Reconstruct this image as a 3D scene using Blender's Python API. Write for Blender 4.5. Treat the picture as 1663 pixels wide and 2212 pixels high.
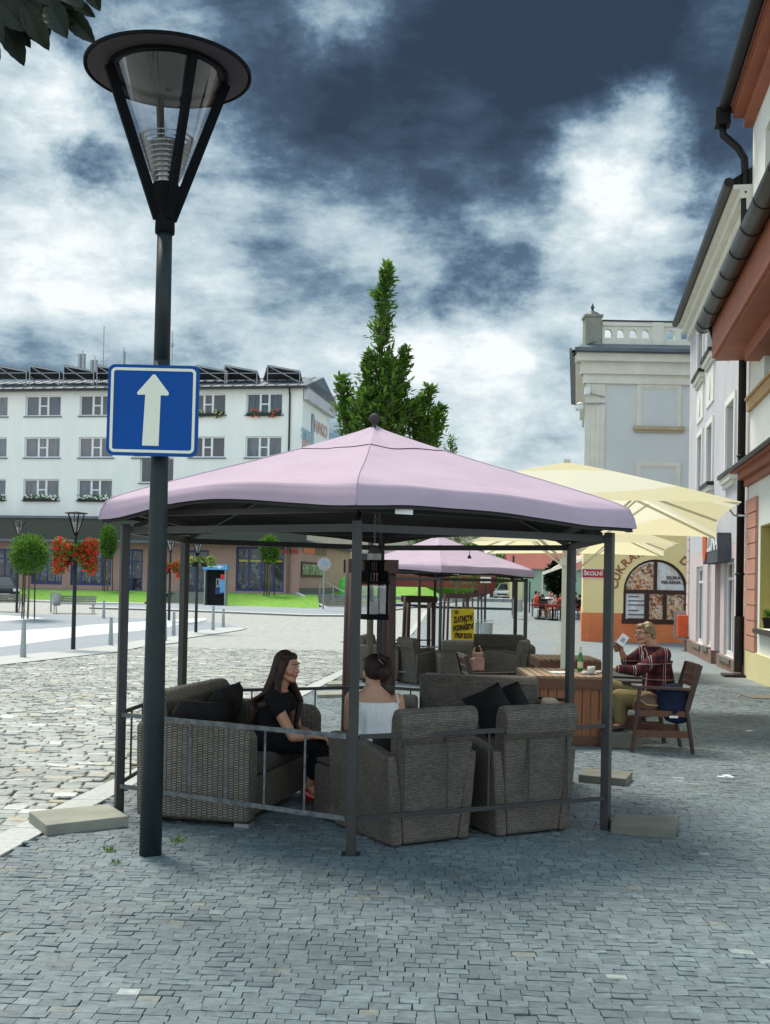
import bpy, bmesh, math, random
from mathutils import Vector, Matrix, noise
R = math.radians
random.seed(7)
for o in list(bpy.data.objects): bpy.data.objects.remove(o, do_unlink=True)
SC = bpy.context.scene
COL = SC.collection

# ---------------------------------------------------------------- camera
# photo measured on a 1663 x 2211 grid; focal length in those units
FPX, CX, CY = 2385.0, 831.5, 1105.5
EYE = Vector((0, 0, 1.58))
PITCH, ROLL, SHY = R(1.1), R(-1.1), 0.0487
cam = bpy.data.cameras.new("camera"); camo = bpy.data.objects.new("camera", cam); COL.objects.link(camo)
cam.sensor_fit = 'VERTICAL'; cam.sensor_height = 36; cam.sensor_width = 27.07
cam.lens = 36 * FPX / 2211.0
cam.shift_y = SHY; cam.clip_end = 3000; cam.clip_start = 0.05
CM = (Matrix.Rotation(R(90) + PITCH, 3, 'X') @ Matrix.Rotation(-ROLL, 3, 'Z'))
camo.matrix_world = Matrix.Translation(EYE) @ CM.to_4x4()
SC.camera = camo

def ray(px, py):
    v = Vector(((px - CX) / FPX, (CY - py) / FPX + SHY * 2211 / FPX, -1))
    return CM @ v
def P(px, py, d):
    r = ray(px, py); return EYE + r * (d / r.y)
GZ = [(-400, 0), (6.4, 0), (21, -.25), (30, -.42), (40, -.5), (46, -.5), (60, .10), (75, .30), (130, .30), (200, 0), (3000, 0)]
def zg(y):
    for (a, za), (b, zb) in zip(GZ, GZ[1:]):
        if y <= b: return za + (zb - za) * (y - a) / (b - a)
    return 0
def G(px, py, dz=0.0):
    r = ray(px, py); z = 0
    for i in range(40):
        t = (z + dz - EYE.z) / r.z if r.z < -1e-5 else 900
        y = EYE.y + r.y * t
        z = z * .5 + zg(y) * .5
    p = EYE + r * t
    return Vector((p.x, p.y, zg(p.y)))

# ---------------------------------------------------------------- sun
SUN_EL, SUN_DIR_XY = R(60), Vector((-0.55, 0.83)).normalized()   # towards the sun
sd = Vector((SUN_DIR_XY.x * math.cos(SUN_EL), SUN_DIR_XY.y * math.cos(SUN_EL), math.sin(SUN_EL)))
sun = bpy.data.lights.new("sun", 'SUN'); suno = bpy.data.objects.new("sun", sun); COL.objects.link(suno)
sun.energy = 3.3; sun.angle = R(22); sun.color = (1.0, .94, .80)
suno.rotation_euler = (-sd).to_track_quat('-Z', 'Y').to_euler()

# ---------------------------------------------------------------- sky
W = bpy.data.worlds.new("World"); SC.world = W; W.use_nodes = True
nt = W.node_tree; nt.nodes.clear()
def N(t, **k):
    n = nt.nodes.new(t)
    for a, b in k.items(): setattr(n, a, b)
    return n
L = nt.links.new
def mth(op, a, b=None, c=None):
    n = N('ShaderNodeMath', operation=op)
    for i, v in enumerate((a, b, c)):
        if v is None: continue
        if isinstance(v, (int, float)): n.inputs[i].default_value = v
        else: L(v, n.inputs[i])
    return n.outputs[0]
tc = N('ShaderNodeTexCoord')
dirv = tc.outputs['Generated']
sep = N('ShaderNodeSeparateXYZ'); L(dirv, sep.inputs[0])
cmb = N('ShaderNodeMapping'); cmb.inputs['Scale'].default_value = (1.0, 1.0, 2.2); L(dirv, cmb.inputs['Vector'])
def fbm(vec, scale, det, rough=.55, dist=0.0, off=0.0):
    n = N('ShaderNodeTexNoise'); n.inputs['Scale'].default_value = scale; n.inputs['Detail'].default_value = det
    n.inputs['Roughness'].default_value = rough; n.inputs['Distortion'].default_value = dist
    mp = N('ShaderNodeMapping'); mp.inputs['Location'].default_value = (off, off * .7, 0); L(vec, mp.inputs['Vector'])
    L(mp.outputs[0], n.inputs['Vector']); return n
n1 = fbm(cmb.outputs[0], 5.2, 14, .60, .25, 3.1)
n2 = fbm(cmb.outputs[0], 17.0, 10, .66, .15, 9.4)
wn = fbm(dirv, 9.0, 8, .65, 0, 1.7)
wsub = N('ShaderNodeVectorMath', operation='SUBTRACT'); L(wn.outputs['Color'], wsub.inputs[0]); wsub.inputs[1].default_value = (.5, .5, .5)
wsc = N('ShaderNodeVectorMath', operation='SCALE'); L(wsub.outputs[0], wsc.inputs[0]); wsc.inputs['Scale'].default_value = .11
wadd = N('ShaderNodeVectorMath', operation='ADD'); L(dirv, wadd.inputs[0]); L(wsc.outputs[0], wadd.inputs[1])
BLOBS = [  # (px, py, radius px, weight) cloud masses (+) and clear dark gaps (-)
    (40, 500, 260, .28), (60, 160, 130, .40), (470, 400, 200, .26), (330, 30, 120, .20), (740, 40, 110, .34), (1010, 280, 110, .22),
    (1290, 320, 170, .50), (1370, 215, 70, .22), (820, 460, 150, .18), (1080, 450, 90, .2), (1350, 560, 220, .32), (1590, 60, 110, .18),
    (980, 820, 260, .28), (300, 660, 270, .20), (620, 700, 300, .12), (1130, 900, 260, .18), (880, 750, 110, .14),
    (1000, 190, 330, -.34), (1480, 100, 300, -.36), (700, 260, 190, -.14), (1180, 90, 260, -.22), (520, 170, 130, -.14), (560, 520, 110, -.16),
    (1050, 610, 110, -.30), (160, 330, 60, -.2), (400, 520, 110, -.05), (440, 745, 110, -.16), (1560, 330, 90, -.16), (170, 60, 60, -.1),
    (1530, 430, 60, -.12), (1190, 800, 70, -.12), (120, 740, 90, -.10), (1180, 960, 100, -.14)]
val = None
for (bx, by, br, bw) in BLOBS:
    dv = ray(bx, by).normalized()
    ds = N('ShaderNodeVectorMath', operation='DISTANCE'); L(wadd.outputs[0], ds.inputs[0]); ds.inputs[1].default_value = dv
    mr = N('ShaderNodeMapRange', interpolation_type='SMOOTHSTEP'); L(ds.outputs['Value'], mr.inputs[0])
    mr.inputs[1].default_value = br * 1.25 / FPX; mr.inputs[2].default_value = br * .25 / FPX; mr.inputs[3].default_value = 0; mr.inputs[4].default_value = bw
    val = mr.outputs[0] if val is None else mth('ADD', val, mr.outputs[0])
base = mth('MULTIPLY_ADD', mth('SUBTRACT', n1.outputs['Fac'], .5), 1.28, .50)
base = mth('ADD', base, mth('MULTIPLY', mth('SUBTRACT', n2.outputs['Fac'], .5), .62))
hz = N('ShaderNodeMapRange'); L(sep.outputs[2], hz.inputs[0]); hz.inputs[1].default_value = 0.0; hz.inputs[2].default_value = .42; hz.inputs[3].default_value = .23; hz.inputs[4].default_value = -.10
tot = mth('ADD', mth('ADD', base, val), hz.outputs[0])
cr = N('ShaderNodeValToRGB'); L(tot, cr.inputs[0])
els = cr.color_ramp.elements
stops = [(0.0, (.016, .028, .050)), (.24, (.032, .055, .088)), (.40, (.062, .105, .155)), (.52, (.14, .21, .275)), (.66, (.30, .385, .43)), (.84, (.47, .54, .57)), (1.05, (.66, .70, .70))]
els[0].position, els[0].color = stops[0][0], (*stops[0][1], 1)
els[1].position, els[1].color = 1.0, (*stops[-1][1], 1)
for p_, c_ in stops[1:-1]:
    e = els.new(p_); e.color = (*c_, 1)
sky = N('ShaderNodeTexSky', sky_type='NISHITA'); sky.sun_disc = False; sky.sun_elevation = SUN_EL
sky.sun_rotation = math.atan2(SUN_DIR_XY.x, SUN_DIR_XY.y)
# unseen cloud overhead and behind the viewer, brightened as added fill light
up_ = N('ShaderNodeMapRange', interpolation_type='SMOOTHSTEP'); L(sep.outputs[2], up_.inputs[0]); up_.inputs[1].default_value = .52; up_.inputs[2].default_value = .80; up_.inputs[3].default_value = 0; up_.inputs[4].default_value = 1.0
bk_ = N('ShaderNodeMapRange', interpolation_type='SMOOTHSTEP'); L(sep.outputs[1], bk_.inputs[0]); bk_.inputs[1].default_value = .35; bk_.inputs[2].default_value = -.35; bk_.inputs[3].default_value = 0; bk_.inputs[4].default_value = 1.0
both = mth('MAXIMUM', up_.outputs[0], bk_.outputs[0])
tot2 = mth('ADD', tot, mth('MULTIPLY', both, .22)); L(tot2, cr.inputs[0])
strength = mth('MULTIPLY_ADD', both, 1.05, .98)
bgs = N('ShaderNodeBackground'); L(sky.outputs[0], bgs.inputs[0]); bgs.inputs[1].default_value = .06
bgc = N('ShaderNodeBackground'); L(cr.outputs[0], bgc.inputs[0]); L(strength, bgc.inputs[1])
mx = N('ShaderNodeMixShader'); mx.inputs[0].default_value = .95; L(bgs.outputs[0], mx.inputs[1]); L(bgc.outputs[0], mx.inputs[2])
wo = N('ShaderNodeOutputWorld'); L(mx.outputs[0], wo.inputs[0])
SC.view_settings.view_transform = 'Standard'; SC.view_settings.look = 'None'; SC.view_settings.gamma = 1
SC.view_settings.exposure = 0.60

# ---------------------------------------------------------------- materials
def mat(name, c1, c2=None, scale=6, rough=.7, metal=0, bump=0, bscale=40, spec=.5, trans=0, emit=None, det=4, vscale=(1, 1, 1), contrast=.5):
    m = bpy.data.materials.new(name); m.use_nodes = True; t = m.node_tree; b = t.nodes['Principled BSDF']
    b.inputs['Roughness'].default_value = rough; b.inputs['Metallic'].default_value = metal
    b.inputs['Specular IOR Level'].default_value = spec
    if trans: b.inputs['Transmission Weight'].default_value = trans
    tcn = t.nodes.new('ShaderNodeTexCoord'); mp = t.nodes.new('ShaderNodeMapping'); mp.inputs['Scale'].default_value = vscale
    t.links.new(tcn.outputs['Object'], mp.inputs['Vector'])
    if c2 is None: c2 = tuple(x * .8 for x in c1)
    nz = t.nodes.new('ShaderNodeTexNoise'); nz.inputs['Scale'].default_value = scale; nz.inputs['Detail'].default_value = det; nz.inputs['Roughness'].default_value = .6
    t.links.new(mp.outputs[0], nz.inputs['Vector'])
    rp = t.nodes.new('ShaderNodeValToRGB'); t.links.new(nz.outputs['Fac'], rp.inputs[0])
    rp.color_ramp.elements[0].position = .5 - contrast * .4; rp.color_ramp.elements[1].position = .5 + contrast * .4
    rp.color_ramp.elements[0].color = (*c2, 1); rp.color_ramp.elements[1].color = (*c1, 1)
    t.links.new(rp.outputs[0], b.inputs['Base Color'])
    if bump:
        n2_ = t.nodes.new('ShaderNodeTexNoise'); n2_.inputs['Scale'].default_value = bscale; n2_.inputs['Detail'].default_value = 3
        t.links.new(mp.outputs[0], n2_.inputs['Vector'])
        bp = t.nodes.new('ShaderNodeBump'); bp.inputs['Strength'].default_value = bump; bp.inputs['Distance'].default_value = .01
        t.links.new(n2_.outputs['Fac'], bp.inputs['Height']); t.links.new(bp.outputs[0], b.inputs['Normal'])
    if emit: b.inputs['Emission Color'].default_value = (*emit, 1); b.inputs['Emission Strength'].default_value = 1
    return m
def nodes(m): return m.node_tree, m.node_tree.nodes['Principled BSDF']

def mat_stone(name, ramp, speck=60, rough=.62, bump=.35):
    """colour from the per stone value 'rnd' of the mesh, plus fine mineral speckle"""
    m = bpy.data.materials.new(name); m.use_nodes = True; t, b = nodes(m)
    a = t.nodes.new('ShaderNodeAttribute'); a.attribute_name = 'rnd'
    rp = t.nodes.new('ShaderNodeValToRGB'); rp.color_ramp.interpolation = 'LINEAR'
    e = rp.color_ramp.elements; e[0].position = ramp[0][0]; e[0].color = (*ramp[0][1], 1); e[1].position = ramp[-1][0]; e[1].color = (*ramp[-1][1], 1)
    for p_, c_ in ramp[1:-1]: x = e.new(p_); x.color = (*c_, 1)
    t.links.new(a.outputs['Fac'], rp.inputs[0])
    tcn = t.nodes.new('ShaderNodeTexCoord')
    nz = t.nodes.new('ShaderNodeTexNoise'); nz.inputs['Scale'].default_value = speck; nz.inputs['Detail'].default_value = 6; nz.inputs['Roughness'].default_value = .75
    mp = t.nodes.new('ShaderNodeMapping'); mp.inputs['Scale'].default_value = (.6, 1.4, 1); t.links.new(tcn.outputs['Object'], mp.inputs[0]); t.links.new(mp.outputs[0], nz.inputs['Vector'])
    big = t.nodes.new('ShaderNodeTexNoise'); big.inputs['Scale'].default_value = .9; big.inputs['Detail'].default_value = 5; t.links.new(tcn.outputs['Object'], big.inputs['Vector'])
    r2 = t.nodes.new('ShaderNodeMapRange'); t.links.new(nz.outputs['Fac'], r2.inputs[0]); r2.inputs[1].default_value = .3; r2.inputs[2].default_value = .7; r2.inputs[3].default_value = .55; r2.inputs[4].default_value = 1.50
    r3 = t.nodes.new('ShaderNodeMapRange'); t.links.new(big.outputs['Fac'], r3.inputs[0]); r3.inputs[1].default_value = .3; r3.inputs[2].default_value = .7; r3.inputs[3].default_value = .78; r3.inputs[4].default_value = 1.2
    mm = t.nodes.new('ShaderNodeMath'); mm.operation = 'MULTIPLY'; t.links.new(r2.outputs[0], mm.inputs[0]); t.links.new(r3.outputs[0], mm.inputs[1])
    vm = t.nodes.new('ShaderNodeVectorMath'); vm.operation = 'SCALE'; t.links.new(rp.outputs[0], vm.inputs[0]); t.links.new(mm.outputs[0], vm.inputs['Scale'])
    t.links.new(vm.outputs[0], b.inputs['Base Color']); b.inputs['Roughness'].default_value = rough
    bp = t.nodes.new('ShaderNodeBump'); bp.inputs['Strength'].default_value = bump; bp.inputs['Distance'].default_value = .006
    t.links.new(nz.outputs['Fac'], bp.inputs['Height']); t.links.new(bp.outputs[0], b.inputs['Normal'])
    return m

def mat_brick(name, c1, c2, mortar, bw, bh, ms=.006, rough=.7, rot=0, coords='Object', bump=.5, offset=.5, noisec=.35, squash=1, dist=.01):
    m = bpy.data.materials.new(name); m.use_nodes = True; t, b = nodes(m)
    tcn = t.nodes.new('ShaderNodeTexCoord'); mp = t.nodes.new('ShaderNodeMapping'); mp.inputs['Rotation'].default_value = (0, 0, rot)
    t.links.new(tcn.outputs[coords], mp.inputs[0])
    br = t.nodes.new('ShaderNodeTexBrick'); br.inputs['Scale'].default_value = 1; br.inputs['Brick Width'].default_value = bw; br.inputs['Row Height'].default_value = bh
    br.inputs['Mortar Size'].default_value = ms; br.inputs['Mortar Smooth'].default_value = .6; br.offset = offset; br.squash = squash
    br.inputs['Color1'].default_value = (*c1, 1); br.inputs['Color2'].default_value = (*c2, 1); br.inputs['Mortar'].default_value = (*mortar, 1)
    t.links.new(mp.outputs[0], br.inputs['Vector'])
    nz = t.nodes.new('ShaderNodeTexNoise'); nz.inputs['Scale'].default_value = 5; nz.inputs['Detail'].default_value = 8; nz.inputs['Roughness'].default_value = .7; t.links.new(tcn.outputs[coords], nz.inputs['Vector'])
    r2 = t.nodes.new('ShaderNodeMapRange'); t.links.new(nz.outputs['Fac'], r2.inputs[0]); r2.inputs[1].default_value = .3; r2.inputs[2].default_value = .7; r2.inputs[3].default_value = 1 - noisec; r2.inputs[4].default_value = 1 + noisec
    vm = t.nodes.new('ShaderNodeVectorMath'); vm.operation = 'SCALE'; t.links.new(br.outputs['Color'], vm.inputs[0]); t.links.new(r2.outputs[0], vm.inputs['Scale'])
    t.links.new(vm.outputs[0], b.inputs['Base Color']); b.inputs['Roughness'].default_value = rough
    inv = t.nodes.new('ShaderNodeMath'); inv.operation = 'SUBTRACT'; inv.inputs[0].default_value = 1; t.links.new(br.outputs['Fac'], inv.inputs[1])
    bp = t.nodes.new('ShaderNodeBump'); bp.inputs['Strength'].default_value = bump; bp.inputs['Distance'].default_value = dist
    t.links.new(inv.outputs[0], bp.inputs['Height']); t.links.new(bp.outputs[0], b.inputs['Normal'])
    return m

def mat_glass(name, tint=(.6, .7, .72), refl=.35, dark=.0):
    m = bpy.data.materials.new(name); m.use_nodes = True; t = m.node_tree; t.nodes.clear()
    tr = t.nodes.new('ShaderNodeBsdfTransparent'); tr.inputs[0].default_value = (*tint, 1)
    gl = t.nodes.new('ShaderNodeBsdfGlossy'); gl.inputs['Roughness'].default_value = .03
    fr = t.nodes.new('ShaderNodeLayerWeight'); fr.inputs['Blend'].default_value = refl
    mr = t.nodes.new('ShaderNodeMapRange'); t.links.new(fr.outputs['Facing'], mr.inputs[0]); mr.inputs[3].default_value = refl * .35; mr.inputs[4].default_value = min(1, refl * 2.2)
    mxx = t.nodes.new('ShaderNodeMixShader'); t.links.new(mr.outputs[0], mxx.inputs[0]); t.links.new(tr.outputs[0], mxx.inputs[1]); t.links.new(gl.outputs[0], mxx.inputs[2])
    o = t.nodes.new('ShaderNodeOutputMaterial'); t.links.new(mxx.outputs[0], o.inputs[0])
    return m

def mat_leaf(name, c1, c2, tl=.35):
    m = bpy.data.materials.new(name); m.use_nodes = True; t, b = nodes(m)
    tcn = t.nodes.new('ShaderNodeTexCoord'); nz = t.nodes.new('ShaderNodeTexNoise'); nz.inputs['Scale'].default_value = 9; nz.inputs['Detail'].default_value = 3
    t.links.new(tcn.outputs['Object'], nz.inputs['Vector'])
    rp = t.nodes.new('ShaderNodeValToRGB'); t.links.new(nz.outputs['Fac'], rp.inputs[0])
    rp.color_ramp.elements[0].position = .35; rp.color_ramp.elements[1].position = .65
    rp.color_ramp.elements[0].color = (*c2, 1); rp.color_ramp.elements[1].color = (*c1, 1)
    t.links.new(rp.outputs[0], b.inputs['Base Color']); b.inputs['Roughness'].default_value = .5; b.inputs['Specular IOR Level'].default_value = .3
    tr = t.nodes.new('ShaderNodeBsdfTranslucent'); t.links.new(rp.outputs[0], tr.inputs[0])
    mxx = t.nodes.new('ShaderNodeMixShader'); mxx.inputs[0].default_value = tl
    o = t.nodes['Material Output']; t.links.new(b.outputs[0], mxx.inputs[1]); t.links.new(tr.outputs[0], mxx.inputs[2]); t.links.new(mxx.outputs[0], o.inputs[0])
    return m

M = {}
M['setts'] = mat_stone('sett_stone', [(0, (.080, .104, .117)), (.3, (.096, .124, .138)), (.75, (.110, .142, .156)), (.975, (.128, .162, .175)), (.985, (.14, .145, .125)), (.996, (.17, .20, .20)), (1, (.27, .30, .30))], speck=30)
M['cobble'] = mat_stone('cobble_stone', [(0, (.22, .235, .22)), (.4, (.265, .28, .265)), (.76, (.30, .31, .295)), (.88, (.34, .30, .215)), (.96, (.42, .43, .41)), (1, (.50, .51, .49))], speck=30)
M['joint'] = mat('joint_sand', (.095, .112, .118), (.040, .048, .052), 9, .95)
M['joint2'] = mat('cobble_joint', (.17, .165, .135), (.09, .095, .075), 12, .95)
M['setts_far'] = mat_brick('sett_paving_far', (.165, .198, .213), (.215, .248, .262), (.09, .11, .118), .11, .10, .006, .75, noisec=.25)
M['cobble_far'] = mat_brick('cobble_paving_far', (.31, .32, .31), (.39, .385, .365), (.17, .17, .15), .24, .17, .014, .8, noisec=.22)
M['kerb'] = mat('granite_kerb', (.44, .45, .44), (.33, .34, .33), 25, .7, bump=.3)
M['plaza_grey'] = mat('plaza_grey_mosaic', (.27, .295, .33), (.20, .225, .26), 14, .8, bump=.3)
M['plaza_white'] = mat('plaza_white_mosaic', (.62, .64, .66), (.5, .52, .55), 14, .8, bump=.3)
M['earth'] = mat('far_ground', (.22, .23, .22), (.16, .17, .15), .5, .9)
M['metal'] = mat('dark_grey_paint', (.022, .026, .029), (.016, .019, .021), 8, .42)
M['rail'] = mat('worn_rail_paint', (.12, .135, .145), (.05, .058, .062), 18, .5, bump=.3, contrast=.3)
M['frame'] = mat('anthracite_frame_paint', (.030, .029, .029), (.018, .018, .018), 4, .5)
M['lilac'] = mat('lilac_canvas', (.43, .33, .405), (.385, .295, .365), 2.4, .85, bump=.25, bscale=3.2, spec=.2)
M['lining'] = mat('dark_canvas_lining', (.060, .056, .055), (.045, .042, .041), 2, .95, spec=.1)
M['pole_green'] = mat('green_grey_pole_paint', (.018, .029, .031), (.012, .020, .022), 10, .5, spec=.3)
M['black'] = mat('black_metal', (.006, .007, .008), (.004, .005, .006), 8, .7, spec=.08)
M['disc'] = mat('lamp_disc_paint', (.055, .051, .056), (.045, .041, .045), 3, .7, spec=.1)
M['louvre'] = mat('louvre_metal', (.32, .32, .31), (.24, .24, .24), 6, .3, metal=.6)
M['glass'] = mat_glass('clear_glass', (.86, .88, .92), .25)
M['winglass'] = mat_glass('window_glass', (.42, .46, .52), .22)
M['shopglass'] = mat_glass('shop_glass', (.75, .8, .82), .10)
M['blue'] = mat('sign_blue', (.003, .070, .31), (.003, .060, .27), 2, .5, spec=.15)
M['cream'] = mat('sign_cream', (.74, .74, .62), (.70, .70, .58), 3, .4)
M['wood'] = mat('stained_wood', (.13, .043, .016), (.075, .025, .010), 3, .5, vscale=(1, 8, 8), bump=.2)
M['wood_v'] = mat('stained_wood_slat', (.30, .10, .032), (.18, .058, .018), 4, .5, vscale=(14, 14, 1), bump=.2)
M['wood_top'] = mat('weathered_wood_top', (.27, .17, .10), (.17, .10, .06), 4, .6, vscale=(1, 9, 9), bump=.2)
M['wood_dark'] = mat('dark_teak', (.055, .020, .012), (.030, .011, .008), 4, .45, vscale=(1, 6, 6))
M['stake'] = mat('brown_stake_wood', (.060, .028, .020), (.035, .016, .012), 5, .7, vscale=(6, 6, 1), bump=.4)
M['bark'] = mat('tree_bark', (.17, .145, .10), (.09, .075, .05), 14, .85, vscale=(4, 4, .8), bump=.6)
M['leaf'] = mat_leaf('hornbeam_leaf', (.14, .265, .036), (.045, .11, .016), .42)
M['leaf2'] = mat_leaf('bright_leaf', (.15, .29, .045), (.07, .16, .025))
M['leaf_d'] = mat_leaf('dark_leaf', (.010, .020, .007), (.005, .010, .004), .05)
M['grass'] = mat('lawn_grass', (.17, .36, .025), (.09, .22, .016), 3, .9, bump=.8, bscale=30, det=8)
M['geran'] = mat('geranium_red', (.85, .060, .030), (.70, .025, .018), 20, .6)
M['pflower'] = mat('pale_flower', (.55, .50, .20), (.35, .36, .12), 20, .6)
M['skin'] = mat('skin', (.56, .32, .215), (.50, .27, .18), 9, .5)
M['skin_d'] = mat('tanned_skin', (.44, .22, .135), (.39, .185, .11), 9, .5)
M['skin_m'] = mat('ruddy_skin', (.44, .22, .14), (.38, .17, .11), 9, .55)
M['hair'] = mat('long_brown_hair', (.050, .024, .016), (.016, .009, .008), 34, .62, vscale=(1.5, 1.5, .12), bump=.8, bscale=90, spec=.3)
M['hair2'] = mat('dark_hair', (.034, .017, .012), (.015, .008, .007), 30, .6, vscale=(1, 1, .4), bump=.7, bscale=80, spec=.3)
M['hair_b'] = mat('fair_hair', (.22, .13, .06), (.12, .07, .03), 30, .5, bump=.4, bscale=70)
M['cloth_black'] = mat('black_cloth', (.008, .008, .010), (.005, .005, .006), 8, .9, spec=.2, bump=.2, bscale=14)
M['cloth_white'] = mat('white_cloth', (.86, .85, .85), (.78, .77, .78), 12, .85, spec=.2, bump=.5, bscale=22, vscale=(3, 3, .5))
M['khaki'] = mat('khaki_trousers', (.22, .17, .075), (.16, .12, .055), 6, .9, spec=.2, bump=.4, bscale=10)
M['red_shoe'] = mat('red_patent', (.42, .008, .012), (.35, .006, .01), 5, .2)
M['shoe'] = mat('brown_shoe', (.045, .018, .014), (.03, .012, .01), 9, .5)
M['navy'] = mat('navy_jacket', (.010, .016, .042), (.006, .010, .026), 5, .85, spec=.2, bump=.4, bscale=10)
M['cushion'] = mat('black_cushion', (.018, .016, .016), (.012, .011, .011), 6, .85, spec=.2, bump=.4, bscale=9)
M['seatcloth'] = mat('brown_grey_seat_cloth', (.080, .066, .060), (.06, .05, .046), 7, .9, spec=.2, bump=.2)
M['wicker'] = mat_brick('flat_wicker', (.105, .088, .070), (.180, .152, .122), (.030, .025, .020), .027, .0105, .0021, .6, coords='UV', noisec=.25, bump=1, dist=.006)
M['wicker_r'] = mat_brick('round_ribbed_wicker', (.15, .130, .100), (.205, .18, .145), (.030, .026, .021), .016, .036, .0034, .6, rot=R(90), coords='UV', noisec=.25, bump=1, dist=.012)
M['concrete'] = mat('weathered_concrete', (.28, .28, .23), (.19, .19, .155), 4, .85, bump=.3, bscale=60, det=8)
M['concrete_d'] = mat('damp_concrete', (.155, .155, .13), (.11, .108, .085), 5, .85, bump=.3, bscale=60, det=8)
M['parasol'] = mat('cream_canvas', (.66, .60, .42), (.60, .54, .36), 2, .9, spec=.2)
M['pole_cream'] = mat('cream_pole', (.62, .60, .50), (.55, .53, .44), 4, .5)
M['white_wall'] = mat('white_render', (.84, .83, .79), (.74, .74, .71), .8, .85, det=10, vscale=(1, 1, .25))
M['lilac_wall'] = mat('lilac_grey_render', (.55, .53, .56), (.47, .455, .49), .9, .85, det=8)
M['pink_wall'] = mat('pale_pink_render', (.60, .50, .50), (.54, .44, .44), .9, .85, det=6)
M['grey_wall'] = mat('pale_grey_render', (.62, .635, .62), (.55, .565, .56), .6, .85, det=8)
M['trim'] = mat('cream_trim', (.72, .69, .60), (.62, .59, .51), 2, .8)
M['yellow_wall'] = mat('yellow_render', (.88, .71, .36), (.82, .65, .31), .8, .85, det=6)
M['orange'] = mat('orange_render', (.74, .22, .085), (.60, .165, .06), 1.5, .85, det=6)
M['cream_wall'] = mat('cream_white_render', (.76, .76, .70), (.68, .68, .62), 1.2, .85)
M['yellow_l'] = mat('pale_yellow_render', (.66, .60, .34), (.60, .54, .28), 1, .85, det=6)
M['brownred'] = mat('brown_red_wood', (.34, .105, .048), (.25, .075, .035), 2, .6, vscale=(1, 1, 4))
M['pinkq'] = mat('salmon_render', (.52, .26, .19), (.45, .215, .155), 2, .85)
M['ochre'] = mat('ochre_moulding', (.46, .28, .12), (.40, .24, .10), 2, .7)
M['olive'] = mat('olive_render', (.45, .38, .13), (.38, .32, .11), 1, .85)
M['plinth'] = mat('brown_plinth', (.24, .15, .11), (.17, .10, .075), 2, .85)
M['gutter'] = mat('old_bronze_gutter', (.030, .024, .018), (.012, .010, .009), 3, .38, metal=.4)
M['pipe'] = mat('dark_downpipe', (.014, .012, .012), (.008, .008, .008), 6, .5, spec=.25)
M['roof'] = mat('grey_blue_sheet_roof', (.115, .135, .165), (.08, .095, .12), 2, .45)
M['roof_d'] = mat('dark_slate_roof', (.030, .034, .042), (.02, .023, .03), 4, .6)
M['panel'] = mat('solar_panel_dark', (.11, .12, .135), (.08, .09, .10), 3, .8, spec=.1)
M['steel'] = mat('galvanised_steel', (.34, .35, .36), (.26, .27, .28), 8, .45, metal=.5)
M['bollard'] = mat('grey_bollard_paint', (.34, .37, .37), (.27, .30, .30), 8, .5)
M['white_frame'] = mat('white_window_frame', (.74, .75, .75), (.66, .67, .68), 3, .5)
M['curtain'] = mat('net_curtain', (.50, .52, .56), (.10, .12, .16), .9, .9, vscale=(5, 5, .4), contrast=.35)
M['curtain2'] = mat('lilac_curtain', (.36, .33, .42), (.14, .13, .18), 1.6, .9, vscale=(6, 6, .3), contrast=.4)
M['blind'] = mat('blue_grey_blind', (.26, .34, .42), (.18, .25, .33), .6, .7)
M['dark_in'] = mat('dark_room', (.035, .035, .035), (.015, .015, .015), 1, .9)
M['sheet_green'] = mat('dark_green_cladding', (.044, .052, .038), (.028, .034, .024), 3, .6, vscale=(.3, .3, 14), contrast=.3)
M['pinkbrown'] = mat('pink_brown_render', (.44, .28, .22), (.37, .23, .18), .9, .85)
M['blue_frame'] = mat('dark_blue_frame', (.018, .045, .20), (.014, .036, .16), 3, .5)
M['shop'] = None
M['tin'] = mat('light_blue_tin', (.10, .34, .62), (.08, .28, .55), 3, .4)
M['red'] = mat('red_enamel', (.50, .015, .015), (.42, .012, .012), 3, .4)
M['white'] = mat('white_paint', (.75, .76, .75), (.68, .69, .68), 4, .5)
M['yellow'] = mat('yellow_board', (.90, .68, .015), (.84, .62, .012), 3, .5)
M['brown_txt'] = mat('brown_lettering', (.06, .020, .012), None, 3, .6)
M['orange_box'] = mat('orange_red_box', (.68, .09, .015), None, 3, .4)
M['green_glass'] = mat('green_bottle_glass', (.012, .20, .035), (.008, .15, .025), 3, .12)
M['ivory'] = mat('ivory_ceramic', (.55, .56, .50), None, 3, .4)
M['paper'] = mat('white_paper', (.78, .80, .80), (.70, .72, .73), 9, .8)
M['car_w'] = mat('silver_white_car_paint', (.62, .65, .66), None, 3, .25)
M['car_k'] = mat('black_car_paint', (.012, .013, .015), None, 3, .2)
M['car_b'] = mat('blue_grey_car_paint', (.17, .21, .26), None, 3, .25)
M['car_r'] = mat('red_car_paint', (.40, .02, .025), None, 3, .25)
M['car_g'] = mat('car_window_glass', (.03, .04, .05), None, 3, .1)
M['rubber'] = mat('rubber', (.015, .015, .015), None, 3, .8)
M['rusty'] = mat('red_brown_plaster', (.26, .065, .045), (.20, .05, .035), 1, .85)
M['mint'] = mat('mint_render', (.34, .46, .36), (.30, .41, .32), 1, .85)
M['beige_far'] = mat('beige_render', (.55, .47, .40), None, 1, .85)
M['tablec'] = mat('red_tablecloth', (.22, .018, .025), None, 3, .8)
M['leather'] = mat('brown_leather', (.14, .065, .035), (.09, .04, .02), 6, .55)
M['pinkbag'] = mat('dusty_pink_leather', (.38, .20, .15), (.28, .14, .10), 6, .55)
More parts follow.
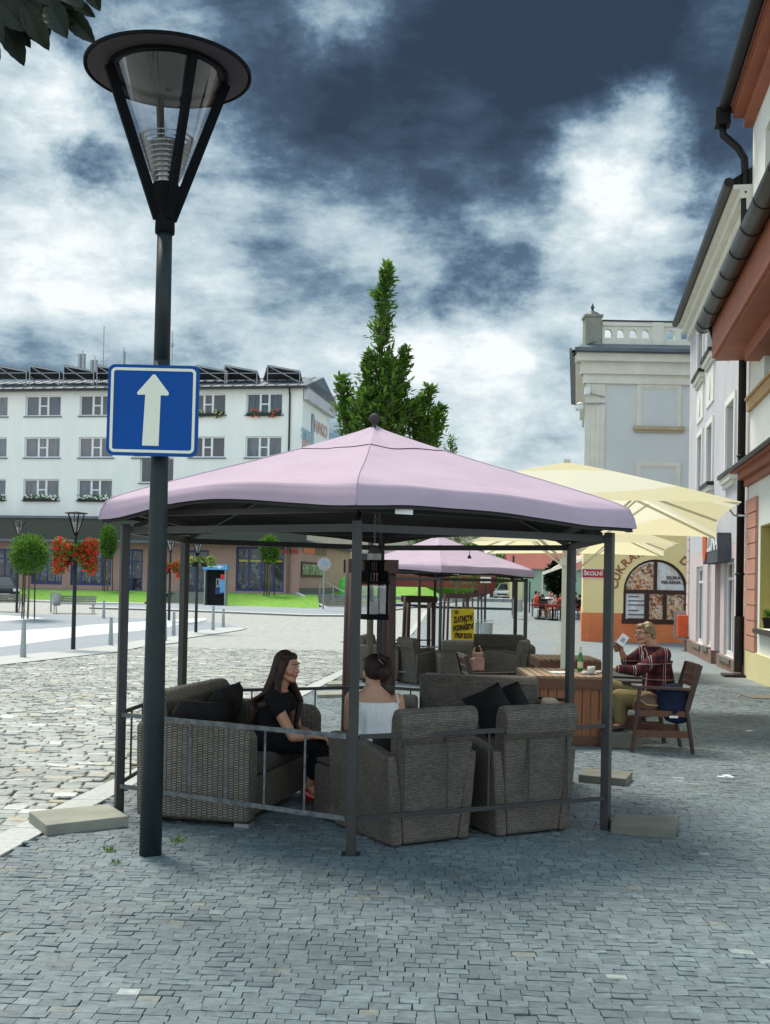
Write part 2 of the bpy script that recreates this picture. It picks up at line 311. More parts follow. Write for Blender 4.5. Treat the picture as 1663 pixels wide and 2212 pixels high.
M['drain'] = mat('rusted_iron_cover', (.14, .125, .10), (.09, .08, .065), 12, .7, bump=.4)
M['weed'] = mat_leaf('weed_leaf', (.12, .24, .03), (.06, .14, .02))

def mat_poster(name, cols, sc=10):
    m = bpy.data.materials.new(name); m.use_nodes = True; t, b = nodes(m)
    tcn = t.nodes.new('ShaderNodeTexCoord'); v = t.nodes.new('ShaderNodeTexVoronoi'); v.inputs['Scale'].default_value = sc
    nz = t.nodes.new('ShaderNodeTexNoise'); nz.inputs['Scale'].default_value = sc * .7; t.links.new(tcn.outputs['Object'], nz.inputs['Vector'])
    vs = t.nodes.new('ShaderNodeVectorMath'); vs.operation = 'MULTIPLY_ADD'; t.links.new(nz.outputs['Color'], vs.inputs[0]); vs.inputs[1].default_value = (.3 / sc * 4,) * 3; t.links.new(tcn.outputs['Object'], vs.inputs[2])
    t.links.new(vs.outputs[0], v.inputs['Vector'])
    s = t.nodes.new('ShaderNodeSeparateColor'); t.links.new(v.outputs['Color'], s.inputs[0])
    ad = t.nodes.new('ShaderNodeMath'); ad.operation = 'MULTIPLY_ADD'; t.links.new(v.outputs['Distance'], ad.inputs[0]); ad.inputs[1].default_value = .5; t.links.new(s.outputs[0], ad.inputs[2])
    rp = t.nodes.new('ShaderNodeValToRGB'); rp.color_ramp.interpolation = 'LINEAR'; t.links.new(ad.outputs[0], rp.inputs[0])
    e = rp.color_ramp.elements; e[0].color = (*cols[0], 1); e[1].position = 1; e[1].color = (*cols[-1], 1)
    for i, c in enumerate(cols[1:-1]): x = e.new((i + 1) / (len(cols) - 1)); x.color = (*c, 1)
    t.links.new(rp.outputs[0], b.inputs['Base Color']); b.inputs['Roughness'].default_value = .35
    return m
M['pastry'] = mat_poster('pastry_poster', [(.55, .12, .04), (.75, .45, .12), (.45, .08, .03), (.72, .60, .42), (.62, .25, .10), (.80, .75, .62), (.25, .10, .05)], 9)
M['listing'] = mat_poster('pale_price_poster', [(.62, .68, .70), (.70, .74, .75), (.66, .55, .50), (.74, .77, .78)], 4)
M['shop'] = mat_poster('shop_goods', [(.02, .02, .025), (.06, .07, .06), (.10, .10, .06), (.03, .04, .05), (.28, .32, .33), (.05, .035, .025), (.13, .05, .03), (.02, .03, .04)], 2.2)
M['books'] = mat_poster('green_striped_display', [(.03, .03, .02), (.18, .32, .12), (.04, .05, .03), (.30, .40, .20)], 3.5)

def mat_plaid():
    m = bpy.data.materials.new('dark_red_plaid_shirt'); m.use_nodes = True; t, b = nodes(m)
    tcn = t.nodes.new('ShaderNodeTexCoord')
    def band(axis, per, w, off=0):
        s = t.nodes.new('ShaderNodeSeparateXYZ'); t.links.new(tcn.outputs['Object'], s.inputs[0])
        a = t.nodes.new('ShaderNodeMath'); a.operation = 'MULTIPLY_ADD'; t.links.new(s.outputs[axis], a.inputs[0]); a.inputs[1].default_value = 1 / per; a.inputs[2].default_value = off + 40
        f = t.nodes.new('ShaderNodeMath'); f.operation = 'FRACT'; t.links.new(a.outputs[0], f.inputs[0])
        l = t.nodes.new('ShaderNodeMath'); l.operation = 'LESS_THAN'; t.links.new(f.outputs[0], l.inputs[0]); l.inputs[1].default_value = w
        return l.outputs[0]
    def mixc(f, c_in, col):
        x = t.nodes.new('ShaderNodeMix'); x.data_type = 'RGBA'
        sc = t.nodes.new('ShaderNodeMath'); sc.operation = 'MULTIPLY'; t.links.new(f, sc.inputs[0]); sc.inputs[1].default_value = .62
        t.links.new(sc.outputs[0], x.inputs[0])
        if isinstance(c_in, tuple): x.inputs[6].default_value = (*c_in, 1)
        else: t.links.new(c_in, x.inputs[6])
        x.inputs[7].default_value = (*col, 1); return x.outputs[2]
    c = mixc(band(0, .085, .45), (.085, .012, .014), (.012, .006, .010))
    c = mixc(band(2, .085, .45), c, (.012, .006, .010))
    c = mixc(band(0, .17, .05, .3), c, (.50, .38, .36))
    c = mixc(band(0, .17, .03, .42), c, (.50, .38, .36))
    c = mixc(band(2, .17, .05, .3), c, (.40, .26, .24))
    t.links.new(c, b.inputs['Base Color']); b.inputs['Roughness'].default_value = .9; b.inputs['Specular IOR Level'].default_value = .2
    return m
M['plaid'] = mat_plaid()

# canvas of the cream parasols lets light through and has a faint lighter swirl print
def mat_parasol():
    m = bpy.data.materials.new('cream_printed_canvas'); m.use_nodes = True; t, b = nodes(m)
    tcn = t.nodes.new('ShaderNodeTexCoord'); w = t.nodes.new('ShaderNodeTexWave'); w.wave_type = 'RINGS'; w.inputs['Scale'].default_value = .55; w.inputs['Distortion'].default_value = 5; w.inputs['Detail'].default_value = 1; w.inputs['Detail Scale'].default_value = .45
    t.links.new(tcn.outputs['Object'], w.inputs['Vector'])
    rp = t.nodes.new('ShaderNodeValToRGB'); t.links.new(w.outputs['Fac'], rp.inputs[0]); rp.color_ramp.elements[0].position = .70; rp.color_ramp.elements[1].position = .74
    rp.color_ramp.elements[0].color = (.82, .75, .50, 1); rp.color_ramp.elements[1].color = (.88, .85, .70, 1)
    t.links.new(rp.outputs[0], b.inputs['Base Color']); b.inputs['Roughness'].default_value = .9; b.inputs['Specular IOR Level'].default_value = .15
    tr = t.nodes.new('ShaderNodeBsdfTranslucent'); t.links.new(rp.outputs[0], tr.inputs[0])
    mxx = t.nodes.new('ShaderNodeMixShader'); mxx.inputs[0].default_value = .5
    o = t.nodes['Material Output']; t.links.new(b.outputs[0], mxx.inputs[1]); t.links.new(tr.outputs[0], mxx.inputs[2]); t.links.new(mxx.outputs[0], o.inputs[0])
    return m
M['parasol'] = mat_parasol(); M['sill_tan'] = mat('tan_sill', (.46, .37, .24), None, 3, .8); M['faded_blue'] = mat('faded_blue_letters', (.30, .50, .58), None, 3, .8); M['faded_red'] = mat('faded_red_letters', (.62, .40, .36), None, 3, .8)

# ---------------------------------------------------------------- mesh helpers
class MB:
    def __init__(s): s.v = []; s.f = []; s.rnd = None
    def add(s, vs, fs):
        n = len(s.v); s.v += [Vector(x) for x in vs]; s.f += [tuple(i + n for i in f) for f in fs]; return s
    def box(s, c, size, rot=0, m=None):
        hx, hy, hz = (x / 2 for x in size)
        vs = [Vector((x, y, z)) for x in (-hx, hx) for y in (-hy, hy) for z in (-hz, hz)]
        mm = m if m is not None else Matrix.Rotation(rot, 3, 'Z')
        vs = [mm @ v + Vector(c) for v in vs]
        return s.add(vs, [(0, 1, 3, 2), (4, 6, 7, 5), (0, 4, 5, 1), (2, 3, 7, 6), (0, 2, 6, 4), (1, 5, 7, 3)])
    def bar(s, a, b, w, h=None, up=(0, 0, 1)):
        a, b = Vector(a), Vector(b); h = h or w; d = b - a; l = d.length
        if l < 1e-6: return s
        d.normalize(); u = Vector(up)
        if abs(d.dot(u)) > .98: u = Vector((1, 0, 0)) if abs(d.x) < .9 else Vector((0, 1, 0))
        x = d.cross(u).normalized(); y = x.cross(d).normalized()
        m = Matrix((x, d, y)).transposed()
        return s.box((a + b) / 2, (w, l, h), m=m)
    def rings(s, rs, cap=True, closed=False):
        """rs: list of rings (lists of points, same length)"""
        n = len(rs[0]); b0 = len(s.v)
        for r in rs: s.v += [Vector(p) for p in r]
        for i in range(len(rs) - 1 + (1 if closed else 0)):
            a = b0 + i * n; b = b0 + ((i + 1) % len(rs)) * n
            for j in range(n):
                k = (j + 1) % n; s.f.append((a + j, a + k, b + k, b + j))
        if cap and not closed:
            s.f.append(tuple(b0 + j for j in reversed(range(n)))); s.f.append(tuple(b0 + (len(rs) - 1) * n + j for j in range(n)))
        return s
    def tube(s, pts, r, seg=12, cap=True):
        pts = [Vector(p) for p in pts]; rr = r if isinstance(r, (list, tuple)) else [r] * len(pts)
        rs = []; px = None
        for i, p in enumerate(pts):
            d = (pts[min(i + 1, len(pts) - 1)] - pts[max(i - 1, 0)]).normalized()
            if px is None: px = d.orthogonal().normalized()
            px = (px - d * px.dot(d)).normalized(); py = d.cross(px)
            rs.append([p + (px * math.cos(a) + py * math.sin(a)) * rr[i] for a in (2 * math.pi * j / seg for j in range(seg))])
        return s.rings(rs, cap)
    def lathe(s, c, prof, seg=24, cap=True):
        c = Vector(c)
        return s.rings([[c + Vector((r * math.cos(a), r * math.sin(a), z)) for a in (2 * math.pi * j / seg for j in range(seg))] for r, z in prof], cap)
    def prism(s, poly, fn, t0, t1):
        """poly: 2d points; fn(u,v,t)->3d"""
        n = len(poly); vs = [fn(u, v, t0) for u, v in poly] + [fn(u, v, t1) for u, v in poly]
        fs = [tuple(range(n)), tuple(reversed(range(n, 2 * n)))] + [(j, j + n, (j + 1) % n + n, (j + 1) % n) for j in range(n)]
        return s.add(vs, fs)
    def sphere(s, c, r, seg=12, rg=8, sc=(1, 1, 1)):
        return s.rings([[Vector(c) + Vector((math.cos(a) * math.sin(t) * r * sc[0], math.sin(a) * math.sin(t) * r * sc[1], -math.cos(t) * r * sc[2])) for a in (2 * math.pi * j / seg for j in range(seg))] for t in (math.pi * max(.02, min(.98, i / rg)) for i in range(rg + 1))])
    def build(s, name, m, parent=None, smooth=False, bevel=0, uv=False, world=True, fixn=True, seg=2):
        me = bpy.data.meshes.new(name); vs = s.v
        o = bpy.data.objects.new(name, me); COL.objects.link(o)
        if parent is not None:
            o.parent = parent
            if world:
                inv = ROOTM[parent.name].inverted(); vs = [inv @ v for v in vs]
        elif getattr(s, 'origin', None) is not None:
            vs = [v - s.origin for v in vs]; o.location = s.origin
        me.from_pydata([tuple(v) for v in vs], [], s.f)
        if s.rnd is not None:
            at = me.attributes.new('rnd', 'FLOAT', 'POINT'); at.data.foreach_set('value', s.rnd)
        if fixn:
            bm = bmesh.new(); bm.from_mesh(me); bmesh.ops.recalc_face_normals(bm, faces=bm.faces); bm.to_mesh(me); bm.free()
        ms = m if isinstance(m, list) else [m]
        for x in ms: me.materials.append(x)
        if smooth: me.shade_smooth()
        if uv: boxuv(me)
        if bevel:
            b = o.modifiers.new('bevel', 'BEVEL'); b.width = bevel; b.segments = seg; b.limit_method = 'ANGLE'; b.angle_limit = R(35)
        ROOTM[o.name] = (ROOTM[parent.name] if parent is not None else Matrix.Translation(o.location))
        return o
ROOTM = {}
def boxuv(me):
    uvl = me.uv_layers.new(name='UVMap')
    for p in me.polygons:
        n = p.normal; ax = max(range(3), key=lambda i: abs(n[i]))
        for li in p.loop_indices:
            c = me.vertices[me.loops[li].vertex_index].co
            uvl.data[li].uv = (c.y, c.z) if ax == 0 else (c.x, c.z) if ax == 1 else (c.x, c.y)
def tag(o, label, cat, group=None, kind=None):
    if label: o['label'] = label
    if cat: o['category'] = cat
    if group: o['group'] = group
    if kind: o['kind'] = kind
    return o
def thing(name, label, cat, loc=(0, 0, 0), rz=0, group=None):
    o = bpy.data.objects.new(name, None); COL.objects.link(o); o.location = loc; o.rotation_euler = (0, 0, rz)
    o.empty_display_size = .2
    ROOTM[o.name] = Matrix.Translation(Vector(loc)) @ Matrix.Rotation(rz, 4, 'Z')
    return tag(o, label, cat, group)
def struct(o): o['kind'] = 'structure'; return o
def copy_tree(src, loc, rz, label, group=None, scale=None):
    r = src.copy(); COL.objects.link(r); r.location = loc; r.rotation_euler = (0, 0, rz); r['label'] = label
    if scale: r.scale = scale
    if group: r['group'] = group
    def rec(a, b):
        for ch in [x for x in bpy.data.objects if x.parent == a]:
            c = ch.copy(); COL.objects.link(c); c.parent = b; rec(ch, c)
    rec(src, r); return r
def text_mesh(name, body, size, m, mtx, parent=None, extrude=.004, spacing=1.0, bold=0.0, xs=1.0, align='CENTER'):
    cu = bpy.data.curves.new(name, 'FONT'); cu.body = body; cu.size = size; cu.extrude = extrude; cu.align_x = align; cu.align_y = 'CENTER'; cu.space_character = spacing; cu.offset = bold
    tmp = bpy.data.objects.new('tmp', cu); COL.objects.link(tmp)
    bpy.context.view_layer.update()
    me = bpy.data.meshes.new_from_object(tmp.evaluated_get(bpy.context.evaluated_depsgraph_get()))
    bpy.data.objects.remove(tmp, do_unlink=True); bpy.data.curves.remove(cu)
    o = bpy.data.objects.new(name, me); COL.objects.link(o); me.materials.clear(); me.materials.append(m); me.name = name
    mm = mtx @ Matrix.Diagonal((xs, 1, 1, 1))
    if parent is not None:
        o.parent = parent; mm = ROOTM[parent.name].inverted() @ mm
        me.transform(mm)
    else:
        me.transform(mm.to_3x3().to_4x4()); o.location = mm.translation
    ROOTM[o.name] = ROOTM[parent.name] if parent is not None else Matrix.Translation(o.location)
    return o
def face_mtx(pos, right, up=(0, 0, 1)):
    r = Vector(right).normalized(); u = Vector(up).normalized(); n = r.cross(u)
    return Matrix.Translation(Vector(pos)) @ Matrix((r, u, n)).transposed().to_4x4()

# ---------------------------------------------------------------- ground
def clip(poly, axis_y, keep_above):
    out = []
    for i, a in enumerate(poly):
        b = poly[(i + 1) % len(poly)]
        ia = (a[1] >= axis_y) == keep_above or a[1] == axis_y; ib = (b[1] >= axis_y) == keep_above or b[1] == axis_y
        if ia: out.append(a)
        if ia != ib:
            t = (axis_y - a[1]) / (b[1] - a[1]); out.append((a[0] + (b[0] - a[0]) * t, axis_y))
    return out
def sheet(name, poly, dz, m, kind='structure', thick=0):
    mb = MB(); ys = [y for y, z in GZ]
    for a, b in zip(ys, ys[1:]):
        p = clip([tuple(q[:2]) for q in poly], a, True)
        if len(p) > 2: p = clip(p, b, False)
        if len(p) < 3: continue
        mb.add([(x, y, zg(y) + dz) for x, y in p], [tuple(range(len(p)))])
        if thick: mb.add([(x, y, zg(y) + dz - (thick if k else 0)) for k in (0, 1) for x, y in p], [(j, (j + 1) % len(p), (j + 1) % len(p) + len(p), j + len(p)) for j in range(len(p))])
    o = mb.build(name, m, fixn=False)
    me = o.data
    bm = bmesh.new(); bm.from_mesh(me)
    for f in bm.faces:
        if abs(f.normal.z) > .5 and f.normal.z < 0: f.normal_flip()
    bm.to_mesh(me); bm.free()
    if kind: o['kind'] = kind
    return o
KA, KB = G(0, 1823), G(642, 1500)          # kerb line between cobbled street and sett pavement
kd = Vector((KB.x - KA.x, KB.y - KA.y)).normalized()
def kx(y, off=0): return KA.x + kd.x / kd.y * (y - KA.y) + off
sheet('ground', [(-900, -300), (900, -300), (900, 2500), (-900, 2500)], -.03, M['earth'])
sheet('street_bed', [(-60, -5), (kx(-5), -5), (kx(75), 75), (-60, 75)], -.024, M['joint2'])
sheet('cobbled_street', [(-70, 33.0), (kx(33), 33.0), (kx(70), 70), (-70, 70)], -.016, M['cobble_far'])
sheet('pavement_bed', [(kx(-5), -5), (14, -5), (14, 21.1), (kx(21.1), 21.1)], -.016, M['joint'])
sheet('pavement', [(kx(21.0, .1), 21.0), (40, 21.0), (40, 76), (kx(76, .1), 76)], -.008, M['setts_far'])
kmb = MB()
y = -3
while y < 70:
    l = 1.0 if y < 20 else 4
    a, b = y + .006, y + l - .006
    vs = []
    for (yy) in (a, b):
        for off in (-.12, .12):
            for dz in (-.05, .006): vs.append((kx(yy, off), yy, zg(yy) + dz))
    kmb.add(vs, [(1, 3, 7, 5), (0, 1, 5, 4), (2, 6, 7, 3), (0, 2, 3, 1), (4, 5, 7, 6)]); y += l
struct(kmb.build('kerb', M['kerb'], bevel=.006))
sheet('street_side', [(-70, -5), (-2.9, -5), (-2.9, 3.3), (-13.6, 33), (-70, 33)], -.0165, M['cobble_far'])
sheet('pavement_side', [(14, -5), (14, 21.0), (9.3, 21.0), (2.9, 3.3), (2.9, -5)], -.0085, M['setts_far'])

def stones(name, inside, x0, x1, y0, y1, sx, sy, gap, hgt, m, rot=0, jit=.18, rag=.01, dome=.0, rough=.004, ins=.93, deep=.014):
    mb = MB(); mb.rnd = []; yy = y0; row = 0; ca, sa = math.cos(rot), math.sin(rot)
    while yy < y1:
        h = sy * random.uniform(.85, 1.15); xx = x0 + random.uniform(0, sx)
        while xx < x1:
            w = sx * random.uniform(1 - jit * 1.6, 1 + jit * 1.6)
            cx, cy = xx + w / 2, yy + h / 2
            X, Y = cx * ca - cy * sa, cx * sa + cy * ca
            if inside(X, Y):
                g = gap; bz = zg(Y); lift = random.gauss(0, rough); tx, ty = random.gauss(0, rough * .8), random.gauss(0, rough * .8)
                out = []; inn = []
                for (a, b) in ((-1, -1), (1, -1), (1, 1), (-1, 1)):
                    px_ = cx + a * (w / 2 - g) + random.uniform(-rag, rag); py_ = cy + b * (h / 2 - g) + random.uniform(-rag, rag)
                    qx, qy = cx + (px_ - cx) * ins, cy + (py_ - cy) * ins
                    out.append((px_ * ca - py_ * sa, px_ * sa + py_ * ca, bz - deep))
                    z = hgt + lift + a * tx + b * ty
                    inn.append((qx * ca - qy * sa, qx * sa + qy * ca, bz + z))
                mid = [((o_[0] * .45 + i_[0] * .55), (o_[1] * .45 + i_[1] * .55), i_[2] - .35 * dome - .0025) for o_, i_ in zip(out, inn)]
                n = len(mb.v); mb.v += [Vector(p) for p in out + mid + inn]; 
                for j in range(4):
                    k = (j + 1) % 4; mb.f.append((n + j, n + k, n + 4 + k, n + 4 + j)); mb.f.append((n + 4 + j, n + 4 + k, n + 8 + k, n + 8 + j))
                if dome:
                    mb.v.append(Vector(((cx * ca - cy * sa), (cx * sa + cy * ca), bz + hgt + lift + dome)))
                    for j in range(4): mb.f.append((n + 8 + j, n + 8 + (j + 1) % 4, n + 12))
                    c = 13
                else:
                    mb.f.append((n + 8, n + 9, n + 10, n + 11)); c = 12
                r_ = random.random(); mb.rnd += [r_] * c
            xx += w
        yy += h; row += 1
    return struct(mb.build(name, m, fixn=False))
PLZ = [G(*q) for q in ((-90, 1446), (0, 1437), (254, 1408), (309, 1397), (383, 1388), (409, 1377), (473, 1368), (533, 1357), (480, 1346), (354, 1337), (195, 1330), (0, 1324), (-90, 1321))]
def in_plaza(X, Y):
    c = False; n = len(PLZ)
    for i in range(n):
        a, b = PLZ[i], PLZ[(i + 1) % n]
        if (a.y > Y) != (b.y > Y) and X < (b.x - a.x) * (Y - a.y) / (b.y - a.y) + a.x: c = not c
    return c
def in_view(X, Y, mg=1.6): return Y > 3.2 and -(.36 * Y + mg) < X < .36 * Y + mg
stones('sett_pavement', lambda X, Y: in_view(X, Y) and X > kx(Y, .15) and Y < 21.0, -10, 10, 2.6, 22, .084, .058, .0005, .004, M['setts'], rot=R(-2), rag=.0024, rough=.0013, ins=.965, deep=.008)
stones('cobbles', lambda X, Y: in_view(X, Y) and X < kx(Y, -.15) and Y < 33.0 and not in_plaza(X, Y), -16, 6, 4, 35, .195, .13, .004, .0, M['cobble'], rot=R(3), rag=.012, dome=.003, rough=.0035, ins=.88)
# ---------------------------------------------------------------- wall planes
class Plane:
    def __init__(s, o, d, n): s.o = Vector(o); s.d = Vector(d).normalized(); s.n = Vector(n).normalized()
    def p(s, a, z, o=0): q = s.o + s.d * a + s.n * o; return Vector((q.x, q.y, z))
    def px(s, x, y, o=0):
        r = ray(x, y); q = s.o + s.n * o; t = (q - EYE).dot(s.n) / r.dot(s.n); h = EYE + r * t
        return (h - q).dot(s.d), h.z
    def box(s, mb, a0, a1, z0, z1, o0, o1):
        vs = [s.p(a, z, o) for a in (a0, a1) for o in (o0, o1) for z in (z0, z1)]
        return mb.add(vs, [(0, 1, 3, 2), (4, 6, 7, 5), (0, 4, 5, 1), (2, 3, 7, 6), (0, 2, 6, 4), (1, 5, 7, 3)])
    def wall(s, mb, a0, a1, z0, z1, holes, depth=.25, o=0):
        xs = sorted({a0, a1, *[h[0] for h in holes], *[h[1] for h in holes]}); zs = sorted({z0, z1, *[h[2] for h in holes], *[h[3] for h in holes]})
        for i in range(len(xs) - 1):
            for j in range(len(zs) - 1):
                cx, cz = (xs[i] + xs[i + 1]) / 2, (zs[j] + zs[j + 1]) / 2
                if any(h[0] < cx < h[1] and h[2] < cz < h[3] for h in holes): continue
                mb.add([s.p(xs[i], zs[j], o), s.p(xs[i + 1], zs[j], o), s.p(xs[i + 1], zs[j + 1], o), s.p(xs[i], zs[j + 1], o)], [(0, 1, 2, 3)])
        for h in holes:
            A = [(h[0], h[2]), (h[1], h[2]), (h[1], h[3]), (h[0], h[3])]
            for k in range(4):
                u, v = A[k], A[(k + 1) % 4]
                mb.add([s.p(*u, o), s.p(*v, o), s.p(*v, o - depth), s.p(*u, o - depth)], [(0, 1, 2, 3)])
        return mb
    def window(s, parent, a0, a1, z0, z1, o, bars=(), hbars=(), fw=.07, fmat=None, back=None, glass=None, sill=None, name='window', bt=.06, backd=.25):
        f = MB(); t = .06
        s.box(f, a0, a0 + fw, z0, z1, o - t, o); s.box(f, a1 - fw, a1, z0, z1, o - t, o)
        s.box(f, a0 + fw, a1 - fw, z0, z0 + fw, o - t, o); s.box(f, a0 + fw, a1 - fw, z1 - fw, z1, o - t, o)
        for b in bars: x = a0 + (a1 - a0) * b; s.box(f, x - bt, x + bt, z0 + fw, z1 - fw, o - t - .002, o - .004)
        for (b0, b1, h) in hbars:
            x0, x1, z = a0 + (a1 - a0) * b0, a0 + (a1 - a0) * b1, z0 + (z1 - z0) * h
            s.box(f, x0, x1, z - bt * .6, z + bt * .6, o - t - .004, o - .006)
        w = f.build(name, fmat or M['white_frame'], parent)
        g = MB().add([s.p(a0, z0, o - .03), s.p(a1, z0, o - .03), s.p(a1, z1, o - .03), s.p(a0, z1, o - .03)], [(0, 1, 2, 3)]).build('pane', glass or M['winglass'], w)
        k = MB().add([s.p(a0, z0, o - backd), s.p(a1, z0, o - backd), s.p(a1, z1, o - backd), s.p(a0, z1, o - backd)], [(0, 1, 2, 3)]).build('interior' if back is None or back == M['dark_in'] else 'curtain', back or M['dark_in'], w)
        if sill: s.box(MB(), 0, 0, 0, 0, 0, 0); q = MB(); s.box(q, a0 - .08, a1 + .08, z0 - .07, z0 - .003, o - .05, sill); q.build('sill', M['roof'], w)
        return w

def leafset(mb, c, dirv, n, ln, wd, spread, rnd=random):
    """n leaves fanned along a twig from c towards dirv"""
    d = Vector(dirv)
    for i in range(n):
        p = Vector(c) + d * ((i + .5) / n)
        dn = d.normalized(); q = Vector((rnd.uniform(-1, 1), rnd.uniform(-1, 1), rnd.uniform(-.6, .8)))
        q = (q - dn * q.dot(dn)).normalized() * spread + dn * .8
        leaf(mb, p, q.normalized(), ln * rnd.uniform(.75, 1.25), wd * rnd.uniform(.8, 1.2), rnd)
def leaf(mb, p, q, ln, wd, rnd=random):
    s = q.cross(Vector((rnd.uniform(-.5, .5), rnd.uniform(-.5, .5), 1))).normalized() * wd / 2; u = s.cross(q).normalized() * wd * .22
    mb.add([p, p + q * ln * .3 + s * .85 + u, p + q * ln * .65 + s * .8 + u * .6, p + q * ln, p + q * ln * .65 - s * .8 + u * .6, p + q * ln * .3 - s * .85 + u, p + q * ln * .5 - u * .3],
           [(0, 1, 2, 6), (6, 2, 3), (0, 6, 5), (5, 6, 4), (6, 3, 4)] if False else [(0, 1, 2, 3, 6), (0, 6, 3, 4, 5)])
def ballcrown(mb, c, rad, n, ln, wd, sc=(1, 1, 1), fill=.55, up=.3):
    for i in range(n):
        v = Vector((random.gauss(0, 1), random.gauss(0, 1), random.gauss(0, 1))).normalized()
        k = random.uniform(fill, 1.0) ** .6 * (1 + .22 * noise.noise(v * 2.6 + Vector(c)) + .10 * noise.noise(v * 7 + Vector(c)))
        p = Vector(c) + Vector((v.x * sc[0], v.y * sc[1], v.z * sc[2])) * rad * k
        if i % 6 == 0: p += v * rad * .06
        q = (v + Vector((random.uniform(-.8, .8), random.uniform(-.8, .8), random.uniform(-.5, .8) + up))).normalized()
        leaf(mb, p, q, ln * random.uniform(.7, 1.3), wd * random.uniform(.7, 1.3))

# ================================================================= APARTMENT BLOCK (far left)
VD = Vector((.171, .985, 0)).normalized()
ac = P(646, 1250, 70); AP = Plane((ac.x, ac.y, 0), (VD.y, -VD.x, 0), (-VD.x, -VD.y, 0))   # s=0 at right corner, negative to the left
AS = Plane((ac.x, ac.y, 0), VD, (VD.y, -VD.x, 0))                                           # right side wall, s away from camera
apt = thing('apartment_block', 'white four storey apartment block with solar collectors on its roof, across the square', 'building', (ac.x - 12, ac.y + 2, .78))
zt = AP.px(640, 835)[1]; zb = AP.px(300, 1120)[1]; z0 = AP.px(300, 1281)[1]
cols = [(-64, 15), (53, 130), (170, 245), (287, 362), (409, 486), (530, 609)]
cols = [(-181, -104)] + cols
rows = [(848, 895), (942, 988), (1036, 1083)]
holes = []
for r_, (ya, yb) in enumerate(rows):
    for c_, (xa, xb) in enumerate(cols):
        if r_ == 2 and xa >= 280: continue
        s0, _ = AP.px(xa, 960); s1, _ = AP.px(xb, 960); zA = AP.px(609, ya)[1]; zB = AP.px(609, yb)[1]
        holes.append((s0, s1, zB, zA, r_, c_))
s0, zA = AP.px(303, 988); s1, zB = AP.px(375, 1043); holes.append((s0, s1, zB, zA, 9, 9))
mb = MB(); sL = -42
AP.wall(mb, sL, 0, zb, zt, [h[:4] for h in holes], .22)
AS.wall(mb, 0, AS.px(706, 960)[0], zb, AS.px(650, 826)[1] , [], .2)
AP.box(mb, sL, -.3, zb, zt - .3, -9, -.6)
mb.build('wall', M['white_wall'], apt)
for (a0, a1, b0, b1, r_, c_) in holes:
    opened = (r_, c_) in ((0, 5),)
    w = AP.window(apt, a0, a1, b0, b1, -.12, bars=(.38, .62) if r_ != 9 else (.5,), hbars=((.38, .62, .5),) if r_ != 9 else (), fw=.09, bt=.07, back=M['dark_in'] if (r_, c_) in ((0, 5), (1, 5), (0, 3), (9, 9)) else M[('curtain', 'curtain2', 'blind', 'curtain', 'dark_in')[(r_ * 7 + c_ * 3) % 5]], sill=.10)
    if (r_, c_) in ((0, 6), (2, 1), (2, 2), (0, 5), (2, 0), (2, 3)) or (r_ == 2 and c_ in (2, 3)):
        red = r_ == 0
        fb = MB(); AP.box(fb, a0 + .1, a1 - .1, b0 - .1, b0 + .10, .0, .2)
        f_ = fb.build('flower_box', M['dark_in'], w)
        lf = MB(); ff = MB()
        for k in range(70 if red else 150):
            p = AP.p(random.uniform(a0 + .05, a1 - .05) if not red else (a0 + .6 if k % 4 < 2 else a1 - .55) + random.gauss(0, .17), b0 + random.uniform(-.02 - .2 * red, .28), random.uniform(.02, .26))
            (lf if k % 2 else ff).add([p, p + AP.d * .09, p + AP.d * .09 + Vector((0, 0, .09)), p + Vector((0, 0, .09))], [(0, 1, 2, 3)])
        lf.build('foliage', M['leaf'], w); ff.build('blossom', M['geran'] if red and c_ == 6 else M['white'] if not red else M['pflower'], w)
# roof: low sheet metal slope, gutter, side fascia, white verge
mb = MB()
sr = AS.px(708, 862)[0]
ov = .5
A = AP.p(sL, zt, ov); B = AP.p(.35, zt, ov); Cc = AP.p(.35, zt + 1.38, -4.2); D = AP.p(sL, zt + 1.38, -4.2); E_ = AP.p(.35, zt, -9.4); F_ = AP.p(sL, zt, -9.4)
mb.add([A, B, Cc, D, E_, F_, A - Vector((0, 0, .12)), B - Vector((0, 0, .12)), E_ - Vector((0, 0, .12)), F_ - Vector((0, 0, .12))], [(0, 1, 2, 3), (3, 2, 4, 5), (6, 7, 1, 0), (7, 8, 4, 2, 1), (6, 9, 8, 7)])
for k in range(60):
    x = sL + k * .72
    if x < 0: mb.bar(AP.p(x, zt + .03, ov), AP.p(x, zt + 1.41, -4.2), .04, .04)
mb.build('roof', M['roof'], apt)
mb = MB(); mb.bar(AP.p(sL, zt - .10, ov + .06), AP.p(.3, zt - .10, ov + .06), .13, .13); q = AP.px(626, 900)[0]
mb.tube([AP.p(q, zt - .1, .3), AP.p(q, zt - .6, .08), AP.p(q, zb, .08)], .06, 8); mb.build('gutter', M['gutter'], apt)
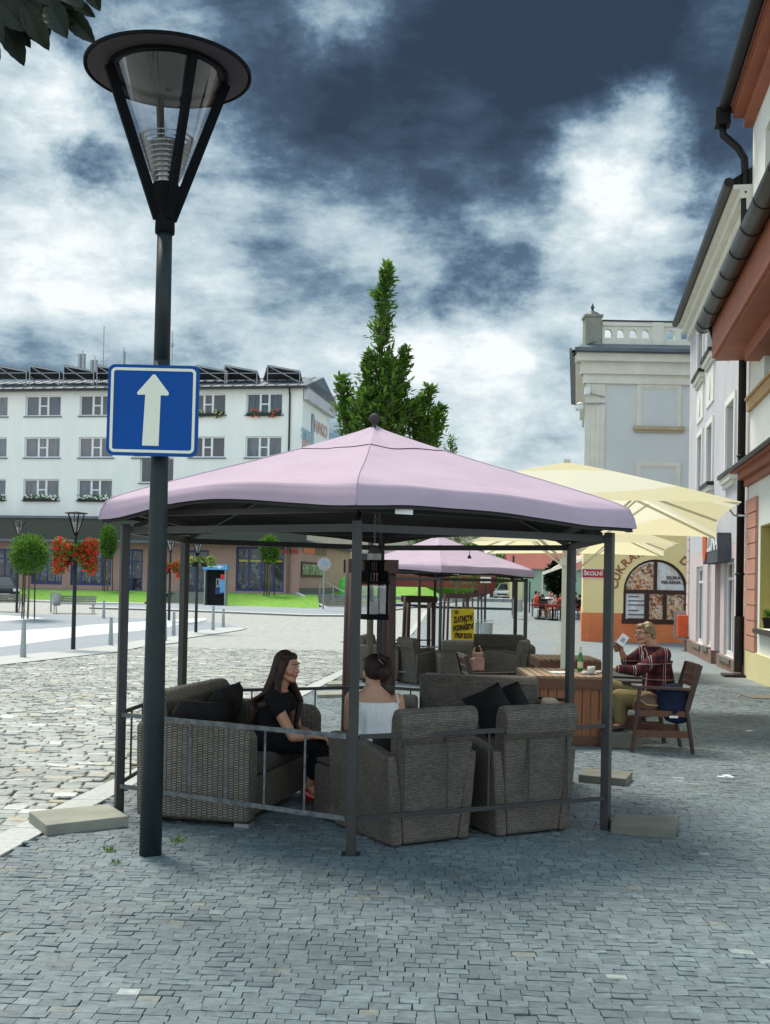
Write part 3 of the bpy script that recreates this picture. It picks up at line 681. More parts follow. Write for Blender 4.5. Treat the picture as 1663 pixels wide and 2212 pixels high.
# side fascia band and text, thin window strip
sf = AS.px(706, 900)[0]
mb = MB(); AS.box(mb, .0, sf + 1.2, AS.px(690, 880)[1] - .2, AS.px(690, 850)[1] + .25, .05, .35); mb.build('side_fascia', M['lilac_wall'], apt)
mb = MB(); a0, zz1 = AS.px(672, 898); a1 = AS.px(678, 900)[0]; AS.box(mb, a0, a1, zz1 - 3.1, zz1 + .2, -.01, .03); mb.build('stair_glazing', M['curtain'], apt)
mx_ = lambda x, y, pl, o=.03: (lambda q: pl.p(q[0], q[1], o))(pl.px(x, y, o))
text_mesh('lettering', 'SIEMENS', .95, M['faded_blue'], face_mtx(mx_(661, 940, AS, .06), AS.d), apt, xs=.72, bold=.02)
text_mesh('lettering', 'HAKO', 1.15, M['faded_red'], face_mtx(mx_(694, 928, AS, .06), AS.d), apt, xs=1.15, bold=.02)
text_mesh('lettering', 'BOSCH', .9, M['faded_red'], face_mtx(mx_(661, 962, AS, .06), AS.d), apt, xs=.72, bold=.02)
# dark cladding band above the shops (projecting canopy) and the shop floor
zc = AP.px(300, 1171)[1]
mb = MB(); AP.box(mb, sL, .2, zc, zb - .003, -1, 1.3); mb.build('canopy_band', M['sheet_green'], apt)
mb = MB(); AP.box(mb, sL, .3, zb - .10, zb + .06, 1.2, 1.42); AP.box(mb, sL, .3, zc - .08, zc + .08, 1.2, 1.42); mb.build('canopy_edge', M['roof'], apt)
shopx = [(-60, 36), (67, 133), (150, 236), (253, 281), (290, 350), (478, 510)]
sh = []
for xa, xb in [(-120, -70), (-20, 36), (67, 134), (152, 240)]: sh.append((AP.px(xa, 1240)[0], AP.px(xb, 1240)[0], z0 + .45, zc - .55, 0))
sh.append((AP.px(258, 1240)[0], AP.px(308, 1240)[0], z0 + .1, zc - .45, 1))
sh.append((AP.px(392, 1240)[0], AP.px(450, 1240)[0], z0 + .1, zc - .45, 1))
sh.append((AP.px(509, 1240)[0], AP.px(613, 1240)[0], z0 + .28, zc - .18, 2))
mb = MB(); AP.wall(mb, sL, .0, z0 - 1.2, zc, [h[:4] for h in sh], .3); AP.box(mb, sL, -.2, z0 - .3, zc, -9, -1.2)
mb.build('shop_wall', M['pinkbrown'], apt)
mb = MB(); AS.wall(mb, 0, 16, z0 + .55, zc + .1, [], .2); mb.build('shop_side_wall', M['pinkbrown'], apt)
mb = MB(); AS.box(mb, 0.02, 16, z0 - 1.6, z0 + .55, -.3, .06); mb.build('stone_plinth', M['concrete_d'], apt)
mb = MB(); a = AS.p(-.3, zc + .12, .4); b = AS.p(16, zc + .12, .4); c = AS.p(16, zc + .9, -3.0); d = AS.p(-.3, zc + .9, -3.0)
mb.add([a, b, c, d, a - Vector((0, 0, .12)), b - Vector((0, 0, .12))], [(0, 1, 2, 3), (0, 1, 5, 4)]); mb.build('low_roof', M['roof_d'], apt)
for h in sh:
    n_ = {0: 4, 1: 2, 2: 5}[h[4]]
    AP.window(apt, h[0], h[1], h[2], h[3], -.1, bars=[i / n_ for i in range(1, n_)] if h[4] < 2 else (.26, .52, .78), hbars=((0, 1, .72),), fw=.12, bt=.05, fmat=M['blue_frame'], back=M['shop'], glass=M['shopglass'], name='shop_window' if h[4] != 1 else 'shop_door', backd=.28)
h = sh[-1]
mb = MB(); AP.box(mb, h[0] + .15, h[1] - .15, h[2] + (h[3] - h[2]) * .66, h[2] + (h[3] - h[2]) * .715, -.2, -.17); mb.build('yellow_shop_strip', M['yellow'], apt)
for xa, xb, ya, yb, mm_ in ((654, 678, 1178, 1196, 'orange'), (679, 703, 1182, 1200, 'plinth'), (650, 694, 1213, 1247, 'wood_dark')):
    a0, za = AS.px(xa, ya); a1, zb_ = AS.px(xb, yb); mb = MB(); AS.box(mb, a0, a1, zb_ if xa > 650 else AS.px(xb, yb)[1], AS.px(xb, ya + 3)[1], .01, .08); mb.build('notice_board', M[mm_], apt)
    if xa == 650: mb = MB(); AS.box(mb, a0 + .15, a1 - .15, AS.px(xb, yb)[1] + .15, AS.px(xb, ya + 3)[1] - .15, .085, .1); mb.build('display', M['books'], apt)
mb = MB(); a0 = AP.px(624, 1200)[0]; mb.tube([AP.p(a0, zc, .12), AP.p(a0, z0, .12)], .09, 8); mb.build('downpipe', M['plinth'], apt)
for xx in (618, 632):
    mb = MB(); a0, zq = AP.px(xx, 1191); AP.box(mb, a0 - .33, a0 + .33, zq - .1, zq + .12, .02, .06); mb.build('red_plate', M['red'], apt)
# solar collectors and masts on the roof
mb0 = None
px0 = [15, 85, 157, 228, 300, 365, 437, 500, 590]
for i, xx in enumerate(px0):
    s_, z_ = AP.px(xx, 795, -2.2)
    L = thing('solar_collector', ['leftmost tilted solar collector on the apartment roof', 'second tilted solar collector from the left on the apartment roof', 'third tilted solar collector from the left on the apartment roof', 'solar collector on the roof just left of the blue sign', 'solar collector on the roof behind the upper left of the blue sign', 'solar collector on the roof behind the middle of the blue sign', 'solar collector on the roof just right of the blue sign', 'second tilted solar collector from the right end of the roof', 'rightmost tilted solar collector on the apartment roof'][i], 'solar collector', tuple(AP.p(s_ + .6, zt + .3, -2.2)), group='solar collectors in a row on the apartment roof')
    z_ -= .10; w_ = 2.05; q = MB()
    pl = [AP.p(s_, z_, -.9), AP.p(s_ + w_ + .1, z_ - .40, -.9), AP.p(s_ + w_ - .2, z_ - .62, -2.6), AP.p(s_ - .75, z_ - .60, -2.6)]
    q.add(pl + [v + Vector((0, 0, .07)) for v in pl], [(0, 1, 2, 3), (4, 5, 6, 7), (0, 1, 5, 4), (1, 2, 6, 5), (2, 3, 7, 6), (3, 0, 4, 7)]); q.build('collector', M['panel'], L)
    q = MB(); base = zt + .45
    for v in pl[:2] + [pl[2]]: q.bar(v, Vector((v.x, v.y, base)), .05)
    q.bar(pl[0], Vector((pl[1].x, pl[1].y, base)), .04); q.bar(pl[0] + Vector((0, 0, -.5)), pl[1] + Vector((0, 0, -.1)), .04)
    for v, w2 in ((0, 1), (1, 2), (2, 3), (3, 0)): q.bar(pl[v], pl[w2], .08)
    q.build('support', M['steel'], L)
for xx, y1, y0_, lb, wd in ((179, 755, 800, 'stubby twin panel antenna on the roof left of the blue sign', .22), (205, 768, 800, 'shorter panel antenna on the roof left of the blue sign', .2), (225, 705, 800, 'tallest thin aerial with small crossbars on the roof', .03), (268, 750, 800, 'thin grey panel antenna just above the blue sign', .12), (373, 716, 800, 'slim aerial on the roof right of the street lamp pole', .04)):
    s_, za = AP.px(xx, y1, -3); _, zb2 = AP.px(xx, y0_, -3)
    T = thing('antenna', lb, 'antenna', tuple(AP.p(s_, zb2 - .6, -3)), group='antennas on the apartment roof')
    q = MB(); q.tube([AP.p(s_, zb2 - 1, -3), AP.p(s_, za, -3)], .035, 6); q.build('mast', M['steel'], T)
    q = MB()
    if wd > .1:
        for dx in ((-.17, .12) if wd >= .2 else (0.05,)): AP.box(q, s_ + dx - wd * .4, s_ + dx + wd * .4, zb2 - .2, za - .3, -3.05, -2.85)
        q.build('antenna_panel', M['steel'], T)
    elif wd < .035:
        for k in range(3): q.bar(AP.p(s_ - .45 + k * .1, zb2 + .15 + k * .25, -3), AP.p(s_ + .45 - k * .1, zb2 + .15 + k * .25, -3), .03)
        q.build('crossbar', M['steel'], T)
    else:
        q.sphere(AP.p(s_, za - .9, -3), .09, 8, 6, (1, 1, 2)); q.build('antenna_head', M['steel'], T)

# ================================================================= BAKERY CORNER HOUSE
bc = G(1257, 1384); d_b = bc.y; BK = Plane((bc.x, bc.y, 0), (1, 0, 0), (0, -1, 0)); zg_b = bc.z
bk = thing('corner_house', 'pale grey corner house with yellow and orange bakery ground floor and roof balustrade', 'building', (bc.x + 3, bc.y + 2, zg_b))
sR = 7.5
bz = lambda y, x=1380: BK.px(x, y)[1]
bs = lambda x, y=1300: BK.px(x, y)[0]
dirS = VD
LS = Plane((bc.x, bc.y, 0), VD, (-VD.y, VD.x, 0))
z_or = bz(1325); z_y = bz(1150); z_c1 = bz(830, 1380); z_ct = bz(768)
# arch geometry
ax0, ax1 = bs(1346), bs(1486); acx = (ax0 + ax1) / 2; ar = (ax1 - ax0) / 2; az = bz(1276); abase = bz(1340)
aw_top = bz(1207)
hy = (ax0, ax1, abase, az)
def archwall(mb, pl, a0, a1, z0_, z1_, x0, x1, zbm, zsp, top, depth=.25, n=16):
    # wall with one rectangular opening capped by an elliptical arch
    pl.wall(mb, a0, x0, z0_, z1_, []); pl.wall(mb, x1, a1, z0_, z1_, []); pl.wall(mb, x0, x1, z0_, zbm, []) if zbm > z0_ else None
    cx = (x0 + x1) / 2; rx = (x1 - x0) / 2; rz = top - zsp
    pts = [(cx - rx * math.cos(math.pi * i / n), zsp + rz * math.sin(math.pi * i / n)) for i in range(n + 1)]
    for (u0, v0), (u1, v1) in zip(pts, pts[1:]):
        mb.add([pl.p(u0, v0), pl.p(u1, v1), pl.p(u1, z1_), pl.p(u0, z1_)], [(0, 1, 2, 3)])
    ring = [(x0, zbm)] + pts + [(x1, zbm)]
    for u, v in zip(ring, ring[1:] + ring[:1]): mb.add([pl.p(*u), pl.p(*v), pl.p(*v, -depth), pl.p(*u, -depth)], [(0, 1, 2, 3)])
    return pts
mb = MB(); pts = archwall(mb, BK, 0, sR, z_or, z_y, ax0, ax1, abase, az, aw_top)
LS.wall(mb, 0, 12, z_or, z_y, []); mb.build('yellow_wall', M['yellow_wall'], bk)
mb = MB(); BK.box(mb, 0, ax0 - .06, zg_b - .5, z_or - .004, -.28, .03); BK.box(mb, ax1 + .06, sR, zg_b - .5, z_or - .004, -.28, .03); BK.box(mb, ax0 - .06, ax1 + .06, zg_b - .5, abase - .13, -.28, .03); LS.box(mb, 0, 12, zg_b - .5, z_or - .004, -.28, .03); mb.build('orange_plinth', M['orange'], bk)
mb = MB(); s_up = bs(1262, 1000)
BK.wall(mb, -.02, sR, z_y, z_c1, []); LS.wall(mb, 0, 12, z_y, z_c1, []); mb.build('upper_wall', M['grey_wall'], bk)
def bframe(x0, y0, x1, y1, nm='blind_window'):
    a0, zt_ = BK.px(x0, y0); a1, zb_ = BK.px(x1, y1); q = MB(); w = .13
    BK.box(q, a0, a0 + w, zb_, zt_, .0, .05); BK.box(q, a1 - w, a1, zb_, zt_, .0, .05); BK.box(q, a0 + w, a1 - w, zt_ - w, zt_, .0, .05)
    BK.box(q, a0 + w, a0 + w + .07, zb_, zt_ - w, 0, .025); BK.box(q, a1 - w - .07, a1 - w, zb_, zt_ - w, 0, .025); BK.box(q, a0 + w, a1 - w, zt_ - w - .07, zt_ - w, 0, .028)
    f = q.build(nm, M['trim'], bk)
    q = MB(); BK.box(q, a0 + w, a1 - w, zb_, zt_ - w, .001, .008); q.build('panel', M['grey_wall'], f)
    q = MB(); BK.box(q, a0 - .14, a1 + .14, zb_ - .14, zb_ - .003, 0, .14); BK.box(q, a0 - .09, a1 + .09, zb_ - .24, zb_ - .142, 0, .08); q.build('sill', M['sill_tan'] if y0 < 900 else M['trim'], f)
bframe(1376, 829, 1470, 922); bframe(1374, 998, 1468, 1090)
mb = MB()
a0, a1 = bs(1263, 1000), bs(1305, 1000)
for k in range(4):
    w = (a1 - a0 - .02) / 4; BK.box(mb, a0 + .01 + k * w + .012, a0 + .01 + (k + 1) * w - .012, z_y + .01, z_c1 - .01, 0, .045)
BK.box(mb, a0, a1, z_y + .005, z_c1 - .005, 0, .035); mb.build('fluted_pilaster', M['trim'], bk)
mb = MB()
for (za, zb_, o) in ((z_c1, z_c1 + .35, .10), (z_c1 + .352, z_ct - .30, .22), (z_ct - .298, z_ct, .42)):
    BK.box(mb, -o, sR, za, zb_, -.2, o); LS.box(mb, -.0, 12, za, zb_, -.2, o)
mb.build('cornice', M['trim'], bk)
mb = MB(); o = .55
zr = bz(737)
for pl, a0, a1, e in ((BK, -.5, sR, 0), (LS, -.3, 12, 0)):
    vs = [pl.p(a0, z_ct + .004, o), pl.p(a1, z_ct + .004, o), pl.p(a1, z_ct + .12, o), pl.p(a0, z_ct + .12, o), pl.p(a0 + .45, zr, -.35), pl.p(a1, zr, -.35)]
    mb.add(vs, [(0, 1, 2, 3), (3, 2, 5, 4)]); mb.add([pl.p(a0, z_ct + .004, o), pl.p(a1, z_ct + .004, o), pl.p(a1, z_ct + .004, -.3), pl.p(a0, z_ct + .004, -.3)], [(0, 1, 2, 3)])
mb.build('eave_roof', M['roof'], bk)
mb = MB(); BK.box(mb, -.55, sR, z_ct + .03, z_ct + .16, o, o + .10); LS.box(mb, -.5, 12, z_ct + .03, z_ct + .16, o, o + .10); mb.build('gutter', M['roof'], bk)
# balustrade
zr0, zr1 = bz(742), bz(693)
mb = MB(); p0, p1 = bs(1266, 700), bs(1301, 700)
BK.box(mb, p0, p1, z_ct + .2, bz(684), -.75, -.12); BK.box(mb, p0 - .05, p1 + .05, bz(684) + .002, bz(679), -.8, -.07)
mb.build('corner_pier', M['concrete'], bk)
mb = MB(); BK.box(mb, bs(1411, 700), bs(1436, 700), zr0, zr1 - .003, -.5, -.14); mb.build('middle_pier', M['trim'], bk)
mb = MB(); c_ = BK.p((p0 + p1) / 2, bz(679) + .003, -.43); mb.lathe(c_, [(.36, 0), (.22, .12), (.1, .18), (.05, .22), (.05, .3), (.08, .34), (.05, .40), (.01, .5)], 10); mb.build('finial', M['roof_d'], bk)
mb = MB(); zb1, zt1 = zr0 + .25, zr1 - .16
x = 1303.0
segs = [(1303, 1411, 3.7), (1436, 1530, 4)]
for xa, xb, _n in segs:
    a, b = bs(xa, 700), bs(xb, 700); step = bs(1337.5, 700) - bs(1303, 700) if True else 0
    n_ = max(1, round((b - a) / (step * .78))); st = (b - a) / n_
    for k in range(n_):
        u0, u1 = a + k * st, a + (k + 1) * st; i0, i1 = u0 + st * .22, u1 - st * .22; c0 = (i0 + i1) / 2; rr_ = (i1 - i0) / 2; sp = zt1 - .12 - rr_
        poly = [(u0, zb1), (i0, zb1)] + [(c0 - rr_ * math.cos(math.pi * j / 8), sp + rr_ * math.sin(math.pi * j / 8)) for j in range(9)] + [(i1, zb1), (u1, zb1), (u1, zt1), (u0, zt1)]
        mb.prism(poly, lambda u, v, t: BK.p(u, v, t), -.42, -.22)
    BK.box(mb, a, b, zr0, zb1 - .002, -.45, -.19); BK.box(mb, a, b, zt1 + .002, zr1, -.47, -.17)
mb.build('balustrade', M['trim'], bk)
mb = MB(); BK.box(mb, bs(1303, 700), sR, zr1 + .003, zr1 + .06, -.50, -.14); mb.build('rail_flashing', M['roof_d'], bk)
mb = MB(); r0 = BK.p(1.2, zr, -1.6); r1 = BK.p(sR + 6, zr, -1.6); pk = BK.p(sR + 2, bz(640, 1480), -5.5); r2 = BK.p(2.5, zr, -12); mb.add([r0, r1, pk, r2, BK.p(sR + 6, zr, -12)], [(0, 1, 2), (0, 2, 3), (1, 4, 2), (3, 2, 4)]); mb.build('slate_roof', M['roof_d'], bk)
# arched shop window
fr = MB(); n = 16; cx = acx; rz = aw_top - az
o_ = [(cx - ar * math.cos(math.pi * i / n), az + rz * math.sin(math.pi * i / n)) for i in range(n + 1)]; i_ = [(cx - (ar - .1) * math.cos(math.pi * i / n), az + (rz - .1) * math.sin(math.pi * i / n)) for i in range(n + 1)]
for k in range(n):
    fr.add([BK.p(*o_[k], -.08), BK.p(*o_[k + 1], -.08), BK.p(*i_[k + 1], -.08), BK.p(*i_[k], -.08), BK.p(*i_[k], -.2), BK.p(*i_[k + 1], -.2)], [(0, 1, 2, 3), (3, 2, 5, 4)])
BK.box(fr, ax0, ax0 + .11, abase, az - .002, -.2, -.08); BK.box(fr, ax1 - .11, ax1, abase, az - .002, -.2, -.08)
BK.box(fr, ax0 - .05, ax1 + .05, abase - .12, abase + .06, -.15, .05)
BK.box(fr, ax0 + .1, ax1 - .1, az - .10, az + .05, -.2, -.06); BK.box(fr, cx - .06, cx + .06, az + .052, aw_top - .06, -.2, -.07)
m1, m2 = bs(1398), bs(1437)
BK.box(fr, m1 - .09, m1 + .09, abase + .062, az - .102, -.2, -.07); BK.box(fr, m2 - .07, m2 + .07, abase + .062, az - .102, -.2, -.07)
af = fr.build('arched_window', M['plinth'] if False else M['wood_dark'], bk)
def arcpane(t0, t1, m, nm):
    q = MB(); ps = [(cx - (ar - .12) * math.cos(math.pi * (t0 + (t1 - t0) * i / 10)), az + (rz - .12) * math.sin(math.pi * (t0 + (t1 - t0) * i / 10))) for i in range(11)]
    ps = [(u, max(v, az + .05)) for u, v in ps]
    xm = cx - .06 if t1 <= .5 else cx + .06
    ps = [(min(u, xm) if t1 <= .5 else max(u, xm), v) for u, v in ps]; ps += [(xm, az + .05)]
    q.add([BK.p(u, v, -.13) for u, v in ps], [tuple(range(len(ps)))]); return q.build(nm, m, af)
arcpane(0, .5, M['pastry'], 'poster'); arcpane(.5, 1, M['listing'], 'poster')
for xa, xb, m_ in ((ax0 + .11, m1 - .09, 'listing'), (m1 + .09, m2 - .07, 'pastry'), (m2 + .07, ax1 - .11, 'pastry')):
    q = MB(); q.add([BK.p(xa, abase + .06, -.13), BK.p(xb, abase + .06, -.13), BK.p(xb, az - .1, -.13), BK.p(xa, az - .1, -.13)], [(0, 1, 2, 3)]); q.build('poster', M[m_], af)
pxm = lambda pl, x, y, o=.03: (lambda q: pl.p(q[0], q[1], o))(pl.px(x, y, o))
text_mesh('lettering', 'SELSKÁ', .17, M['brown_txt'], face_mtx(pxm(BK, 1454, 1248, -.11), BK.d), af, bold=.004)
text_mesh('lettering', 'PEKÁRNA', .17, M['brown_txt'], face_mtx(pxm(BK, 1449, 1258, -.11), BK.d), af, bold=.004)
for k in range(9):
    q = MB(); zz_ = az - .25 - k * .16 - (k // 3) * .05; BK.box(q, ax0 + .22, ax0 + .22 + (.62 if k % 3 else .4), zz_, zz_ + .05, -.128, -.12); q.build('price_line', M['orange'] if k > 7 else M['roof'], af)
word = 'CUKRÁRNA'
for k, ch in enumerate(word):
    an = math.radians(172 - k * 11.6); rr2x, rr2z = ar + .36, rz + .34
    pos = BK.p(cx + rr2x * math.cos(an), az + rr2z * math.sin(an), .02); tn = Vector((-math.sin(an) * -1, 0, math.cos(an) * -1)); tn = Vector((math.sin(an), 0, -math.cos(an))); up = Vector((math.cos(an), 0, math.sin(an)))
    text_mesh('lettering', ch, .44, M['brownred'], face_mtx(pos, tn, up), bk, bold=.008)
for k, ch in enumerate('DL'):
    an = math.radians(48 - k * 11.6); pos = BK.p(cx + (ar + .36) * math.cos(an), az + (rz + .34) * math.sin(an), .02)
    text_mesh('lettering', ch, .44, M['brownred'], face_mtx(pos, Vector((math.sin(an), 0, -math.cos(an))), Vector((math.cos(an), 0, math.sin(an)))), bk, bold=.008)
# street name plate on the house
pp = pxm(BK, 1281, 1238, .04); sg = thing('street_name_plate', 'red enamel street name plate reading ŠKOLNÍ on the yellow wall', 'sign', tuple(pp))
q = MB(); BK.box(q, pp.x - bc.x - .44, pp.x - bc.x + .44, pp.z - .19, pp.z + .19, .01, .04); q.build('plate', M['white'], sg)
q = MB(); BK.box(q, pp.x - bc.x - .41, pp.x - bc.x + .41, pp.z - .16, pp.z + .16, .04, .046); q.build('red_field', M['red'], sg)
text_mesh('lettering', 'ŠKOLNÍ', .21, M['white'], face_mtx(BK.p(pp.x - bc.x, pp.z - .01, .05), BK.d), sg, bold=.005)
# security cameras on the house corner
for (x, y, lb, big) in ((1252, 880, 'white dome security camera on a bracket at the grey house corner', 1), (1268, 845, 'small white box camera above the dome camera on the grey corner', 0)):
    a, z_ = BK.px(x, y, .2); T = thing('security_camera', lb, 'camera', tuple(BK.p(a, z_, .2)), group='security cameras on the grey house')
    q = MB(); 
    if big: q.sphere(BK.p(a, z_, .25), .15, 12, 8, (1, 1, .9)); q.lathe(BK.p(a, z_ + .08, .25), [(.15, 0), (.12, .08), (.03, .12)], 12)
    else: BK.box(q, a - .09, a + .09, z_ - .12, z_ + .14, .1, .35)
    q.build('housing', M['white'], T, smooth=bool(big))
    q = MB(); q.tube([BK.p(a, z_ + .12 if big else z_, .25), BK.p(a + .25, z_ + .18 if big else z_ - .1, .1), BK.p(bs(1304, 900), z_ + .20 if big else z_ - .18, .09)], .022, 6); q.build('bracket', M['steel'], T)

# ================================================================= RIGHT HAND HOUSES
k0 = G(1663, 1482); WR = Plane((k0.x, k0.y, 0), VD, (-VD.y, VD.x, 0))
sE = WR.px(1612, 1400)[0]                 # joint between near and middle house
sF = WR.px(1483, 1330)[0]                 # far end of middle house
def wz(x, y, o=0): return WR.px(x, y, o)[1]
def wsx(x, y, o=0): return WR.px(x, y, o)[0]
ml = thing('middle_house', 'tall lilac grey town house with cream window surrounds between bakery and near house', 'building', tuple(WR.p((sE + sF) / 2, -.3, -3)))
zE = wz(1600, 372, .45) + .28; zfl = wz(1560, 1180)
uw = []
def hole(x0, x1, ytr, ybl, pl=WR): a1 = pl.px(x0, ybl)[0]; a0 = pl.px(x1, ytr)[0]; return (a0, a1, pl.px(x0, ybl)[1], pl.px(x1, ytr)[1])
uw = [hole(1507, 1518, 935, 1072), hole(1527, 1541, 910, 1050), hole(1569, 1589, 858, 1027), hole(1508, 1521, 700, 818), hole(1529, 1544, 650, 776)]
lw = [hole(1502, 1519, 1222, 1386), hole(1525.5, 1536, 1214, 1393), hole(1562, 1586, 1205, 1413)]
dr = (wsx(1554, 1400), wsx(1542, 1400), -1.0, wz(1548, 1205))
mb = MB(); WR.wall(mb, sE + .02, sF, zfl, zE, uw, .45)
mb.add([WR.p(sF, -1, 0), WR.p(sF, zE, 0), WR.p(sF, zE, -10), WR.p(sF, -1, -10)], [(0, 1, 2, 3)]); mb.add([WR.p(sE + .02, -1, 0), WR.p(sE + .02, zE, 0), WR.p(sE + .02, zE, -10), WR.p(sE + .02, -1, -10)], [(0, 1, 2, 3)])
mb.build('upper_wall', M['lilac_wall'], ml)
zpl = wz(1586, 1425); 
mb = MB(); WR.wall(mb, sE + .02, sF, -.9, zfl - .004, lw + [dr], .35); mb.build('shop_wall', M['pink_wall'], ml)
mb = MB(); WR.box(mb, sE + .03, dr[0], -1.2, zpl, -.2, .08); WR.box(mb, dr[1], sF - .02, -1.2, zpl, -.2, .08); mb.build('plinth', M['plinth'], ml)
mb = MB(); WR.box(mb, dr[0] + .02, dr[1] - .02, -1.0, dr[3] - .02, -.9, -.34); mb.build('shop_door', M['plinth'], ml)
for i, h in enumerate(uw):
    w = WR.window(ml, h[0], h[1], h[2], h[3], -.30, bars=(.5,), hbars=((0, 1, .7),), fw=.06, bt=.04, back=M['curtain'])
    q = MB(); t = .16
    WR.box(q, h[0] - t, h[0], h[2], h[3] + t, 0, .05); WR.box(q, h[1], h[1] + t, h[2], h[3] + t, 0, .05); WR.box(q, h[0], h[1], h[3], h[3] + t, 0, .05); q.build('surround', M['cream_wall'], w)
    q = MB(); WR.box(q, h[0] - .28, h[1] + .28, h[2] - .10, h[2] - .003, -.05, .20); q.build('sill', M['gutter'], w)
    q = MB(); WR.box(q, h[0] - .22, h[1] + .22, h[2] - .24, h[2] - .103, 0, .15); WR.box(q, h[0] - .16, h[1] + .16, h[2] - .36, h[2] - .243, 0, .08); q.build('sill_moulding', M['trim'], w)
    if i > 2:
        q = MB(); WR.box(q, h[0] - .1, h[1] + .1, h[2] - 1.45, h[2] - .42, 0, .03); a_ = (h[0] + h[1]) / 2
        q.rings([[WR.p(a_ + .24 * math.cos(t_), h[2] - .92 + .38 * math.sin(t_), o) for t_ in (2 * math.pi * j / 16 for j in range(16))] for o in (.03, .06)]); q.build('medallion', M['cream_wall'], w)
h3 = uw[2]; q = MB(); WR.box(q, h3[0] - .1, h3[1] + .1, h3[3] + 1.2, h3[3] + 2.2, 0, .03); a_ = (h3[0] + h3[1]) / 2
q.rings([[WR.p(a_ + .24 * math.cos(t_), h3[3] + 1.75 + .38 * math.sin(t_), o) for t_ in (2 * math.pi * j / 16 for j in range(16))] for o in (.03, .06)]); q.build('medallion', M['cream_wall'], ml)
for h in lw:
    w = WR.window(ml, h[0], h[1], h[2], h[3], -.07, bars=(.5,), hbars=((0, 1, .80),), fw=.12, bt=.06, back=M['listing'] if h is lw[2] else M['shop'], glass=M['shopglass'], name='shop_window')
    q = MB(); WR.box(q, h[0] - .15, h[1] + .15, h[2] - .13, h[2] - .01, 0, .12); q.build('sill', M['concrete_d'], w)
    q = MB(); zz_ = h[2] + (h[3] - h[2]) * .85; WR.box(q, h[0] + .15, h[1] - .15, zz_, zz_ + .32, -.25, -.22); q.build('coloured_poster', M['orange_box'] if h is lw[0] else M['yellow'], w)
    q = MB(); zz_ = h[2] + (h[3] - h[2]) * .5; WR.box(q, h[0] + .2, h[1] - .25, zz_, zz_ + .6, -.25, -.22); q.build('hanging_display', M['ochre'], w)
q = MB()
for k in range(12):
    WR.box(q, sF - .75, sF + .0, zpl + .05 + k * .36, zpl + .38 + k * .36, 0, .03)
q.build('quoins', M['pink_wall'], ml)
# eaves of the middle house
mb = MB(); WR.box(mb, sE + .02, sF + .02, zE - .55, zE - .30, -.1, .12); WR.box(mb, sE + .02, sF + .06, zE - .298, zE - .10, -.1, .26); WR.box(mb, sE + .02, sF + .10, zE - .098, zE, -.1, .40); mb.build('eave_moulding', M['trim'], ml)
mb = MB(); mb.tube([WR.p(sE + .02, zE + .06, .5), WR.p(sF + .12, zE + .06, .5)], .11, 8); mb.build('gutter', M['gutter'], ml)
mb = MB(); mb.add([WR.p(sE + .02, zE + .10, .45), WR.p(sF + .12, zE + .10, .45), WR.p(sF + .12, zE + 3.6, -5), WR.p(sE + .02, zE + 3.6, -5), WR.p(sF + .5, zE, -10), WR.p(sE, zE, -10)], [(0, 1, 2, 3), (1, 4, 2), (3, 2, 4, 5)]); mb.build('roof', M['roof_d'], ml)
# shop sign box
sg = thing('shop_sign', 'dark grey shop sign box with orange oval and white lettering on pink wall', 'sign', tuple(WR.p(wsx(1540, 1190, .3), wz(1540, 1190, .3), .3)))
a0, a1 = wsx(1551, 1190, .3), wsx(1520, 1190, .3); zs0, zs1 = wz(1551, 1213, .3), wz(1551, 1150, .3)
q = MB(); WR.box(q, a0, a1, zs0, zs1, .01, .32); q.build('box', M['sheet_green'] if False else M['panel'], sg)
text_mesh('lettering', 'ZUNA', .62, M['white'], face_mtx(WR.p(a0 + (a1 - a0) * .36, (zs0 + zs1) / 2 + .15, .33), -VD), sg, bold=.02, xs=1.3)
q = MB(); c0, cz_ = a1 - (a1 - a0) * .18, (zs0 + zs1) / 2 + .18
q.rings([[WR.p(c0 + .42 * math.cos(t_), cz_ + .48 * math.sin(t_), o) for t_ in (2 * math.pi * j / 20 for j in range(20))] for o in (.321, .36)]); q.build('orange_oval', M['orange_box'], sg)
# letter box at far corner
a, z_ = wsx(1479, 1352, .1), wz(1479, 1352, .1)
T = thing('letter_box', 'orange red letter box with grey end on the corner of pink wall', 'letter box', tuple(WR.p(sF - .3, z_, .2)))
q = MB(); WR.box(q, sF - .75, sF - .15, z_ - .36, z_ + .36, .03, .35); q.build('case', M['orange_box'], T, bevel=.02); q = MB(); WR.box(q, sF - .7, sF - .2, z_ - .46, z_ - .363, .03, .3); WR.box(q, sF - .14, sF - .05, z_ - .40, z_ + .5, .03, .42); q.build('side_frame', M['steel'], T)

# near house
nh = thing('near_house', 'nearest right hand house with brown wooden eaves, salmon quoins and yellow walls', 'building', tuple(WR.p(-4, -.2, -3)))
sN = -13
zc0 = wz(1630, 1030, .2); zc1 = wz(1630, 985, .3); zso = wz(1590, 761, .4); zg2 = wz(1517, 712, .95); zH = wz(1590, 200, .5)
nic = (-5.5, wsx(1641, 1240), wz(1641, 1357), wz(1646, 1134))
wup = (-4, wsx(1650, 830), wz(1650, 845), wz(1650, 760) + .4)
mb = MB(); WR.wall(mb, sN, sE, zc0, zso - .004, [wup], .3); mb.add([WR.p(sE, -1, 0), WR.p(sE, zH, 0), WR.p(sE, zH, -9), WR.p(sE, -1, -9)], [(0, 1, 2, 3)]); WR.wall(mb, sN, sE, zso, zH, [(-3.5, wsx(1652, 380), zg2 + .5, zH - 1.1)], .3); mb.build('upper_wall', M['cream_wall'], nh)
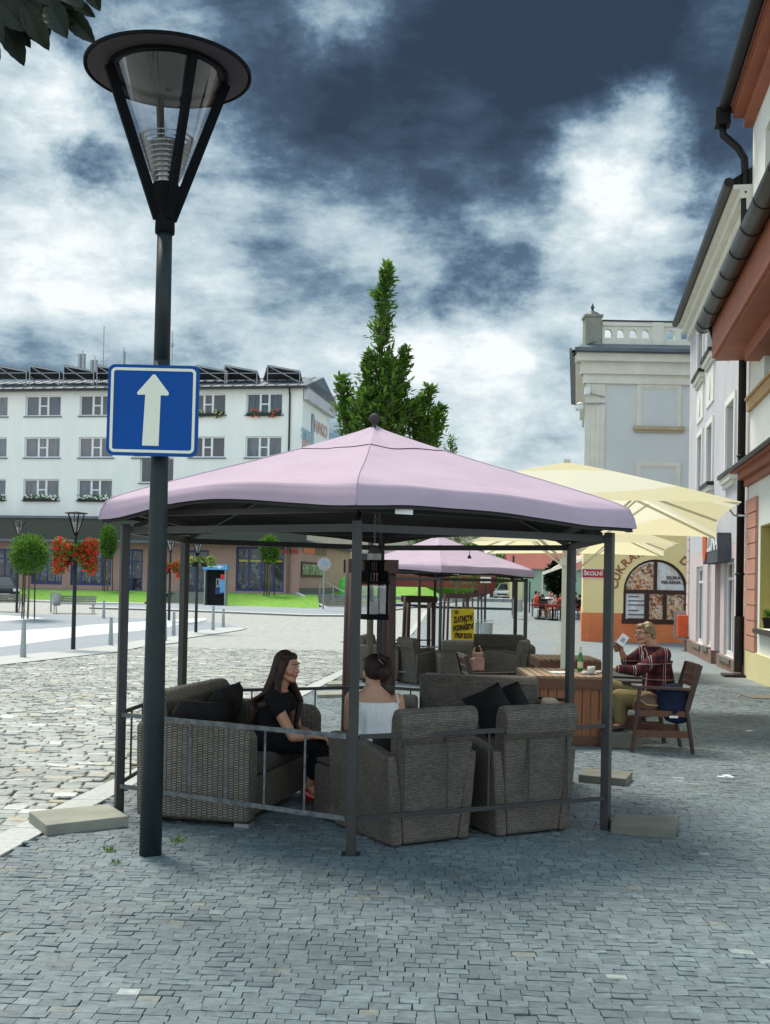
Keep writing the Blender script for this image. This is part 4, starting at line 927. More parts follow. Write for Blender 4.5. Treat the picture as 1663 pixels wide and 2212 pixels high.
WR.window(nh, *wup, -.2, bars=(.5,), back=M['dark_in']); WR.window(nh, -3.5, wsx(1652, 380), zg2 + .5, zH - 1.1, -.2, bars=(.3, .7), back=M['dark_in'])
zp = wz(1663, 1420); 
mb = MB(); WR.wall(mb, sN, sE, -.9, zc0, [nic], .45); mb.build('ground_floor_wall', M['cream_wall'], nh)
mb = MB(); t = .25; WR.box(mb, nic[0], nic[1], nic[2], nic[3], -.46, -.44); mb.build('niche_back', M['olive'], nh)
mb = MB(); WR.box(mb, nic[0], nic[1] + .04, nic[2] - .09, nic[2] - .003, -.4, .13); mb.build('sill', M['gutter'], nh)
mb = MB(); WR.box(mb, nic[1] - .02, nic[1] - .002, nic[2], nic[3], -.43, -.005); WR.box(mb, nic[0], nic[1], nic[3] - .02, nic[3] - .002, -.43, -.005); mb.build('niche_reveal', M['olive'], nh)
mb = MB(); WR.box(mb, sN, sE, -1.2, zp, -.2, .05); mb.build('plinth', M['yellow_l'], nh)
mb = MB(); q0, q1 = wsx(1636, 1250), sE - .02; zq = zp + .01
while zq < zc0 - .35: WR.box(mb, q0, q1, zq, zq + .30, -.05, .06); zq += .325
mb.build('quoins', M['pinkq'], nh)
mb = MB()
for za, zb_, o in ((zc0, zc0 + .14, .10), (zc0 + .142, zc0 + .30, .22), (zc0 + .302, zc1, .36)): WR.box(mb, sN, sE + o * .7, za, zb_, -.05, o)
mb.build('cornice', M['brownred'], nh)
mb = MB(); mb.add([WR.p(sN, zc1 + .002, .40), WR.p(sE + .35, zc1 + .002, .40), WR.p(sE + .35, zc1 + .12, .0), WR.p(sN, zc1 + .12, 0)], [(0, 1, 2, 3)]); mb.tube([WR.p(sN, zc1, .42), WR.p(sE + .75, zc1, .42)], .045, 8); mb.build('cornice_flashing', M['gutter'], nh)
mb = MB(); zo = wz(1640, 860); WR.box(mb, sN, sE - .1, zo - .1, zo + .14, -.05, .08); WR.box(mb, sN, sE - .1, zo + .142, zo + .2, -.05, .12); mb.build('string_course', M['ochre'], nh)
# lower projecting roof with brown boarding and its gutter
og = .98
mb = MB(); WR.box(mb, sN, sE + .1, zso, zso + .05, -.1, og - .25); WR.box(mb, sN, sE + .1, zso + .052, zg2 + .05, og - .42, og - .18); WR.box(mb, sN, sE - 1.3, zso - .30, zso - .003, -.1, .30); mb.build('boarded_eave', M['brownred'], nh)
mb = MB(); WR.box(mb, sN, sE - .02, zso + .09, zso + .10, .1, .2)
mb = MB(); zq = zg2 + .06; mb.add([WR.p(sN, zq, og - .05), WR.p(sE + .12, zq, og - .05), WR.p(sE + .12, zq + .9, -.02), WR.p(sN, zq + .9, -.02), WR.p(sE + .12, zso + .06, og - .3), WR.p(sE + .12, zso + .06, -.02)], [(0, 1, 2, 3), (1, 4, 5, 2)]); mb.build('lower_roof', M['roof_d'], nh)
def halfpipe(mb, s0, s1, z, o, r, n=9):
    rs = []
    for a in (s0, s1):
        rs.append([WR.p(a, z - r * math.sin(math.pi * j / (n - 1)), o - r * math.cos(math.pi * j / (n - 1))) for j in range(n)] + [WR.p(a, z - (r - .012) * math.sin(math.pi * j / (n - 1)), o - (r - .012) * math.cos(math.pi * j / (n - 1))) for j in reversed(range(n))])
    mb.rings(rs)
gt = MB(); halfpipe(gt, sN, sE + .28, zg2, og, .18); 
for k in range(8): 
    a = sE - .2 - k * 1.3
    gt.tube([WR.p(a, zg2 - .185 * math.sin(math.pi * j / 8), og - .185 * math.cos(math.pi * j / 8)) for j in range(9)], .009, 5)
gt.sphere(WR.p(sE + .28, zg2 - .08, og), .15, 10, 6, (1, .5, .7)); gt.build('lower_gutter', M['gutter'], nh, smooth=True)
# upper eave
mb = MB(); WR.box(mb, sN, sE + .05, zH - .12, zH - .003, -.1, .42); WR.box(mb, sN, sE + .02, zH - .35, zH - .123, -.1, .20); WR.box(mb, sN, sE + .05, zH, zH + .25, .25, .47); mb.build('upper_eave', M['brownred'], nh)
mb = MB(); halfpipe(mb, sN, sE + .15, zH + .15, .62, .13); WR.box(mb, sE - .05, sE + .28, zH - .25, zH + .12, .48, .80); mb.add([WR.p(sN, zH + .26, .55), WR.p(sE + .1, zH + .26, .55), WR.p(sE + .1, zH + 2.5, -4), WR.p(sN, zH + 2.5, -4)], [(0, 1, 2, 3)]); mb.build('upper_gutter', M['pipe'], nh)
q = MB(); sp = sE + .12
q.tube([WR.p(sp, zH - .2, .64), WR.p(sp, zH - .45, .62), WR.p(sp, zH - .75, .30), WR.p(sp, zH - 1.0, .16), WR.p(sp, zH - 1.4, .14), WR.p(sp, zg_b + .45, .14), ], .085, 12); 
for zz_ in (zH - 1.8, zH - 4, 4.5, 3.2, 1.9, .8): q.lathe(WR.p(sp, zz_, .14), [(.105, 0), (.105, .05)], 12)
q.build('downpipe', M['pipe'], nh, smooth=True)
q = MB(); q.tube([WR.p(sp, 1.0, .14), WR.p(sp, -.22, .14)], .108, 12); WR.box(q, sp - .45, sp + .2, -.31, -.26, .0, .5); q.build('downpipe_boot', M['gutter'], nh)
# camera on the near house and flower pot on the sill
a, z_ = wsx(1600, 1078, .5), wz(1600, 1078, .5)
T = thing('security_camera', 'white bullet security camera with dark lens by the dark downpipe', 'camera', tuple(WR.p(sE - .3, z_, .2)), group='security cameras on the houses')
q = MB(); cpos = WR.p(sE - .1, z_ + .03, .42); cd = Vector((-.55, -.80, -.22)).normalized(); q.tube([cpos - cd * .2, cpos + cd * .2], .075, 12); q.build('housing', M['white'], T); q = MB(); q.tube([cpos + cd * .2, cpos + cd * .215], .06, 12); q.build('lens', M['black'], T)
q = MB(); q.tube([cpos - Vector((0, 0, .05)), cpos + Vector((.12, .02, -.2)), WR.p(sE - .4, z_ - .2, .0)], .02, 6); q.build('bracket', M['steel'], T)
pp = pxm(WR, 1659, 1357, .05); T = thing('flower_pot', 'dark flower pot with a small green plant on the yellow niche sill', 'plant', tuple(pp))
q = MB(); q.lathe(pp, [(.08, 0), (.11, .17), (.12, .18), (.12, .21)], 14); q.build('pot', M['pipe'], T)
q = MB()
for k in range(60): leaf(q, pp + Vector((random.uniform(-.08, .08), random.uniform(-.08, .08), .2 + random.uniform(0, .08))), Vector((random.uniform(-1, 1), random.uniform(-1, 1), random.uniform(.3, 1.6))).normalized(), .12, .035)
q.build('foliage', M['leaf2'], T)
# ================================================================= STREET LAMP AND SIGN
lb = G(325, 1846)
lamp = thing('street_lamp', 'tall dark street lamp with flat round disc top and glass cone, carrying the blue sign', 'street lamp', tuple(lb))
def lz(y, x=350): return P(x, y, lb.y).z
q = MB(); zs1 = lz(780); zc = lz(505)
q.tube([lb - Vector((0, 0, .05)), lb + Vector((0, 0, 1.0)), (lb.x, lb.y, lz(1100)), (lb.x, lb.y, zs1)], [.064, .060, .052, .047], 24)
q.tube([(lb.x, lb.y, zs1), (lb.x, lb.y, zc)], [.047, .043], 24); q.build('pole', M['pole_green'], lamp, smooth=True)
zcol = lz(462); zdisc = lz(157); zring = zdisc - .015; Rr = .335; Rd = .478
q = MB(); q.lathe((lb.x, lb.y, 0), [(.055, zc), (.057, zc + .02), (.055, zcol - .02), (.05, zcol)], 24); q.build('collar', M['black'], lamp, smooth=True)
q = MB(); q.lathe((lb.x, lb.y, 0), [(.05, zcol - .01), (.085, zcol + .10), (.08, zcol + .16), (.03, zcol + .2)], 20); q.build('lamp_base', M['black'], lamp)
for a in (200, 305, 20, 110):
    v = Vector((math.cos(R(a)), math.sin(R(a)), 0)); q = MB()
    q.bar(Vector((lb.x, lb.y, zcol - .03)) + v * .040, Vector((lb.x, lb.y, zring)) + v * Rr, .036, .056, up=v); q.build('arm', M['black'], lamp)
q = MB(); q.lathe((lb.x, lb.y, 0), [(Rr - .012, zring - .004), (Rr + .008, zring - .004), (Rr + .008, zring + .012), (Rr - .012, zring + .012)], 48, cap=False); q.s = 0
q.f += []; q.build('ring', M['black'], lamp)
q = MB(); q.lathe((lb.x, lb.y, 0), [(.02, zdisc - .002), (.30, zdisc), (Rd - .02, zdisc + .0), (Rd - .018, zdisc + .012), (.3, zdisc + .05), (.02, zdisc + .10)], 64)
dk = q.build('disc', M['disc'], lamp); q = MB(); q.lathe((lb.x, lb.y, 0), [(Rd - .010, zdisc - .005), (Rd, zdisc - .004), (Rd, zdisc + .013), (Rd - .020, zdisc + .015), (Rd - .010, zdisc - .005)], 64, cap=False); q.build('rim', M['black'], dk)
q = MB(); q.lathe((lb.x, lb.y, 0), [(.10, zcol + .22), (Rr - .03, zring - .006)], 48, cap=False); q.build('glass_cone', M['glass'], lamp, smooth=True)
q = MB(); q.lathe((lb.x, lb.y, 0), [(.02, zdisc - .10), (.14, zdisc - .05), (Rr - .05, zdisc - .008)], 32, cap=False); q.build('reflector', M['disc'], lamp, smooth=True)
q = MB(); zl0, zl1 = zcol + .12, lz(302)
nl = 13
for k in range(nl):
    t = k / (nl - 1); z = zl0 + (zl1 - zl0) * t; r = .055 + (.158 - .055) * t
    q.lathe((lb.x, lb.y, 0), [(r - .028, z + .010), (r, z), (r, z + .006), (r - .028, z + .016)], 32, cap=False)
q.lathe((lb.x, lb.y, 0), [(.045, zl0), (.10, zl1 - .02)], 20, cap=False)
q.build('louvre_stack', M['louvre'], lamp)
q = MB(); stp = P(349, 1612, lb.y - .05)
for k in range(5):
    a0_, a1_ = R(-8 - k * 7), R(-8 - (k + 1) * 7); q.add([Vector((lb.x + .0605 * math.cos(a), lb.y + .0605 * math.sin(a), stp.z + dz)) for a, dz in ((a0_, -.02), (a1_, -.02), (a1_, .022), (a0_, .022))], [(0, 1, 2, 3)])
q.build('yellow_sticker', M['yellow'], lamp)
# blue one way sign
dS = lb.y - .115
A_ = P(232, 786, dS); B_ = P(428, 988, dS); sc = P(330.5, 886.5, dS)
sgn = thing('one_way_sign', 'square blue road sign with a pale upward arrow on the lamp post', 'road sign', tuple(sc))
hw = .258
def rrect(h, r, n=6):
    out = []
    for cx, cy, a0 in ((h - r, h - r, 0), (-(h - r), h - r, 90), (-(h - r), -(h - r), 180), (h - r, -(h - r), 270)):
        for k in range(n + 1): a = R(a0 + 90 * k / n); out.append((cx + r * math.cos(a), cy + r * math.sin(a)))
    return out
SR = Matrix.Rotation(R(.3), 3, 'Y')
sfn = lambda u, v, t: sc + SR @ Vector((u, -t, v))
q = MB(); q.prism(rrect(hw, .04), sfn, -.012, .006); q.build('panel', M['blue'], sgn)
q = MB(); o_, i_ = rrect(hw - .018, .028), rrect(hw - .034, .014); n = len(o_)
q.add([sfn(u, v, .0085) for u, v in o_] + [sfn(u, v, .0085) for u, v in i_], [(j, (j + 1) % n, n + (j + 1) % n, n + j) for j in range(n)]); q.build('border', M['cream'], sgn)
k_ = hw * 2 / 198.0
ar_ = [(-18, 80), (16, 80), (17, -50), (31, -50), (33, -55), (1, -82), (-2, -82), (-35, -52), (-33, -49), (-17, -50)]
arw = [((x - 0) * k_, -(y - 3) * k_) for x, y in [(-21, 80), (15, 80), (16.5, -30), (33, -30), (34, -36), (3.5, -75), (-1.5, -75), (-35, -35), (-33, -30), (-17, -31)]]
q = MB(); q.add([sfn(u, v, .0085) for u, v in arw], [tuple(range(len(arw)))]); q.build('arrow', M['cream'], sgn)
q = MB()
for dz in (-.15, .15): q.lathe((lb.x, lb.y, sc.z + dz - .015), [(.055, 0), (.055, .03)], 16); q.box((sc.x + .02, lb.y - .075, sc.z + dz), (.30, .05, .03))
q.build('bracket', M['steel'], sgn)

# ================================================================= GAZEBO
def make_gazebo(c, rz, label, group, rails, post_z=None):
    """hexagonal gazebo; local z 0 = ground at its centre"""
    g = thing('gazebo', label, 'gazebo', tuple(c), rz, group)
    RM = ROOTM[g.name]
    R0 = 1.87
    PV = [Vector((R0 * math.sin(R(60 * k)), -R0 * math.cos(R(60 * k)), 0)) for k in range(6)]   # 0 front, 1 right front ...
    def gl(v): w = RM @ v; return zg(w.y) - c[2]
    prof = [(0.03, 2.775), (.3, 2.68), (.55, 2.595), (.95, 2.47), (1.4, 2.335), (1.75, 2.225), (1.93, 2.163), (2.005, 2.125), (2.038, 2.06), (2.052, 2.0)]
    prof2 = [(0.03, 2.775), (.2, 2.715), (.3, 2.68), (.42, 2.639), (.5, 2.612), (.60, 2.579)]
    def canopy(prof, off, n=24, lift=.070, sag=.018, inset=0):
        m = MB()
        if len(prof) > 5:       # finer rows towards the hem, where the cloth folds
            pr = [prof[0]]
            for u_, v_ in zip(prof, prof[1:]):
                k_ = 3 if u_[0] > 1.3 else 1
                for j in range(1, k_ + 1): pr.append((u_[0] + (v_[0] - u_[0]) * j / k_, u_[1] + (v_[1] - u_[1]) * j / k_))
            prof = pr
        for k in range(6):
            rows = []
            for r, z in prof:
                row = []
                for j in range(n + 1):
                    w = j / n; a = PV[k].normalized() * (r - inset); b = PV[(k + 1) % 6].normalized() * (r - inset); p = a.lerp(b, w)
                    s = math.sin(math.pi * w); edge = max(0, min(1, (r - 1.75) / .3)) if len(prof) > 5 else 0
                    near = math.exp(-min(w, 1 - w) * 9)
                    zz_ = z - sag * (s ** .7) * min(1, r / 1.0) * (1 - edge) + lift * (s ** 1.3) * edge * (.35 if k == 0 else 1.1 if k == 5 else 1)
                    low = max(0, min(1, (r - 1.2) / .6))
                    # long slack folds running along the hem and out of the corners
                    fold = .032 * noise.noise(Vector((w * 3.1 + k * 5, r * 7.5, c[1]))) * low * (1 - near) + .010 * noise.noise(Vector((w * 9 + k * 5, r * 3, 3))) * low * near * s * 3 + .020 * noise.noise(Vector((w * 2.2 + k * 3, r * 1.6, 9 + c[0]))) * s
                    zz_ += fold + .052 * low * max(0, (1 - w) if k == 0 else w if k == 5 else 0) ** 1.5
                    pw = p * (1 - .022 * s * edge + fold * .35 * edge)
                    row.append(Vector((pw.x, pw.y, zz_ - off)))
                rows.append(row)
            N_ = n + 1; m.add([q_ for r_ in rows for q_ in r_], [(i * N_ + j, i * N_ + j + 1, (i + 1) * N_ + j + 1, (i + 1) * N_ + j) for i in range(len(rows) - 1) for j in range(n)])
            if off == 0: m.tube([r_[0] + Vector((0, 0, .001)) for r_ in rows], .0045, 5)
        return m
    cp = canopy(prof, 0).build('canopy', M['lilac'], g, smooth=True, world=False)
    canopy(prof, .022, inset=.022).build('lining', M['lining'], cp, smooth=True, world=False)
    canopy(prof2, -.007).build('vent_cap', M['lilac'], cp, smooth=True, world=False)
    m = MB()
    m.box((.27, -1.87 * .93 - .10, 2.035), (.115, .004, .035), R(27)); m.build('care_label', M['white'], cp, world=False)
    m = MB(); m.sphere((0, 0, 2.85), .042, 16, 12); m.build('finial', M['disc'], g, smooth=True, world=False)
    m = MB(); m.lathe((0, 0, 0), [(.018, 2.74), (.018, 2.83)], 10); m.build('finial_stem', M['frame'], g, world=False)
    for k, v in enumerate(PV):
        z0_ = gl(v); m = MB(); w_ = .056
        m.box((v.x, v.y, (z0_ + 1.975) / 2), (w_, w_, 1.975 - z0_), R(60 * k)); p = m.build('post', M['frame'], g, world=False, bevel=.003)
        m = MB(); m.box((v.x, v.y, z0_ + .004), (.11, .11, .008), R(60 * k)); m.build('base_plate', M['metal'], p, world=False)
    for k in range(6):
        a, b = PV[k] * .985, PV[(k + 1) % 6] * .985; m = MB()
        m.bar(a + Vector((0, 0, 1.935)), b + Vector((0, 0, 1.935)), .03, .045); m.bar(a * .965 + Vector((0, 0, 2.05)), b * .965 + Vector((0, 0, 2.05)), .025, .035); m.build('beam', M['frame'], g, world=False)
        m = MB(); m.bar(PV[k] * .97 + Vector((0, 0, 1.96)), Vector((0, 0, 2.70)) + PV[k] * .02, .028, .032); m.bar(PV[k] * .97 + Vector((0, 0, 1.62)), PV[k] * .80 + Vector((0, 0, 2.03)), .018) if False else None; m.build('rafter', M['frame'], g, world=False)
    for k in rails:
        a, b = PV[k].copy(), PV[(k + 1) % 6].copy(); d = (b - a).normalized(); a += d * .03; b -= d * .03
        n_ = Vector((d.y, -d.x, 0)) * .022
        z1, z2 = gl(a) + .685, gl(b) + .685; m = MB()
        A1, B1 = a + n_ + Vector((0, 0, z1)), b + n_ + Vector((0, 0, z2)); A2, B2 = a + n_ + Vector((0, 0, z1 - .475)), b + n_ + Vector((0, 0, z2 - .475))
        m.bar(A1, B1, .010, .028); m.bar(A2, B2, .010, .028)
        f = m.build('railing', M['rail'] if k == 5 else M['frame'], g, world=False)
        for j in range(1, 6):
            t = j / 6; m = MB(); m.bar(A1.lerp(B1, t) - n_ * .3 - Vector((0, 0, .012)), A2.lerp(B2, t) - n_ * .3 + Vector((0, 0, .012)), .012); m.build('baluster', M['rail'] if k == 5 else M['frame'], f, world=False)
    return g
GC = Vector((-.10, 8.31, 0)); GC.z = zg(GC.y)
gz = make_gazebo(GC, R(-2.0), 'large lilac hexagonal gazebo in the foreground sheltering two seated women', 'lilac gazebos in a row on the pavement', (0, 5, 4, 3, 2))
g2 = Vector(((948 - 831) / FPX * 21.6 - .02, 21.6, zg(21.6)))
gz2 = make_gazebo(g2, R(-1), 'smaller looking lilac gazebo farther back behind the tree stakes', 'lilac gazebos in a row on the pavement', (0, 5, 4, 3))
# lantern on a chain
lc = Vector((GC.x + .02, GC.y + .0, 0)); lt = thing('lantern', 'dark metal lantern with glass sides hanging on a chain under the lilac gazebo', 'lantern', (lc.x, lc.y, 1.30))
LR = Matrix.Rotation(R(24), 3, 'Z')
def lbx(mb, x, y, z, sx, sy, sz): mb.box(Vector((lc.x, lc.y, z)) + LR @ Vector((x, y, 0)), (sx, sy, sz), R(24))
q = MB(); lbx(q, 0, 0, 1.325, .175, .175, .04); q.build('base', M['black'], lt)
for sx in (-1, 1):
    for sy in (-1, 1): q = MB(); lbx(q, sx * .076, sy * .076, 1.46, .014, .014, .23); q.build('corner_bar', M['black'], lt)
q = MB()
for sx, sy, wx, wy in ((0, -.076, .136, .003), (0, .076, .136, .003), (-.076, 0, .003, .136), (.076, 0, .003, .136)): lbx(q, sx, sy, 1.455, wx, wy, .21)
q.build('glass_panel', M['glass'], lt)
q = MB(); lbx(q, 0, 0, 1.582, .18, .18, .02); lbx(q, 0, 0, 1.665, .12, .12, .012); lbx(q, 0, 0, 1.745, .13, .13, .012)
for k in range(7):
    for s_ in (-1, 1):
        lbx(q, -.072 + k * .024, s_ * .08, 1.63, .010, .008, .08); lbx(q, s_ * .08, -.072 + k * .024, 1.63, .008, .010, .08)
        lbx(q, (-.05 + k * .0165), s_ * .056, 1.705, .008, .006, .07); lbx(q, s_ * .056, (-.05 + k * .0165), 1.705, .006, .008, .07)
q.build('slatted_hood', M['black'], lt)
q = MB(); q.lathe((lc.x, lc.y, 0), [(.05, 1.752), (.052, 1.80), (.03, 1.84), (.008, 1.86)], 14); q.build('chimney_cap', M['louvre'], lt)
q = MB(); q.lathe((lc.x, lc.y, 0), [(.034, 1.345), (.034, 1.44), (.006, 1.445), (.004, 1.455)], 14); q.build('candle', M['ivory'], lt)
q = MB(); z = 1.86; k = 0
while z < 2.68:
    a = R(90) * (k % 2); v = Vector((math.cos(a), math.sin(a), 0)) * .009
    pts_ = [Vector((lc.x, lc.y, z)) + v * math.cos(t) + Vector((0, 0, .017 + .019 * math.sin(t))) for t in (2 * math.pi * j / 10 for j in range(10))]
    q.rings([[p + (p - Vector((lc.x, lc.y, z + .017))).normalized() * .0028 * math.cos(s) + v.cross(Vector((0, 0, 1))).normalized() * .0028 * math.sin(s) for s in (0, 1.57, 3.14, 4.71)] for p in pts_], closed=True)
    z += .030; k += 1
q.build('chain', M['louvre'], lt)
hk = P(1014, 1195, 9.9); T = thing('hook_cord', 'thin cord with a small dark hook hanging from the gazebo rear beam', 'cord', (hk.x, hk.y, hk.z - .05))
q = MB(); q.tube([(hk.x, hk.y, hk.z - .02), (hk.x, hk.y, 1.93)], .0025, 5); q.build('cord', M['black'], T); q = MB(); q.lathe((hk.x, hk.y, hk.z - .045), [(.022, 0), (.004, .035)], 8); q.build('hook', M['black'], T)

# ================================================================= WICKER FURNITURE
def side_prism(mb, prof, x0, x1, flare=0.0):
    """prof = (y,z) outline; extruded from x0 to x1, leaning outwards with height by flare"""
    n = len(prof); sgn_ = 1 if (x0 + x1) > 0 else -1
    f = lambda x, y, z: (x + sgn_ * flare * z, y, z)
    mb.add([f(x0, y, z) for y, z in prof] + [f(x1, y, z) for y, z in prof], [tuple(range(n)), tuple(reversed(range(n, 2 * n)))] + [(j, j + n, (j + 1) % n + n, (j + 1) % n) for j in range(n)])
    return mb
def make_armchair(loc, rz, label, group, w=.56, wick='wicker', cushions=False):
    t = thing('wicker_armchair', label, 'armchair', tuple(loc), rz, group)
    hwd = w / 2
    for s in (-1, 1):
        m = MB(); pr = [(-.375, .015), (.36, .015), (.375, .30), (.385, .59), (.34, .625), (.15, .63), (-.10, .61), (-.28, .575), (-.385, .555), (-.385, .3)]
        side_prism(m, pr, s * (hwd - .08), s * hwd, .085); m.build('arm', M[wick], t, world=False, uv=True, bevel=.018)
    m = MB(); bp = [(-.31, .02), (-.375, .02), (-.39, .35), (-.425, .64), (-.455, .69), (-.468, .78), (-.455, .842), (-.415, .868), (-.36, .855), (-.33, .80), (-.30, .62), (-.27, .40)]
    side_prism(m, bp, -hwd + .084, hwd - .084); mm_ = m
    for i, v in enumerate(mm_.v):
        v.z *= .975; k = 1 + .43 * max(0, min(1, v.z / .72)); v.x *= k
    m.build('backrest', M[wick], t, world=False, uv=True, bevel=.018)
    m = MB(); m.box((0, .02, .20), (w - .165, .64, .34)); m.build('seat_base', M[wick], t, world=False, uv=True, bevel=.01)
    m = MB(); m.box((0, .03, .425), (w - .236, .62, .11)); m.build('seat_cushion', M['seatcloth'], t, world=False, bevel=.035, seg=3)
    return t
GRP1 = 'grey brown wicker armchairs'
a1 = Vector((0.02, 6.60, 0)); rz1 = R(33)
def chair_loc(corner, rz, w=.56):   # corner = rear left ground corner
    off = Matrix.Rotation(rz, 3, 'Z') @ Vector((w / 2, .375, 0)); p = Vector(corner) + off; p.z = zg(p.y); return p
ch1 = make_armchair(chair_loc((0.075, 6.62, 0), R(31)), R(31), 'wicker armchair with its back to us, just right of the front gazebo post', GRP1)
def place_chair(loc, rz, label): loc = Vector((loc[0], loc[1], zg(loc[1]))); return copy_tree(ch1, loc, rz, label, GRP1)
p = chair_loc((.745, 6.965, 0), R(29)); place_chair(p, R(28), 'wicker armchair with its back to us, nearest the right gazebo post')
place_chair((1.27, 19.6), R(2), 'wicker armchair seen from behind inside the far gazebo')
place_chair((2.15, 20.0), R(72), 'wicker armchair facing left at the right side of the far gazebo')
place_chair((.78, 20.2), R(-60), 'pale wicker armchair left of the front post of the far gazebo')

def make_sofa(loc, rz, label, group, ln, wick, hb=.85, hd=.40):
    t = thing('wicker_sofa', label, 'sofa', tuple(loc), rz, group)
    for s in (-1, 1):
        m = MB(); x1 = s * ln / 2; x0 = x1 - s * .15
        pr = [(-hd, .05), (hd - .01, .05), (hd, .35), (hd, .60), (hd - .05, .665), (hd - .2, .68), (-hd + .1, .69), (-hd - .01, .66)]
        side_prism(m, pr, x0, x1, .015); m.build('arm', M[wick], t, world=False, uv=True, bevel=.035, seg=3)
    m = MB(); bp = [(-hd + .13, .05), (-hd, .05), (-hd - .02, .45), (-hd - .05, hb - .06), (-hd - .02, hb), (-hd + .08, hb), (-hd + .12, hb - .06), (-hd + .16, .45)]
    side_prism(m, bp, -ln / 2 + .152, ln / 2 - .152); m.build('backrest', M[wick], t, world=False, uv=True, bevel=.025, seg=3)
    m = MB(); m.box((0, .03, .18), (ln - .305, 2 * hd - .20, .25)); m.build('seat_base', M[wick], t, world=False, uv=True, bevel=.01)
    m = MB(); m.box((0, .05, .37), (ln - .31, 2 * hd - .19, .12)); m.build('seat_cushion', M['seatcloth'], t, world=False, bevel=.04, seg=3)
    for sx in (-1, 1):
        for sy in (-1, 1): m = MB(); m.box((sx * (ln / 2 - .09), sy * (hd - .07), .022), (.10, .10, .044)); m.build('foot', M['steel'], t, world=False)
    return t
sl = Vector((-1.03, 7.86, 0)); sl.z = zg(sl.y); GRP2 = 'wicker sofas'
s1 = make_sofa(sl, R(-105), 'ribbed wicker sofa at the left of the near gazebo, young woman sitting on it', GRP2, 1.45, 'wicker_r')
s2 = make_sofa(Vector((.80, 9.02, zg(9.0))), R(178), 'flat weave wicker sofa behind the two armchairs with black cushions on it', GRP2, 1.30, 'wicker', hb=.86)
s3 = copy_tree(s2, Vector((2.32, 22.0, zg(22.0))), R(180), 'dark wicker sofa at the back of the far gazebo', GRP2)
s4 = copy_tree(s1, Vector((.02, 20.9, zg(20.9))), R(-100), 'ribbed wicker sofa at the left side of the far gazebo', GRP2)
fs = Vector((-.27, 7.50, zg(7.50))); T = thing('wicker_footstool', 'low wicker footstool left of the middle armchair', 'footstool', tuple(fs), R(31))
m = MB(); m.box((0, 0, .19), (.28, .28, .36)); m.build('body', M['wicker'], T, world=False, uv=True, bevel=.03, seg=3); m = MB(); m.box((0, 0, .39), (.26, .26, .035)); m.build('cushion', M['seatcloth'], T, world=False, bevel=.02)
st = Vector((-.06, 8.28, zg(8.28))); T = thing('wicker_stool', 'wicker stool under the woman in the white dress', 'stool', tuple(st), R(5))
m = MB(); m.box((0, 0, .19), (.46, .42, .36)); m.build('body', M['wicker'], T, world=False, uv=True, bevel=.03, seg=3); m = MB(); m.box((0, 0, .405), (.43, .40, .06)); m.build('cushion', M['seatcloth'], T, world=False, bevel=.025)

def cushion(c, sx, sy, th, mtx, label, grp, m='cushion'):
    mb = MB(); n = 14; rows = []
    for i in range(n + 1):
        row = []
        for j in range(n + 1):
            u, v = -1 + 2 * i / n, -1 + 2 * j / n
            e = (1 - abs(u) ** 3) * (1 - abs(v) ** 3); puff = th * (max(0, e) ** .45)
            pin = 1 - .06 * (1 - abs(u * v))
            row.append((u * sx * pin, v * sy * pin, puff, u, v))
        rows.append(row)
    vs = []; 
    for sg_ in (1, -1):
        for r_ in rows:
            for (x, y, z, u, v) in r_:
                z2 = z * sg_ + .012 * noise.noise(Vector((x * 9 + c[0] * 7, y * 9, sg_)))
                vs.append(Vector(c) + mtx @ Vector((x, y, z2)))
    N1 = n + 1; fs_ = []
    for s_ in (0, 1):
        o = s_ * N1 * N1
        for i in range(n):
            for j in range(n): a = o + i * N1 + j; fs_.append((a, a + 1, a + N1 + 1, a + N1) if s_ == 0 else (a, a + N1, a + N1 + 1, a + 1))
    mb.add(vs, fs_); mb.origin = Vector(c)
    bm_o = mb.build('cushion', M[m], None, smooth=True)
    bm = bmesh.new(); bm.from_mesh(bm_o.data); bmesh.ops.remove_doubles(bm, verts=bm.verts, dist=.004); bmesh.ops.recalc_face_normals(bm, faces=bm.faces); bm.to_mesh(bm_o.data); bm.free()
    bm_o.data.shade_smooth()
    return tag(bm_o, label, 'cushion', grp)
def orient(rz, rx, ry=0): return Matrix.Rotation(R(rz), 3, 'Z') @ Matrix.Rotation(R(rx), 3, 'X') @ Matrix.Rotation(R(ry), 3, 'Y')
GC_ = 'black scatter cushions'
sm = ROOTM[s1.name]
cc = sm @ Vector((-.20, -.20, .63)); cushion(cc, .25, .22, .10, orient(-105, 72, 6), 'black cushion on the left sofa, the one nearer the seated young woman', GC_)
cc = sm @ Vector((.33, -.17, .60)); cushion(cc, .27, .20, .095, orient(-112, 60, -12), 'black cushion on the left sofa, the lower one beside its near arm', GC_)
sm = ROOTM[s2.name]
cc = P(1064, 1535, 8.50); cushion(cc, .17, .19, .07, orient(160, 68) @ Matrix.Rotation(R(-28), 3, 'Z'), 'black cushion leaning on the rear sofa, left one of the pair', GC_)
cc = P(1100, 1530, 8.62); cushion(cc, .17, .19, .07, orient(164, 70) @ Matrix.Rotation(R(-24), 3, 'Z'), 'black cushion leaning on the rear sofa, right one of the pair', GC_)
cc = ch1.location + Matrix.Rotation(R(31), 3, 'Z') @ Vector((-.15, -.16, .52)); cushion(cc, .14, .14, .05, orient(31, 76), 'black cushion inside the armchair behind the front post', GC_)

